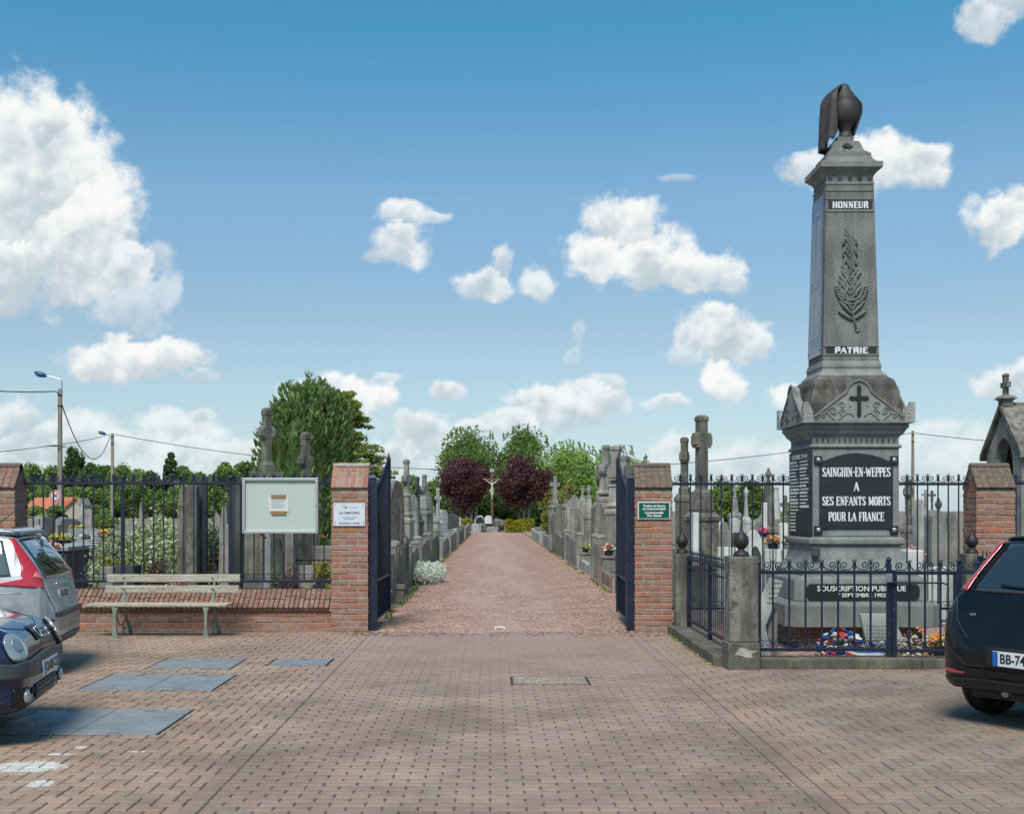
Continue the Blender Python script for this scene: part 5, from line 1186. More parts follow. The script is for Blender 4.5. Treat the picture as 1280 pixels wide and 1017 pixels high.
# --- behind notice board and bench
cross_mon('tall stone cross above the notice board, on its left side', 333.5, 19.5, 515, 590, .42, .125, 539, .23, .85, S_GRN, .95, style=0)
cross_mon('lower trefoil cross above the notice board, on its right side', 382, 20.5, 545, 625, .34, .13, 575, .22, .9, S_OLD, .9, style=0)
headstone('gabled stone tomb behind the left part of the notice board', 318, 19.2, 585, .36, 'gable', S_GRN, 0, .2)
headstone('curved-top lichened stele behind the fence above the bench', 229, 18.6, 607, .17, 'gothic', S_OLD, .2, .2)
headstone('rough broken pale stone pier next to the curved-top stele', 241, 18.3, 607, .16, 'rect', S_OLD, 0, .2)
headstone('tall dark slab just right of the rough broken pier', 252, 18.6, 597, .17, 'rect', S_DARK, .0, .14)
headstone('slim grey banded pillar left of the notice board', 281, 18.5, 632, .15, 'shoulder', S_BLUE, 0, .15)
headstone('tall dark recessed slab against the left edge of the notice board', 294, 19, 603, .19, 'rect', S_DARK, 0, .14)
headstone('wide grey slab under the left half of the notice board', 317, 18.4, 655, .30, 'rect', S_GRN, 0, .12)
headstone('blue-white marble sliver under the notice board', 334, 18.2, 655, .11, 'wave', S_GRAN, 0, .06)
headstone('shouldered dark headstone under the middle of the notice board', 347, 18.1, 672, .18, 'shoulder', S_DARK, 0, .1)
headstone('pale block under the right half of the notice board', 362, 19.5, 655, .2, 'rect', S_BLUE, 0, .12)
headstone('grey low tomb wall left of the signed brick pillar', 405, 20.5, 682, .32, 'rect', S_BLUE, 0, .5)
t = thing('stone_trough', 'dark stone trough of yellow plants behind the fence at the bench end', 'planter', (at(135, 17.3), 17.3, 0))
for a, b in ((127, 144), (146, 171)):
    m = MB(); m.box(at(a, 17.3), 17.2, 0, at(b, 17.3), 17.55, zat(708 if a < 130 else 706, 17.3)); m.build('block', S_BLUE if a < 130 else S_DARK, t, bevel=.012)
# --- far left rows
LR = [('grey slab headstone nearest the left brick pillar in the far rows', 41, 45, 648, .5, 'rect', S_BLUE), ('tall pale headstone second from the left pillar', 49, 48, 645, .45, 'rect', S_LIGHT), ('grey headstone in front of the orange-roofed house gutter', 55, 52, 643, .6, 'shoulder', S_BLUE), ('dark headstone under the speed sign', 62, 50, 646, .5, 'round', S_DARK),
      ('polished headstone right of the concrete pole foot', 78, 47, 646, .5, 'round', S_GRAN), ('broad dark double headstone in the far left rows', 85, 44, 648, .7, 'shoulder', S_DARK), ('dark rounded headstone below the house gable', 92, 42, 649, .45, 'round', S_DARK), ('thin pale stele below the house gable end', 103, 60, 631, .35, 'gothic', S_LIGHT), ('narrow grey stele beside the thin pale one', 110, 58, 636, .4, 'rect', S_BLUE),
      ('low polished grey tomb with white ornaments', 106, 34, 661, .9, 'rect', S_GRAN), ('second polished tomb slab left of the variegated bush', 118, 32, 664, .6, 'shoulder', S_GRAN), ('white stone grave marker among the far flowers', 71, 60, 640, .5, 'round', S_WHITE), ('pale headstone seen just over the spoiler of the silver car', 46, 36, 656, .3, 'round', S_LIGHT), ('thin dark stele poking above the variegated bush', 177, 26, 627, .08, 'gothic', S_BLUE)]
for l, px, D, y, w, s_, mm_ in LR: headstone(l, px, D, y, w, s_, mm_, .0, .16, None, ledger=1.2)
for (x0, x1, D, yt, mm_, l) in ((66, 83, 22, 683, S_DARK, 'dark raised tomb just right of the silver car roof'), (84, 97, 25, 679, S_PINK, 'pink stone raised tomb behind the dark one'), (97, 108, 28, 675, S_PINK, 'pink stone raised tomb next to the variegated bush')):
    t = thing('raised_tomb', l, 'tomb', (at((x0 + x1) / 2, D), D, 0), 'raised tombs'); m = MB(); h = zat(yt, D); m.box(at(x0, D), D, -.02, at(x1, D), D + 2, h - .08); m.build('walls', mm_, t, bevel=.015); m = MB(); m.box(at(x0, D) - .05, D - .05, h - .079, at(x1, D) + .05, D + 2.05, h); m.build('lid', S_GRAN, t, bevel=.012)
FLW = [('pink flower ball over the dark raised tomb', 64, 21.5, 675, .16, ['rose', 'rose'], 'TERRA', 26), ('yellow chrysanthemum pot on the raised tombs', 72, 25, 665, .18, ['yellow', 'lime'], 'POTD', 22), ('cream flower bowl beside the yellow pot', 83, 26, 666, .18, ['cream', 'lime'], 'POTD', 20), ('white flower bunch on the polished tomb', 108, 31, 664, .18, ['white', 'white'], 'POTD', 16), ('orange and yellow pot above the variegated bush', 129, 32, 661, .2, ['orange', 'yellow'], 'TERRA', 16), ('white flowers by the far left pillar', 42, 36, 664, .2, ['white', 'rose'], 'POTD', 14), ('lemon flowers in the far left rows', 96, 38, 654, .25, ['yellow', 'lime'], 'POTD', 14),
      ('magenta flowers behind the fence left of the memorial', 956.5, 24, 658, .13, ['pink', 'pink'], 'POTD', 22), ('yellow and rose bouquet behind the fence beside the memorial', 966, 22, 668, .17, ['yellow', 'rose', 'red'], 'POTD', 20), ('pink spray on the curved white headstone', 936, 19.5, 688, .12, ['rose', 'pink'], 'POTD', 14), ('red flowers touching the memorial body', 984, 24, 668, .08, ['red'], 'POTD', 10), ('pale pink flowers on the white planter', 1142, 18.6, 683, .16, ['rose', 'rose'], 'POTD', 26),
      ('yellow-green flowers in a dark pot right of the path', 732, 33, 679, .15, ['lime', 'lime'], 'POTD', 16), ('mixed orange and white flower basket right of the path', 761, 27, 679, .17, ['orange', 'white', 'red'], 'POTD', 22), ('orange flower on the left grave surround', 522, 30.6, 680, .06, ['orange', 'red'], 'POTD', 7), ('pink potted flower at the edge of the path, far left', 574, 62, 674, .12, ['rose', 'orange'], 'POTD', 8),
      ('pink flowers under the middle of the notice board', 355, 17.2, 724, .12, ['rose', 'pink'], 'TERRA', 14), ('magenta potted flower left of the signed pillar', 398, 17.3, 720, .07, ['pink', 'pink'], 'TERRA', 12), ('red flowers glimpsed behind the bench back', 225, 17.2, 727, .12, ['red', 'pink'], 'TERRA', 8)]
for k, (l, px, D, y, r, cols, pot, n) in enumerate(FLW):
    z1 = zat(y, D); pz = max(0, z1 - r * 1.6); bouquet('flower_pot', l, (at(px, D), D, pz), (r, r, r * .9), cols, max(4, n // len(cols)), r * .22, (r * .6, r * .7, TERRA if pot == 'TERRA' else POTD), 'flower pots on the graves', 20 + k, 40, 'flower pot')
    if pz > .3:   # a stone stand under pots that are above ground
        t = thing('grave_stand', 'stone block carrying the ' + l, 'plinth', (at(px, D), D, 0), 'stone blocks under flower pots'); m = MB(); m.stack(at(px, D), D + .02, [(r * .9, -.02), (r * .9, pz - .06), (r * 1.1, pz - .055), (r * 1.1, pz - .002)]); m.build('block', S_BLUE, t, bevel=.01)
# --- chapel
t = thing('funerary_chapel', 'small stone funerary chapel with cross and pointed arch beyond the far pillar', 'chapel', (9.45, 22.1, 0))
ya, yb, xa, xb = 21.35, 22.85, 9.45, 12.6; ze, zr = 2.70, 3.50
m = MB(); arch = [(ya + .34, 1.2), (ya + .34, 2.35)] + [(ya + .34 + .41 * (1 - cos(a)), 2.35 + .62 * sin(a)) for a in [i * pi / 16 for i in range(1, 8)]] + [(22.1, 2.98)] + [(yb - .34 - .41 * (1 - cos(a)), 2.35 + .62 * sin(a)) for a in [i * pi / 16 for i in range(7, 0, -1)]] + [(yb - .34, 2.35), (yb - .34, 1.2)]
outer = [(ya, 0), (yb, 0), (yb, ze), (22.1, zr), (ya, ze)]
m.prism([(ya, 0), (ya + .34, 0)] + arch[1:9] + [(22.1, zr - .0), (ya, ze)], xa, xa + .22, 'x'); m.prism([(yb, 0), (yb, ze), (22.1, zr)] + arch[8:16][0:] + [(yb - .34, 0)], xa, xa + .22, 'x'); m.build('gable_front', S_BLUE, t, fix=True)
m = MB(); m.box(xa + .5, ya + .1, 0, xa + .55, yb - .1, 3.0); m.build('inner_wall', S_DARK, t)
m = MB(); m.box(xa + .22, ya, 0, xb, ya + .18, ze - .02); m.box(xa + .22, yb - .18, 0, xb, yb, ze - .02); m.box(xb, ya, 0, xb + .2, yb, ze); m.build('wall', S_BLUE, t, bevel=.01)
m = MB()
for s, y0 in ((1, ya - .14), (-1, yb + .14)):
    yr = 22.1; m.prism([(y0, ze - .12), (yr, zr + .02), (yr, zr + .13), (y0, ze - .01)], xa - .08, xb + .3, 'x')
m.build('roof', S_OLD, t, fix=True)
m = MB(); m.stack(xa + .04, 22.1, [(.10, zr + .05), (.10, zr + .16), (.16, zr + .19), (.12, zr + .24), (.045, zr + .26), (.045, zr + .60), (.06, zr + .62), (.03, zr + .66)]); m.box(xa - .0, 22.1 - .15, zr + .40, xa + .08, 22.1 - .046, zr + .50); m.box(xa, 22.1 + .046, zr + .40, xa + .08, 22.1 + .15, zr + .50); m.build('roof_cross', S_OLD, t, bevel=.01)
for yy in (ya - .02, ya + .5): m = MB(); m.box(xa + 1.0 + (yy - ya), ya - .004, .9, xa + 1.3 + (yy - ya), ya + .01, 1.9); m.build('side_window', S_DARK, t)
# --- calvary at the end of the path
DC = 92; cx = at(615, DC)
t = thing('calvary_cross', 'tall wooden calvary cross with pale figure at the end of the path', 'calvary', (cx, DC, 0)); WB = barkm('dark cross timber', (.09, .05, .035), (.16, .09, .06))
m = MB(); m.box(cx - .10, DC - .1, .3, cx + .10, DC + .1, zat(584, DC)); m.box(cx - .72, DC - .099, 3.90, cx - .101, DC + .099, 4.06); m.box(cx + .101, DC - .099, 3.90, cx + .72, DC + .099, 4.06); m.build('cross', WB, t, bevel=.02)
m = MB(); m.box(cx - .16, DC - .13, 4.55, cx + .16, DC - .101, 4.80); m.build('title_board', S_LIGHT, t)
def skin(name, joints, edges, m_, parent, sub=2):
    me = bpy.data.meshes.new(name); me.from_pydata([j[0] for j in joints], edges, []); o = bpy.data.objects.new(name, me); col.objects.link(o); o.parent = parent
    sk = o.modifiers.new('skin', 'SKIN'); s_ = o.modifiers.new('sub', 'SUBSURF'); s_.levels = s_.render_levels = sub
    for v_, j in zip(me.skin_vertices[0].data, joints): v_.radius = (j[1], j[1] * (j[2] if len(j) > 2 else 1)); 
    me.skin_vertices[0].data[0].use_root = True; me.materials.append(m_); return o
y_ = -.22
J = [((0, y_, 2.55), .14), ((0, y_ - .03, 2.80), .12), ((.01, y_ - .02, 3.10), .16), ((0, y_, 3.28), .10), ((.02, y_ - .04, 3.40), .06), ((-.04, y_ - .10, 3.52), .10), ((-.03, y_ - .1, 3.62), .08),
     ((.22, y_, 3.30), .075), ((.48, y_, 3.52), .055), ((.78, y_ + .02, 3.80), .04), ((.86, y_ + .02, 3.88), .045), ((-.22, y_, 3.30), .075), ((-.50, y_, 3.50), .055), ((-.80, y_ + .02, 3.78), .04), ((-.88, y_ + .02, 3.86), .045),
     ((.09, y_ - .02, 2.45), .11), ((.10, y_ - .12, 2.05), .085), ((.04, y_ + .0, 1.62), .05), ((.03, y_ - .09, 1.50), .05), ((-.09, y_ - .02, 2.45), .11), ((-.08, y_ - .12, 2.05), .085), ((-.03, y_ + .0, 1.62), .05), ((-.03, y_ - .1, 1.52), .05)]
E = [(0, 1), (1, 2), (2, 3), (3, 4), (4, 5), (5, 6), (3, 7), (7, 8), (8, 9), (9, 10), (3, 11), (11, 12), (12, 13), (13, 14), (0, 15), (15, 16), (16, 17), (17, 18), (0, 19), (19, 20), (20, 21), (21, 22)]
fig = skin('figure', J, E, flat('pale painted stone', (.50, .46, .36), .7), t); fig.location = (0, 0, 1.50); fig.scale = (.66, .66, .66)
m = MB(); m.lathe((0, y_, 2.42), [(.17, 0), (.20, .08), (.18, .2), (.15, .26)], 14); m.ball((-.22, y_ - .05, 2.45), (.10, .06, .12)); o = m.build('loincloth', flat('pale painted stone', (.60, .55, .42)), t, local=True, smooth=True); o.location = (0, 0, 1.50); o.scale = (.66, .66, .66)
t = thing('grotto_mound', 'stone grotto mound with a white niche at the foot of the calvary', 'grotto', (cx, 90, 0))
rg = random.Random(4); m = MB()
for _ in range(70):
    a = rg.uniform(0, pi * 2); q = rg.random() ** .5; x = cx + .25 + 1.55 * q * cos(a); yy = 90.3 + .8 * q * sin(a); m.ball((x, yy, rg.uniform(.0, .95) * (1 - .55 * q * q)), (rg.uniform(.2, .36), rg.uniform(.2, .3), rg.uniform(.16, .28)), 7, 5)
m.build('rockwork', S_OLD, t)
m = MB(); m.prism([(cx - .28 + a, .62 + b) for a, b in profile('round', .5, .62)], 89.28, 89.42, 'y'); m.build('niche', S_WHITE, t, fix=True)
m = MB(); m.box(cx - .45, 89.1, 0, cx + .45, 89.5, .42); m.build('altar_block', S_BLUE, t, bevel=.02)
t = thing('tomb', 'pale tomb with dark rounded glossy headstone left of the calvary', 'tomb', (at(598, 90), 90, 0))
m = MB(); m.box(at(589.5, 90), 88.2, 0, at(602, 90), 90, .62); m.build('ledger', S_LIGHT, t, bevel=.02)
m = MB(); m.prism([(at(600, 91) + a, b) for a, b in profile('shoulder', .78, 1.22)], 90.5, 90.75, 'y'); m.build('headstone_frame', S_WHITE, t, fix=True)
m = MB(); m.prism([(at(600, 91) + a * .8, .35 + b * .64) for a, b in profile('shoulder', .78, 1.22)], 90.47, 90.52, 'y'); m.build('headstone_panel', DARKSL, t, fix=True)
# ================================================================== POLES, LAMPS, CABLES, HOUSE
def pole(label, px, D, ytop, w, lamp=None):
    X = at(px, D); zt = zat(ytop, D); t = thing('street_lamp' if lamp else 'utility_pole', label, 'street lamp' if lamp else 'utility pole', (X, D, 0), 'concrete poles')
    m = MB(); m.stack(X, D, [(w * .62, 0), (w * .42, zt)]); m.build('pole', POLEC, t, bevel=.02)
    for zz in (zt - .35, zt - .9): m = MB(); m.lathe((X, D, zz), [(w * .66, 0), (w * .66, .06)], 10); m.build('clamp_band', IRON, t)
    if lamp:
        k = D / F; pts = [(X + w * .5, D, zt - .4), (X + w * .5, D, zt + lamp[0] * .55), (X + w * .3, D, zt + lamp[0] * .75), (X - lamp[1] * .55, D, zt + lamp[0] * .98), (X - lamp[1], D, zt + lamp[0] * 1.08)]
        m = MB(); m.tube(pts, .035, 6); m.build('arm', GALV, t)
        M_ = Matrix.Translation((X - lamp[1] - .28, D, zt + lamp[0] * 1.22)) @ Matrix.Rotation(radians(18), 4, 'Y')
        m = MB(); m.ball((0, 0, 0), (.36, .15, .13), 14, 8, M_); m.build('lamp_hood', mat('blue lamp hood', col=(.01, .08, .22), rough=.35), t, smooth=True)
        m = MB(); m.ball((-.05, 0, -.06), (.22, .12, .11), 12, 7, M_); m.build('lamp_glass', WINR, t, smooth=True)
    return t
pole('taller concrete street lamp with blue head behind the left fence', 75, 62, 486, .20, (.62, .72))
pole('farther concrete street lamp with blue head, right of the taller one', 140.5, 99, 541, .22, (.0, 0.55))
pole('bare concrete utility pole right of the memorial', 1141, 96, 538, .20)
t = thing('speed_sign', 'round red-rimmed 30 speed limit sign in front of the tall lamp pole', 'road sign', (at(69.2, 61), 61, 0)); X = at(69.2, 61); zc = zat(619.5, 61)
m = MB(); m.tube([(X, 61.05, 0), (X, 61.05, zc + .25)], .03, 8); m.build('post', GALV, t)
My = Matrix.Translation((X, 61, zc)) @ Matrix.Rotation(pi / 2, 4, 'X')
m = MB(); m.lathe((0, 0, -.02), [(.30, 0), (.30, .02)], 32, My); m.build('rim_edge', WHITEP, t)
m = MB(); m.lathe((0, 0, .001), [(.275, 0), (.275, .006)], 32, My); m.build('red_ring', FL['red'], t)
m = MB(); m.lathe((0, 0, .007), [(.205, 0), (.205, .006)], 32, My); m.build('white_face', WHITEP, t)
text('30', .28, facing(X, 60.98, zc), 'numerals', BLACKP, t, .27, .008)
def cable(label, pts, r=.022):
    m = MB(); m.tube(pts, r, 5); o = m.build('overhead_cable', WIRE); tag(o, label, 'cable', 'overhead cables'); return o
def span(a, b, sag, n=24): 
    a, b = Vector(a), Vector(b); return [a.lerp(b, i / n) - Vector((0, 0, sag * 4 * (i / n) * (1 - i / n))) for i in range(n + 1)]
P3 = lambda px, py, D: (at(px, D), D, zat(py, D))
cable('cable leaving the left edge of the picture to the taller lamp pole', span(P3(-60, 483, 61), P3(70, 489, 61.9), .12) + [P3(74, 493, 61.9)], .03)
cable('slack cable drooping between the two lamp poles', span(P3(77.5, 506, 62), P3(138, 544, 98.8), 2.35), .03)
cable('thin cable from the left edge up to the farther lamp pole', span(P3(-60, 568, 80), P3(62, 557, 88), .1) + span(P3(62, 557, 88), P3(137, 543, 98.8), .1)[1:], .026)
cable('long cable sagging across the sky between the farther lamp and the bare pole', span(P3(144, 543, 98.8), P3(1139, 541, 96), 2.98, 60), .028)
cable('cable running right from the bare utility pole behind the chapel', span(P3(1143, 541, 96), P3(1330, 556, 92), .15), .028)
m = MB(); m.tube([P3(59, 557, 61.8), P3(82, 558, 61.8)], .03, 5); o = m.build('cable_bracket', IRON); tag(o, 'small crossarm bracket on the taller lamp pole', 'bracket')
t = thing('house', 'low house with orange tiled roof beyond the far left graves', 'house', (at(66, 230), 230, 0))
RT = flat('orange roof tiles', (.52, .17, .085), .85); WL = flat('beige rendered wall', (.42, .36, .28), .9)
m = MB(); m.box(at(34, 232), 230, 0, at(64, 232), 236, 2.0); m.build('wall', WL, t); m = MB(); m.prism([(at(77.5, 225), 0), (at(99, 225), 0), (at(99, 225), 2.6), (at(95, 225), 3.85), (at(77.5, 225), 1.9)], 226.5, 232, 'y'); m.build('wall', WL, t, fix=True)
m = MB(); zz0, zz1 = zat(635.5, 229), zat(621.5, 232)
m.add([(at(30, 229), 229, zz0), (at(67, 229), 229, zz0), (at(67, 233), 233, zz1), (at(44, 233), 233, zz1), (at(30, 237), 237, zz0)], [(0, 1, 2, 3), (0, 3, 4)])
m.add([(at(61, 226), 226, zz0 - .1), (at(78, 226), 226, zz0 - .2), (at(95.5, 226), 226, zz1), (at(70, 231), 231, zz1)], [(0, 1, 2, 3)])
m.add([(at(95.5, 226), 226, zz1 + .02), (at(100.5, 226), 226, 2.7), (at(100.5, 231), 231, 2.7), (at(95.5, 231), 231, zz1 + .02)], [(0, 1, 2, 3)])
o = m.build('roof', RT, t); s_ = o.modifiers.new('s', 'SOLIDIFY'); s_.thickness = .18
# ================================================================== TREES AND PLANTS
def tree(name, label, px, D, ytop, rpx, leaf, n=34, per=110, size=.3,  zb=None, bark=BARK, group='trees', ry=None, lump=.34, seed=0, trunks=1, shape='round', cat='tree', spread=1.0, tips=0, lobes=()):
    per = int(per * 2.0); size *= .72; lump *= 1.18; ytop -= 4 if D > 200 else 2; rpx *= 1.07; n = int(n * 1.1)
    rg = random.Random(seed + int(px)); X = at(px, D); zt = zat(ytop, D); r = rpx / F * D; zb = zt * .22 if zb is None else zb
    t = thing(name, label, cat, (X, D, 0), group); cz, rz = (zt + zb) / 2, (zt - zb) / 2; rl = lump * min(r, rz)
    pts = []; C = []
    for _ in range(n):
        while True:
            a, b, c = rg.uniform(-1, 1), rg.uniform(-1, 1), rg.uniform(-1, 1); q = sqrt(a * a + b * b + c * c)
            if .35 < q < 1: break
        k = rg.uniform(.72, .98) / q if rg.random() < .75 else 1
        f = 1.0
        if shape == 'cone': f = 1 - .62 * max(0, c * k)
        if shape == 'egg': f = 1 - .35 * max(0, c * k)
        if shape == 'pear': f = 1 - .55 * max(0, -c * k)
        C.append(Vector((X + a * k * (r - rl * .5) * f, D + b * k * (r - rl * .5) * f, cz + c * k * (rz - rl * .4))))
    for (dx, dz, rr0, k_) in lobes:
        for _ in range(k_): d = Vector((rg.gauss(0, 1), rg.gauss(0, 1), rg.gauss(0, 1))).normalized() * rr0; C.append(Vector((X + dx, D, dz)) + d)
    for c in C:
        rr_ = rl * rg.uniform(.7, 1.25)
        for _ in range(per):
            d = Vector((rg.gauss(0, 1), rg.gauss(0, 1), rg.gauss(0, .85))); d = d.normalized() * rr_ * rg.random() ** .4 * spread
            pts.append(tuple(c + d))
    for _ in range(tips):
        a = rg.uniform(-1, 1); c0 = Vector((X + a * r * .9, D + rg.uniform(-.5, .5) * r, cz + rz * sqrt(max(0, 1 - a * a * .8)) * .95))
        dx = rg.uniform(-.3, .3)
        for i in range(12): pts.append((c0.x + dx * i * .1 + rg.gauss(0, .04), c0.y, c0.z + i * size * .28))
    leaves_mb(pts, size, rg, aspect=.75).build('crown', leaf, t)
    m = MB()
    for k in range(trunks):
        ox = (k - (trunks - 1) / 2) * .5; w = .045 * (zt ** .75) * .45 + .03
        m.tube([(X + ox * .6, D, -.05), (X + ox, D + .05, zb * .8), (X + ox * 1.2 + rg.uniform(-.2, .2), D, cz)], [w * 1.25, w, w * .55], 8)
    for c in rg.sample(C, min(9, len(C))):
        s0 = Vector((X, D, zb * .75 + rg.random() * (cz - zb * .75))); m.tube([s0, s0.lerp(c, .5) + Vector((0, 0, .1)), c], [w * .5, w * .32, w * .12], 5)
    m.build('trunk', bark, t)
    return t
# far left row beyond the house
TL = [(20, 250, 588, 20, L_GREEN, 'far green tree behind the left brick pillar'), (43, 255, 580, 21, L_LIGHT, 'light green rounded tree above the orange roof'), (66, 262, 588, 17, L_GREEN, 'green tree behind the taller lamp pole'), (92, 258, 564, 15, L_DARK, 'tall dark narrow tree right of the taller lamp pole'), (113, 250, 582, 17, L_DARK, 'dark tree between the two lamp poles'), (131, 262, 578, 15, L_GREEN, 'green tree touching the farther lamp pole on its left'), (152, 255, 583, 17, L_GREEN, 'green tree just right of the farther lamp pole'), (172, 264, 590, 16, L_LIGHT, 'pale rounded tree second right of the farther lamp pole'), (191, 256, 594, 15, L_DARK, 'low dark tree left of the pointed tree'), (212, 250, 564, 11, L_DARK, 'dark pointed tree standing above its neighbours'), (229, 262, 588, 16, L_LIGHT, 'light green tree right of the pointed tree'), (250, 258, 596, 16, L_GREEN, 'low green tree left of the large bushy one')]
for i, (px, D, y, r, lf, l) in enumerate(TL): tree('broadleaf_tree', l, px, D, y, r, lf, 26, 100, .75, 1.0, group='far trees beyond the left graves', seed=i, shape='egg', lump=.42)
for i, (px, l) in enumerate(((30, 'far hedge clump behind the left pillar'), (105, 'far hedge clump below the dark narrow tree'), (170, 'far hedge clump right of the farther lamp pole'), (235, 'far hedge clump left of the notice board'))):
    tree('hedge_clump', l, px, 238, 610, 42, L_GREEN, 30, 90, .8, -.5, group='far hedge clumps', seed=30 + i, cat='hedge')
tree('broadleaf_tree', 'bushy green tree left of the tall cross by the notice board', 277, 70, 579, 23, L_GREEN, 34, 120, .26, 1.2, seed=50)
tree('broadleaf_tree', 'green tree directly behind the notice board crosses', 306, 75, 575, 20, L_GREEN, 30, 120, .28, 1.2, seed=51)
tree('shrub', 'clipped green shrub behind the variegated bush, beside the far lamp', 134, 60, 638, 14, L_LIGHT, 22, 90, .2, .1, seed=52, cat='shrub')
tree('small_tree', 'small leafy tree in front of the orange-roofed house', 44, 55, 634, 11, L_LIGHT, 14, 80, .2, .9, seed=53)
tree('small_tree', 'second small leafy tree in front of the house gable', 72, 57, 634, 10, L_GREEN, 14, 80, .2, .9, seed=54)
tree('broadleaf_tree', 'yellow-green tree seen behind the tallest left cross', 516, 105, 597, 22, L_LIGHT, 26, 110, .4, .5, seed=55)
tree('broadleaf_tree', 'dark green tree behind the second tallest left cross', 540, 112, 603, 19, L_GREEN, 26, 110, .4, .5, seed=56)
tree('broadleaf_tree', 'green tree peeping over the left gate leaf', 489, 110, 600, 15, L_GREEN, 20, 100, .4, .5, seed=57)
tree('birch', 'tall birch rising behind the left plum tree', 589, 118, 540, 43, L_BIRCH, 60, 110, .34, 1.6, BARKW, seed=58, trunks=3, shape='egg', tips=14, group='birches')
tree('birch', 'tall birch rising behind the right plum tree', 655, 118, 538, 36, L_BIRCH, 56, 110, .34, 1.6, BARKW, seed=59, trunks=3, shape='egg', tips=12, group='birches')
tree('broadleaf_tree', 'broad light green tree right of the birches', 716, 110, 560, 44, L_LIGHT, 64, 120, .34, .8, seed=60, tips=22)
tree('broadleaf_tree', 'light green tree showing sparse twigs above the right gate pillar', 775, 105, 566, 38, L_LIGHT, 44, 110, .32, .8, seed=61, tips=20)
tree('purple_plum', 'purple-leaved plum tree left of the calvary', 580, 100, 573, 32, L_PLUM, 56, 150, .24, 1.5, seed=62, lump=.36, shape='pear', group='purple plum trees')
tree('purple_plum', 'purple-leaved plum tree right of the calvary', 649, 98, 573, 27, L_PLUM, 44, 150, .24, 1.7, seed=63, lump=.36, lobes=((1.75, 3.7, .75, 16),), group='purple plum trees')
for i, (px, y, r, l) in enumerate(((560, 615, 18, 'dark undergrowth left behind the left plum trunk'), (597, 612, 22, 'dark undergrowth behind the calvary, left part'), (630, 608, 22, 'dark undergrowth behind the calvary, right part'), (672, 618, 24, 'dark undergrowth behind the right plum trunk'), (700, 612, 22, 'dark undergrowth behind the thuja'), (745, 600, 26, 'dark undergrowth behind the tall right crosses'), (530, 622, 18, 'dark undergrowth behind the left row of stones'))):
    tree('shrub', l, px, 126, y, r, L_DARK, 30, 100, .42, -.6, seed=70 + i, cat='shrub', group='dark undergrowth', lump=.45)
tree('golden_thuja', 'golden green thuja behind the right row of tombs', 693, 62, 606, 16, L_THUJA, 44, 120, .15, -.2, seed=64, shape='egg', lump=.3)
tree('golden_thuja', 'second golden thuja tucked beside the gabled tomb', 709, 66, 604, 15, L_THUJA, 40, 120, .15, -.2, seed=65, shape='egg', lump=.3)
tree('broadleaf_tree', 'green tree behind the tall crosses seen through the right fence', 905, 120, 606, 22, L_LIGHT, 30, 110, .38, .5, seed=66)
tree('broadleaf_tree', 'green tree left of the lantern monument, through the fence', 935, 118, 602, 20, L_GREEN, 30, 110, .38, .5, seed=67)
tree('shrub', 'low green shrub by the memorial seen through the fence', 984, 70, 634, 10, L_LIGHT, 14, 80, .25, .1, seed=68, cat='shrub')
def hedge(label, x0, x1, D, y, dp):
    rg = random.Random(int(x0)); X0, X1, zt = at(x0, D), at(x1, D), zat(y, D); t = thing('golden_hedge', label, 'hedge', ((X0 + X1) / 2, D, 0), 'golden hedges at the end of the path'); pts = []
    for _ in range(3800):
        x = rg.uniform(X0, X1); yy = rg.uniform(D, D + dp); z = rg.uniform(0, zt) + .06 * sin(x * 5); f = rg.random()
        if f < .45: z = zt + .05 * sin(x * 6) + rg.gauss(0, .03)
        elif f < .9: yy = D + rg.gauss(0, .04)
        pts.append((x, yy, z))
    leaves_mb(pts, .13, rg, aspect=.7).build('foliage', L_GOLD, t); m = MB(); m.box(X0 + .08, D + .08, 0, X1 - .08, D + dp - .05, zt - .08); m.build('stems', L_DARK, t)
hedge('golden hedge left of the pale tomb at the path end', 569, 590, 90, 650, 1.2)
hedge('golden hedge right of the calvary', 632, 655, 86, 651, 1.2)
hedge('short golden hedge behind the right one', 655, 668, 92, 650, 1.0)
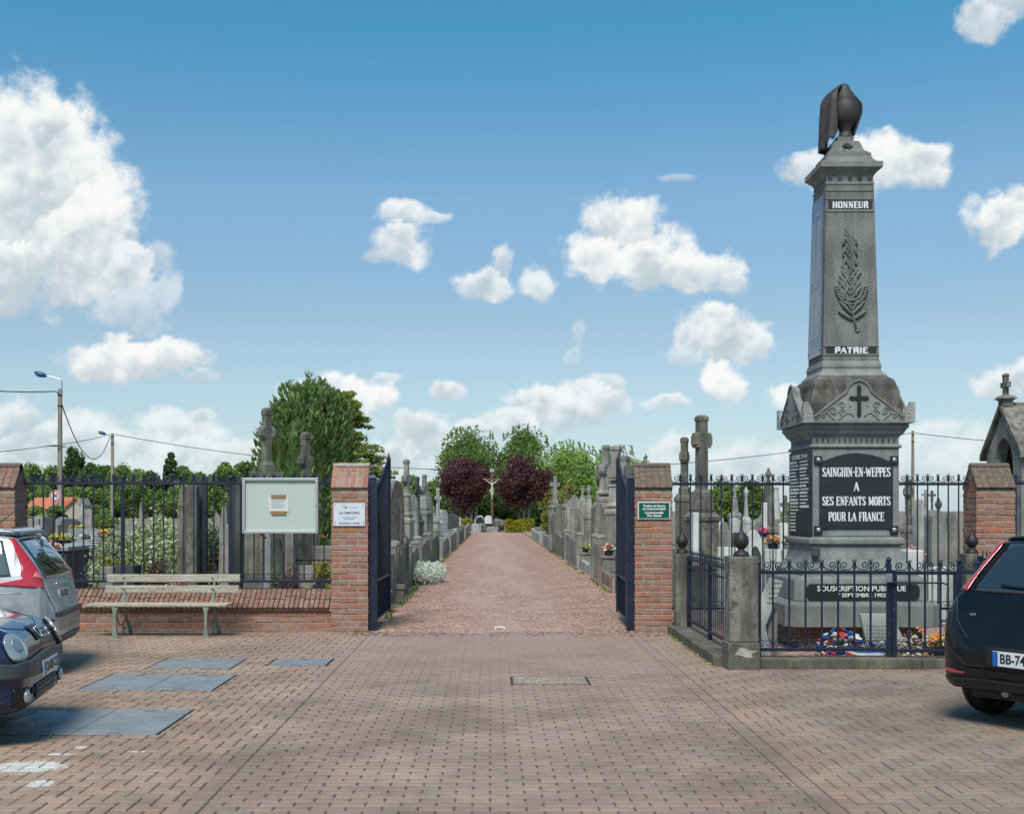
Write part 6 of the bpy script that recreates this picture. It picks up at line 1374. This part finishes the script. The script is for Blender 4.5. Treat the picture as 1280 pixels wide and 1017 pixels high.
# columnar yew
def yew():
    D = 29.0; rg = random.Random(8); t = thing('irish_yew', 'dense dark upright yew behind the notice board', 'tree', (at(380, D), D, 0), 'trees')
    vs = []; fs = []
    def edge(z):   # left and right silhouettes by height
        py = VY - (z - EYE) * F / D
        L = [(474, 360), (480, 347), (500, 342), (530, 330), (560, 322), (600, 320), (740, 324)]; Rr = [(474, 405), (480, 425), (500, 434), (530, 438), (600, 440), (740, 432)]
        def ip(T_):
            if py <= T_[0][0]: return T_[0][1]
            for (a, b), (c, d) in zip(T_, T_[1:]):
                if py <= c: return b + (d - b) * (py - a) / (c - a)
            return T_[-1][1]
        return at(ip(L), D), at(ip(Rr), D)
    ztop = zat(475, D); spires = []
    for i in range(26):
        a = 2 * pi * i / 26 * 1.0 + rg.uniform(-.1, .1); q = .86 if i % 2 else .96; spires.append((cos(a) * q, sin(a) * q, rg.uniform(.88, .99)))
    for i in range(12): a = rg.uniform(0, 6.28); q = rg.uniform(.1, .6); spires.append((cos(a) * q, sin(a) * q, rg.uniform(.94, 1.02)))
    for (u_, v_, h) in spires:
        zt = ztop * h * rg.uniform(.93, 1.03) * (1 if abs(u_) < .85 else .92); n = 260
        for k in range(n):
            z = zt * (k + rg.random()) / n; l, r = edge(min(z, ztop)); c, w = (l + r) / 2, (r - l) / 2
            tip = min(1, max(0, zt - z) / .60); rs = .20 * tip ** .8 + .01
            a = rg.uniform(0, 6.28); fade = 1
            x = c + u_ * (w - .14) * fade + rs * cos(a); y = D + v_ * (w - .14) * fade + rs * sin(a)
            for j in range(3):      # tuft of upright blades
                b = len(vs); hh = rg.uniform(.10, .19); ww = hh * .34; ta = rg.uniform(0, 6.28); lean = rg.uniform(.25, .8); dx, dy = cos(a) * lean * hh, sin(a) * lean * hh
                ox, oy = rg.gauss(0, .02), rg.gauss(0, .02); cxx, cyy = cos(ta) * ww / 2, sin(ta) * ww / 2
                vs.extend([(x + ox, y + oy, z), (x + ox + cxx + dx * .5, y + oy + cyy + dy * .5, z + hh * .55), (x + ox + dx, y + oy + dy, z + hh), (x + ox - cxx + dx * .5, y + oy - cyy + dy * .5, z + hh * .55)])
                fs.append((b, b + 1, b + 2, b + 3))
    m = MB(); m.v = vs; m.f = fs; m.m = [0] * len(fs); m.build('foliage', L_YEW, t)
    m = MB(); X = at(380, D); m.tube([(X, D, -.1), (X, D, 2), (X, D, 4.0)], [.28, .2, .06], 8)
    m.build('trunk', BARK, t)
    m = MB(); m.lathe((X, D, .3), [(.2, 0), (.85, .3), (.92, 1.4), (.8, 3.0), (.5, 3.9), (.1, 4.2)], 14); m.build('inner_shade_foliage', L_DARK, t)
yew()
def fir():
    D = 33.0; rg = random.Random(12); X = at(430, D); t = thing('golden_fir', 'loose yellow-green conifer growing out from behind the yew', 'tree', (X, D, 0), 'trees'); zt = zat(488, D); pts = []; m = MB(); m.tube([(X, D, -.1), (X, D, zt)], [.14, .02], 7)
    for i in range(230):
        z = .8 + (zt - .9) * rg.random() ** .9; L = (1.45 * (1 - (z / zt) ** 2.2) + .18) * rg.uniform(.75, 1.1); a = rg.uniform(0, 6.28); rise = rg.uniform(-.05, .25)
        P = [Vector((X + cos(a) * L * k / 8, D + sin(a) * L * k / 8, z + rise * L * k / 8 - .12 * (k / 8) ** 2 * L)) for k in range(9)]
        m.tube(P, [.018 - .0017 * k for k in range(9)], 4, cap=False)
        for k in range(1, 9):
            for s in range(16):
                d = rg.uniform(-.17, .17) * (1 - k / 12); q = P[k] + Vector((-sin(a) * d + rg.gauss(0, .04), cos(a) * d + rg.gauss(0, .04), rg.gauss(0, .03) - abs(d) * .2)); pts.append(tuple(q))
    leaves_mb(pts, .12, rg, aspect=.4).build('needles', L_FIR, t); m.build('trunk', BARK, t)
fir()
def bush(name, label, px, D, rx, ry, zt, leaf, n, size, cat='shrub', sprigs=0, seed=0, stems=True, X=None, group=None):
    rg = random.Random(seed); X = at(px, D) if X is None else X; t = thing(name, label, cat, (X, D, 0), group); pts = []; lob = [(rg.uniform(-.62, .62), rg.uniform(-.5, .5), rg.uniform(.72, 1.0)) for _ in range(11)]
    for _ in range(n):
        a, b, h = rg.choice(lob); q = rg.uniform(0, 6.28); e = rg.uniform(-.2, 1.4); rr_ = rg.uniform(.8, 1.05) * .46
        z = zt * h * (.45 + .55 * sin(max(e, -.2))) if e > 0 else zt * h * rg.uniform(.02, .5)
        pts.append((X + rx * (a + rr_ * cos(q) * (cos(e) if e > 0 else 1)), D + ry * (b + rr_ * sin(q) * (cos(e) if e > 0 else 1)), z))
    for _ in range(sprigs):
        a = rg.uniform(-.85, .85); z0 = zt * (1 - a * a * .4) * .85
        for i in range(26): pts.append((X + rx * a + rg.gauss(0, .022) + i * .003 * rg.uniform(-1, 1), D + rg.gauss(0, .03) - ry * .3, z0 + i * .013))
    pts = [(a + rg.gauss(0, size * .7), b + rg.gauss(0, size * .7), max(.01, c + rg.gauss(0, size * .7))) for a, b, c in pts]
    leaves_mb(pts, size, rg, aspect=.62).build('foliage', leaf, t)
    if stems:
        m = MB()
        for _ in range(9): a = rg.uniform(-.5, .5); m.tube([(X, D, 0), (X + rx * a, D + rg.uniform(-.3, .3) * ry, zt * .7)], [.02, .008], 5)
        m.build('stems', BARK, t)
    return t
bush('variegated_bush', 'large cream and green variegated bush behind the bench fence', 168, 18.9, .78, .6, 1.38, L_VAR, 9500, .055, sprigs=10, seed=1)
bush('variegated_bush', 'upper right mass of the variegated bush beside the curved-top stele', 206, 19.4, .38, .4, 1.62, L_VAR, 4200, .055, sprigs=6, seed=2)
bush('variegated_bush', 'narrow variegated bush between the dark slab and the banded pillar', 266, 19.2, .22, .3, 1.45, L_VAR, 2600, .055, sprigs=3, seed=3)
bush('heather_clump', 'rust coloured heather clump in a terracotta pot behind the bench', 195, 17.3, .14, .12, .95, L_RUST, 900, .04, 'plant', seed=4)
t = thing('terracotta_pot', 'terracotta pot under the rust coloured heather', 'plant pot', (at(195, 17.3), 17.3, 0)); m = MB(); m.lathe((at(195, 17.3), 17.3, 0), [(.09, 0), (.13, .62), (.15, .62), (.15, .68), (.12, .68)], 16); m.build('pot', TERRA, t)
bush('yellow_plant', 'yellow groundcover plant in the dark stone trough', 145, 17.35, .26, .14, .98, L_GOLD, 1500, .035, 'plant', seed=5, stems=False)
bush('yellow_plant', 'bright yellow-green plant left of the signed brick pillar', 402, 18.2, .17, .2, .88, L_GOLD, 1500, .04, 'plant', seed=6)
bush('dry_plant', 'dry twiggy plant under the middle of the notice board', 365, 17.9, .16, .15, .85, L_RUST, 500, .035, 'plant', seed=7)
bush('green_plant', 'dull green plant under the notice board, left of the dry one', 345, 17.6, .1, .12, .8, L_FIR, 600, .035, 'plant', seed=8)
bush('flower_carpet', 'white flowering carpet plant spilling onto the gravel left of the path', 0, 26.9, .40, 1.3, .44, L_WHITEF, 8500, .055, 'plant', seed=19, stems=False, X=-1.42)
# weeds in the corners, and grass tufts along kerbs: uncountable
rg = random.Random(5); pts = []
for _ in range(1500):
    s_ = rg.random()
    if s_ < .45: x, y = rg.uniform(-6.4, -2.2), 16.25 + rg.gauss(0, .02)
    elif s_ < .7: x, y = rg.uniform(2.3, 2.38), rg.uniform(12.6, 16.2)
    elif s_ < .85: x, y = rg.uniform(2.7, 6.5), 12.44 + rg.gauss(0, .01)
    else: x, y = rg.uniform(-2.2, -1.6), 16.17 + rg.gauss(0, .015)
    if sin(x * 3.1) + sin(y * 2.3 + x) > -.2 : pts.append((x, y, rg.uniform(0, .02)))
o = leaves_mb(pts, .022, rg, up=.5, aspect=.4).build('moss_and_weeds', L_FIR); o['kind'] = 'stuff'
rg = random.Random(6); pts = []
for _ in range(5200):
    D = 17.5 + 60 * rg.random() ** 1.5; x = rg.choice((rg.uniform(-14, -2.5), rg.uniform(3.2, 14)))
    if -13.5 < x < -6.9: continue
    if sin(x * 1.7) + sin(D * .9) > .1: pts.append((x, D, .03))
for _ in range(2200):
    D = 17 + 65 * rg.random() ** 1.4; s_ = rg.choice((-1, 1)); pts.append((-1.62 + .004 * (D - 17) + abs(rg.gauss(0, .05)) if s_ < 0 else 2.40 - abs(rg.gauss(0, .05)), D, .02))
pts = [q for q in pts if sin(q[1] * 2.1) + sin(q[1] * .7 + q[0]) > -.5]
o = leaves_mb(pts, .09, rg, up=.5, aspect=.35).build('grass_tufts', L_GREEN); o['kind'] = 'stuff'
# ================================================================== CARS
def cr(p0, p1, p2, p3, t): return .5 * ((2 * p1) + (-p0 + p2) * t + (2 * p0 - 5 * p1 + 4 * p2 - p3) * t * t + (-p0 + 3 * p1 - 3 * p2 + p3) * t * t * t)
def resample(rows, k):
    out = []; n = len(rows)
    for i in range(n - 1):
        for j in range(k):
            t = j / k; a = rows[max(i - 1, 0)]; d = rows[min(i + 2, n - 1)]; out.append([cr(a[q], rows[i][q], rows[i + 1][q], d[q], t) for q in range(len(a))])
    out.append(list(rows[-1])); return out
def sec(x, w, zb, bt, zt, wr, bf=.965):
    return [(x, 0, zb), (x, .8 * w, zb), (x, .975 * w, zb + .06), (x, w, zb + (bt - zb) * .35), (x, w * .997, zb + (bt - zb) * .70), (x, w * bf, bt), (x, wr + (w * bf - wr) * .20, zt - (zt - bt) * .20), (x, wr * .84, zt - .012 - (zt - bt) * .015), (x, 0, zt)]
class Car:
    def __init__(s, name, label, loc, rz, stations, body, wheels, wr_, wheelmat=None, groupz=None):
        s.t = thing(name, label, 'car', (loc[0], loc[1], 0), 'cars parked by the cemetery', rz)
        S = [[Vector(q) for q in sec(*st)] for st in stations]; S = resample(S, 6); S = [list(q) for q in zip(*resample(list(zip(*S)), 6))]
        m = MB(); n = len(S[0]); vs = []; fs = []
        for r in S: vs += [tuple(q) for q in r] + [(q.x, -q.y, q.z) for q in r]
        for i in range(len(S) - 1):
            for j in range(n - 1):
                a = i * 2 * n + j; b = a + 2 * n; cx_, cz_ = (vs[a][0] + vs[b][0]) / 2, (vs[a][2] + vs[a + 1][2]) / 2
                if abs(vs[a][1]) > .55 and any((cx_ - wx) ** 2 + (cz_ - wr_) ** 2 < (wr_ + .045) ** 2 for wx in wheels): continue
                fs.append((a, a + 1, b + 1, b)); fs.append((a + n, b + n, b + n + 1, a + n + 1))
        for e in (0, (len(S) - 1) * 2 * n):
            for j in range(n - 1): fs.append((e + j, e + n + j, e + n + j + 1, e + j + 1) if e == 0 else (e + j, e + j + 1, e + n + j + 1, e + n + j))
        m.add(vs, fs); o = m.build('body', body, s.t, smooth=True, local=True, fix=True); s.body = o
        s.bvh = BVHTree.FromPolygons([v_.co for v_ in o.data.vertices], [tuple(p_.vertices) for p_ in o.data.polygons])
        m = MB(); zs = .30; m.box(stations[0][0] + .25, -.62, .2, stations[-1][0] - .3, .62, .5); m.build('underbody', BLKPL, s.t, local=True)
        for wx in wheels:
            for sy in (-1, 1):
                W_ = thing('wheel_', 'x', 'x'); bpy.data.objects.remove(W_)
                w0 = stations[len(stations) // 2][1]; yy = sy * (w0 - .075); M_ = Matrix.Translation((wx, yy, wr_)) @ Matrix.Rotation(pi / 2, 4, 'X')
                m = MB(); m.lathe((0, 0, 0), [(wr_ * .62, -.09), (wr_ * .8, -.1), (wr_ * .95, -.088), (wr_, -.06), (wr_, -.02), (wr_ * .985, -.018), (wr_ * .985, -.012), (wr_, -.01), (wr_, .02), (wr_ * .985, .022), (wr_ * .985, .028), (wr_, .03), (wr_, .06), (wr_ * .95, .088), (wr_ * .8, .1), (wr_ * .62, .09)], 40, M_); o = m.build('wheel', RUBBER, s.t, local=True, smooth=True)
                m = MB(); m.lathe((0, 0, 0), [(.05, -sy * -.03), (wr_ * .3, .045 * -sy), (wr_ * .6, .06 * -sy), (wr_ * .62, .092 * -sy), (wr_ * .66, .094 * -sy)], 24, M_); m.build('rim', GALV, o, local=True, smooth=True)
    def near(s, q, off): 
        r = s.bvh.find_nearest(Vector(q)); nrm = r[1]
        c = Vector((1.8, 0, .7)); 
        if nrm.dot(r[0] - c) < 0: nrm = -nrm
        return r[0] + nrm * off
    def patch(s, name, A, B, m_, off=.005, nu=20, nv=8, parent=None, thick=.004):
        def poly(P, t):
            n = len(P) - 1; i = min(int(t * n), n - 1); f = t * n - i; return Vector(P[i]).lerp(Vector(P[i + 1]), f)
        m = MB(); m.grid(lambda a, b: tuple(s.near(poly(A, a).lerp(poly(B, a), b), off)), nu, nv)
        o = m.build(name, m_, parent or s.t, smooth=True, local=True); sd_ = o.modifiers.new('s', 'SOLIDIFY'); sd_.thickness = thick; sd_.offset = -1; return o
    def line(s, name, P, r, m_, off=.0, n=24, parent=None):
        out = []; k = len(P) - 1
        for i in range(n + 1):
            t = i / n * k; j = min(int(t), k - 1); out.append(s.near(Vector(P[j]).lerp(Vector(P[j + 1]), t - j), off))
        m = MB(); m.tube(out, r, 5); return m.build(name, m_, parent or s.t, local=True, smooth=True)
    def plate(s, txt, c, nrm_rz, tilt, w=.52, h=.11, band=True):
        M_ = Matrix.Translation(c) @ Matrix.Rotation(nrm_rz, 4, 'Z') @ Matrix.Rotation(tilt, 4, 'X')    # plate faces local -Y
        m = MB(); m.box(-w / 2, -.006, -h / 2, w / 2, .006, h / 2, M_); p_ = m.build('number_plate', PLATEW, s.t, local=True, bevel=.002)
        if band: m = MB(); m.box(-w / 2 + .002, -.0085, -h / 2 + .002, -w / 2 + .044, -.0055, h / 2 - .002, M_); m.build('blue_band', PLATEB, p_, local=True); m = MB(); m.box(w / 2 - .044, -.0085, -h / 2 + .002, w / 2 - .002, -.0055, h / 2 - .002, M_); m.build('blue_band', PLATEB, p_, local=True)
        text(txt, .098, M_ @ facing(0, -.008, 0), 'plate_characters', BLACKP, p_, w - .13, .0015, local=True)
# ---- black hatchback, right
ST = [(0, .50, .40, .54, .60, .44), (.02, .62, .34, .60, .66, .52), (.06, .71, .30, .72, .80, .60), (.10, .755, .29, .84, .935, .60, .93), (.155, .79, .27, .93, 1.05, .58, .91), (.28, .825, .25, .95, 1.21, .55, .91), (.42, .838, .24, .96, 1.355, .53, .92), (.52, .842, .23, .96, 1.425, .525, .93), (.9, .845, .22, .96, 1.465, .54, .95), (1.7, .845, .21, .955, 1.49, .585), (2.5, .84, .21, .94, 1.38, .56), (3.1, .83, .22, .90, 1.02, .60), (3.6, .80, .22, .78, .86, .6), (3.9, .68, .24, .62, .70, .5), (3.99, .5, .3, .52, .58, .4)]
c = Car('hatchback_car', 'glossy black hatchback seen from behind, cut by the right edge of the picture', (3.90, 8.74), radians(33), ST, BLACKC, (.72, 3.2), .30)
c.patch('rear_window', [(.42, .42, 1.41), (.42, 0, 1.43), (.42, -.42, 1.41)], [(.10, .54, 1.055), (.08, 0, 1.05), (.10, -.54, 1.055)], GLASS, .004, 24, 12)
for s in (1, -1):
    l = c.patch('tail_light', [(.50, s * .475, 1.41), (.34, s * .515, 1.29), (.20, s * .56, 1.15), (.12, s * .58, 1.03)], [(.58, s * .59, 1.40), (.44, s * .64, 1.28), (.32, s * .685, 1.14), (.22, s * .71, 1.03)], REDL, .010, 20, 6)
    c.patch('lamp_edge', [(.585, s * .592, 1.40), (.447, s * .642, 1.28), (.328, s * .688, 1.14), (.225, s * .713, 1.03)], [(.60, s * .60, 1.40), (.462, s * .65, 1.28), (.345, s * .698, 1.14), (.24, s * .72, 1.03)], REDP, .011, 20, 2, l)
    c.patch('side_window', [(1.0, s * .62, 1.40), (1.8, s * .62, 1.42), (2.4, s * .62, 1.36)], [(.75, s * .8, .99), (1.8, s * .8, .98), (2.9, s * .8, .97)], GLASS, .004, 24, 8)
    c.patch('reflector', [(.10, s * .72, .43), (.04, s * .62, .425), (.02, s * .50, .415)], [(.10, s * .72, .405), (.04, s * .62, .40), (.02, s * .52, .40)], REDL, .006, 10, 3)
    c.line('tailgate_seam', [(.20, s * .70, 1.04), (.10, s * .66, .95), (.06, s * .62, .80), (.04, s * .50, .66)], .004, BLKPL, .001)
c.patch('bumper_diffuser', [(.25, .80, .36), (.08, .66, .375), (.0, .35, .38), (0, -.35, .38), (.08, -.66, .375)], [(.3, .80, .24), (.12, .66, .27), (.05, .35, .30), (.05, -.35, .30), (.12, -.66, .27)], BLKPL, .006, 30, 6)
c.line('bumper_crease', [(.45, .83, .62), (.16, .78, .60), (.06, .66, .575), (.02, .5, .47), (0, 0, .465), (.02, -.5, .47)], .006, BLKPL, .0, 40)
c.patch('plate_recess', [(.0, .34, .63), (.0, -.34, .63)], [(0, .34, .47), (0, -.34, .47)], BLKPL, .004, 10, 6)
c.patch('dealer_badge', [(.09, .52, .855), (.09, .46, .855)], [(.08, .51, .835), (.08, .465, .835)], mat('pale badge', col=(.14, .11, .09), rough=.4), .006, 6, 3)
c.line('wiper', [(.13, .30, 1.10), (.12, .0, 1.075), (.13, -.2, 1.07)], .012, BLKPL, .022)
for k in range(3): m = MB(); m.ball((.26, -.02 - .04 * k, 1.20), (.003, .008, .009), 6, 4); 
c.line('spoiler', [(.60, .55, 1.455), (.52, .3, 1.475), (.50, 0, 1.48), (.52, -.3, 1.475), (.60, -.55, 1.455)], [.02] * 25 if False else .018, BLACKC, .012)
c.plate('BB-742-KD', (-.012, 0, .545), -pi / 2, 0)
m = MB(); m.tube([(.25, .25, .30), (.12, .25, .27)], .03, 8); m.build('exhaust', GALV, c.t, local=True)
# ---- silver estate, left
ST = [(0, .52, .40, .56, .62, .44), (.02, .64, .34, .60, .68, .52), (.07, .73, .29, .74, .82, .60), (.11, .77, .28, .88, .95, .66), (.15, .80, .27, .96, 1.04, .68), (.25, .82, .25, .975, 1.20, .655), (.36, .83, .24, .98, 1.34, .635), (.44, .833, .23, .975, 1.405, .63), (.8, .835, .22, .97, 1.43, .63), (1.6, .835, .21, .95, 1.455, .62), (2.4, .83, .21, .93, 1.37, .58), (3.0, .82, .22, .89, 1.0, .6), (3.6, .79, .22, .78, .86, .58), (3.9, .66, .24, .62, .70, .5), (4.0, .5, .3, .52, .58, .4)]
c = Car('estate_car', 'silver estate car with tall red tail light, parked by the left brick pillar', (-4.385, 12.52), radians(188.5), ST, SILVER, (.78, 3.3), .30)
c.patch('rear_window', [(.36, .56, 1.365), (.34, 0, 1.385), (.36, -.56, 1.365)], [(.09, .62, .985), (.08, 0, .97), (.09, -.62, .985)], GLASS, .004, 24, 12)
for s in (1, -1):
    l = c.patch('tail_light', [(.40, s * .64, 1.385), (.30, s * .67, 1.25), (.19, s * .70, 1.10), (.115, s * .73, .965), (.08, s * .73, .875)], [(.46, s * .65, 1.375), (.385, s * .70, 1.25), (.315, s * .76, 1.10), (.31, s * .80, .975), (.66, s * .83, .925)], REDL, .008, 30, 10)
    c.patch('lamp_lens', [(.19, s * .74, 1.04), (.12, s * .75, 1.03)], [(.20, s * .77, .985), (.10, s * .75, .965)], REDP, .014, 8, 5, l)
    c.patch('side_window', [(.51, s * .65, 1.35), (.9, s * .65, 1.36), (1.35, s * .65, 1.37)], [(.40, s * .80, 1.0), (.9, s * .8, .985), (1.35, s * .8, .98)], WINR, .005, 24, 10)
    c.patch('door_window', [(1.42, s * .65, 1.38), (1.9, s * .65, 1.38), (2.35, s * .65, 1.33)], [(1.42, s * .8, .98), (1.9, s * .8, .97), (2.8, s * .8, .95)], WINR, .005, 24, 10)
    c.line('tailgate_seam', [(.085, s * .72, .86), (.06, s * .68, .78), (.05, s * .60, .66)], .004, BLKPL, .001)
    c.line('roof_rail', [(.55, s * .58, 1.44), (1.2, s * .58, 1.47), (1.9, s * .57, 1.46)], .012, BLKPL, .012)
    c.line('door_seam', [(1.38, s * .66, 1.40), (1.38, s * .8, .98), (1.32, s * .84, .70), (1.05, s * .84, .5)], .004, BLKPL, .0)
    c.line('side_crease', [(.30, s * .83, .84), (1.2, s * .84, .84), (2.2, s * .84, .84)], .004, mat('silver shade line', col=(.3, .33, .33), rough=.3, metal=.4), .001)
    c.line('bumper_strip', [(.5, s * .83, .55), (.16, s * .80, .56), (.05, s * .66, .56)], .016, DPLAST, .004)
c.patch('spoiler', [(.62, .60, 1.43), (.62, 0, 1.45), (.62, -.60, 1.43)], [(.37, .60, 1.41), (.34, 0, 1.425), (.37, -.60, 1.41)], BLUEC if False else paintm('blue grey spoiler paint', (.10, .15, .20), .2, 0, .5, coat=1), .028, 24, 6, None, .03)  # spoiler set bluer and darker than the silver body
c.patch('bumper_top_pad', [(.03, .60, .63), (.0, .3, .64), (0, -.3, .64), (.03, -.60, .63)], [(.02, .60, .58), (-.01, .3, .58), (-.01, -.3, .58), (.02, -.60, .58)], DPLAST, .014, 20, 4, None, .012)
c.patch('lower_valance', [(.2, .80, .38), (.05, .62, .39), (0, .3, .39), (0, -.3, .39), (.05, -.62, .39)], [(.3, .80, .25), (.12, .62, .28), (.05, .3, .30), (.05, -.3, .30), (.12, -.62, .28)], DPLAST, .006, 24, 5)
c.line('tailgate_handle', [(.08, .26, .90), (.06, 0, .905), (.08, -.26, .90)], .016, CHROME, .008)
c.line('wiper', [(.13, -.30, 1.05), (.11, -.05, 1.04), (.20, .25, 1.14)], .012, BLKPL, .03)
c.plate('485 CMR 59', (.060, 0, .785), -pi / 2, -.12, .5, .11, False)
m = MB(); m.lathe((.75, .0, 1.44), [(.05, 0), (.035, .03), (.012, .04)], 10); m.tube([(.75, 0, 1.47), (.52, 0, 1.66)], [.007, .003], 5); m.build('roof_antenna', BLKPL, c.t, local=True)
m = MB(); m.box(.14, .60, .925, .15, .645, .96); 
# ---- dark blue city car, left foreground (front at the large end)
ST = [(0, .52, .36, .58, .66, .5), (.06, .70, .28, .8, .92, .62), (.2, .78, .25, .93, 1.22, .62), (.5, .805, .23, .95, 1.40, .61), (1.1, .81, .22, .94, 1.42, .61), (1.8, .81, .22, .92, 1.38, .60), (2.25, .81, .22, .90, 1.16, .60), (2.5, .805, .22, .87, 1.00, .62), (2.8, .79, .22, .82, .93, .60), (3.05, .77, .22, .78, .87, .57), (3.20, .75, .22, .76, .84, .56), (3.30, .715, .23, .72, .80, .55), (3.37, .67, .24, .66, .745, .53), (3.415, .61, .27, .58, .66, .50), (3.435, .48, .32, .48, .535, .40)]
L = 3.425; rz = radians(8.9); fx, fy = -3.335, 8.95
c = Car('city_car', 'dark blue small city car nosing in at the left edge', (fx - L * cos(rz), fy - L * sin(rz)), rz, ST, BLUEC, (.58, 2.76), .27)
for s in (1, -1):
    ell = lambda k_, q_: [(3.385 - .30 * max(0, .595 + .105 * cos(a) * q_ - .52) - .32 * max(0, .70 + .105 * sin(a) * q_ - .66), s * (.595 + .105 * cos(a) * q_), .695 + .105 * sin(a) * q_) for a in k_]
    up_ = [pi - pi * i / 10 for i in range(11)]; dn_ = [pi + pi * i / 10 for i in range(11)]
    l = c.patch('headlight', ell(up_, 1), ell(dn_, 1), CLEARL, .014, 20, 10, None, .02)
    c.patch('headlamp_bulb', ell(up_, .45), ell(dn_, .45), GALV, .018, 12, 6, l, .006)
    c.line('headlight_rim', ell([2 * pi * i / 24 for i in range(25)], 1.04), .007, BLKPL, .006, 60, l)
    0 and c.patch('headlight', [(3.27, s * .69, .75), (3.30, s * .63, .785), (3.33, s * .56, .785), (3.37, s * .50, .745)], [(3.34, s * .68, .64), (3.39, s * .625, .60), (3.42, s * .56, .60), (3.43, s * .51, .645)], CLEARL, .012, 16, 10, None, .02)
    0 and c.line('headlight_rim', [(3.27, s * .69, .75), (3.30, s * .63, .785), (3.33, s * .56, .785), (3.37, s * .50, .745), (3.43, s * .51, .645), (3.42, s * .56, .60), (3.39, s * .625, .60), (3.34, s * .68, .64), (3.27, s * .69, .75)], .007, BLKPL, .004, 50, l)
    c.line('bonnet_seam', [(2.5, s * .66, .98), (2.85, s * .64, .885), (3.10, s * .55, .80), (3.24, s * .42, .755), (3.30, s * .2, .74), (3.31, 0, .735)], .004, BLKPL, .0, 40)
    c.patch('fog_lamp_bezel', [(3.33, s * .64, .41), (3.39, s * .50, .41)], [(3.33, s * .64, .30), (3.39, s * .50, .30)], BLKPL, .004, 8, 6)
    f_ = c.near((3.40, s * .575, .355), .012); m = MB(); m.ball(tuple(f_), (.022, .05, .05), 12, 8); m.build('fog_lamp', CLEARL, c.t, local=True, smooth=True)
    f_ = c.near((3.42, s * .43, .37), .006); m = MB(); m.ball(tuple(f_), (.012, .026, .026), 10, 6); m.build('tow_eye_cap', BLKPL, c.t, local=True, smooth=True)
    c.patch('side_window', [(.7, s * .64, 1.33), (1.4, s * .64, 1.34), (1.85, s * .64, 1.30)], [(.5, s * .78, .97), (1.4, s * .78, .95), (2.3, s * .78, .93)], GLASS, .005, 20, 8)
    c.line('wing_seam', [(2.46, s * .80, .25), (2.44, s * .81, .6), (2.46, s * .79, .88)], .004, BLKPL, 0)
c.patch('bumper_upper', [(2.98, -.775, .61), (3.20, -.73, .60), (3.34, -.65, .585), (3.41, -.48, .595), (3.43, 0, .62), (3.41, .48, .595), (3.34, .65, .585), (3.20, .73, .60), (2.98, .775, .61)], [(2.98, -.775, .485), (3.25, -.72, .485), (3.38, -.60, .48), (3.43, -.42, .475), (3.46, 0, .47), (3.43, .42, .475), (3.38, .60, .48), (3.25, .72, .485), (2.98, .775, .485)], DPLAST, .016, 50, 8, None, .02)
c.patch('air_intake', [(3.45, -.30, .605), (3.46, 0, .61), (3.45, .30, .605)], [(3.46, -.28, .575), (3.48, 0, .575), (3.46, .28, .575)], BLKPL, .026, 16, 4)
c.patch('bonnet_grille', [(3.31, -.13, .79), (3.32, 0, .79), (3.31, .13, .79)], [(3.40, -.11, .69), (3.40, 0, .69), (3.40, .11, .69)], BLKPL, .006, 10, 6)
for s in (-1, 1): c.line('grille_emblem', [(3.35, s * .035, .77), (3.38, s * .05, .735), (3.40, s * .02, .70)], .007, CHROME, .016, 12)
c.patch('lower_intake', [(3.44, -.36, .40), (3.46, 0, .40), (3.44, .36, .40)], [(3.42, -.34, .30), (3.44, 0, .30), (3.42, .34, .30)], BLKPL, .006, 16, 6)
for z in (.37, .335): c.line('intake_bar', [(3.44, -.34, z), (3.46, 0, z), (3.44, .34, z)], .010, DPLAST, .012)
c.patch('windscreen', [(2.02, -.55, 1.28), (2.0, 0, 1.31), (2.02, .55, 1.28)], [(2.48, -.64, 1.0), (2.52, 0, 1.01), (2.48, .64, 1.0)], GLASS, .004, 20, 10)
c.plate('CB-885-CS', (L + .055, 0, .50), pi / 2, -.08)
# ================================================================== unseen house added behind the viewer for its reflections
t = thing('house', 'invented brick house behind the viewer, added for reflections', 'house', (4, -22, 0)); m = MB(); m.box(-16, -30, 0, 22, -22, 5.4); m.build('wall', flat('distant brick wall', (.28, .15, .10), .9), t); m = MB(); m.prism([(-30.4, 5.4), (-21.6, 5.4), (-26, 8.6)], -16.4, 22.4, 'x'); m.build('roof', flat('distant dark roof', (.10, .07, .06), .9), t, fix=True)
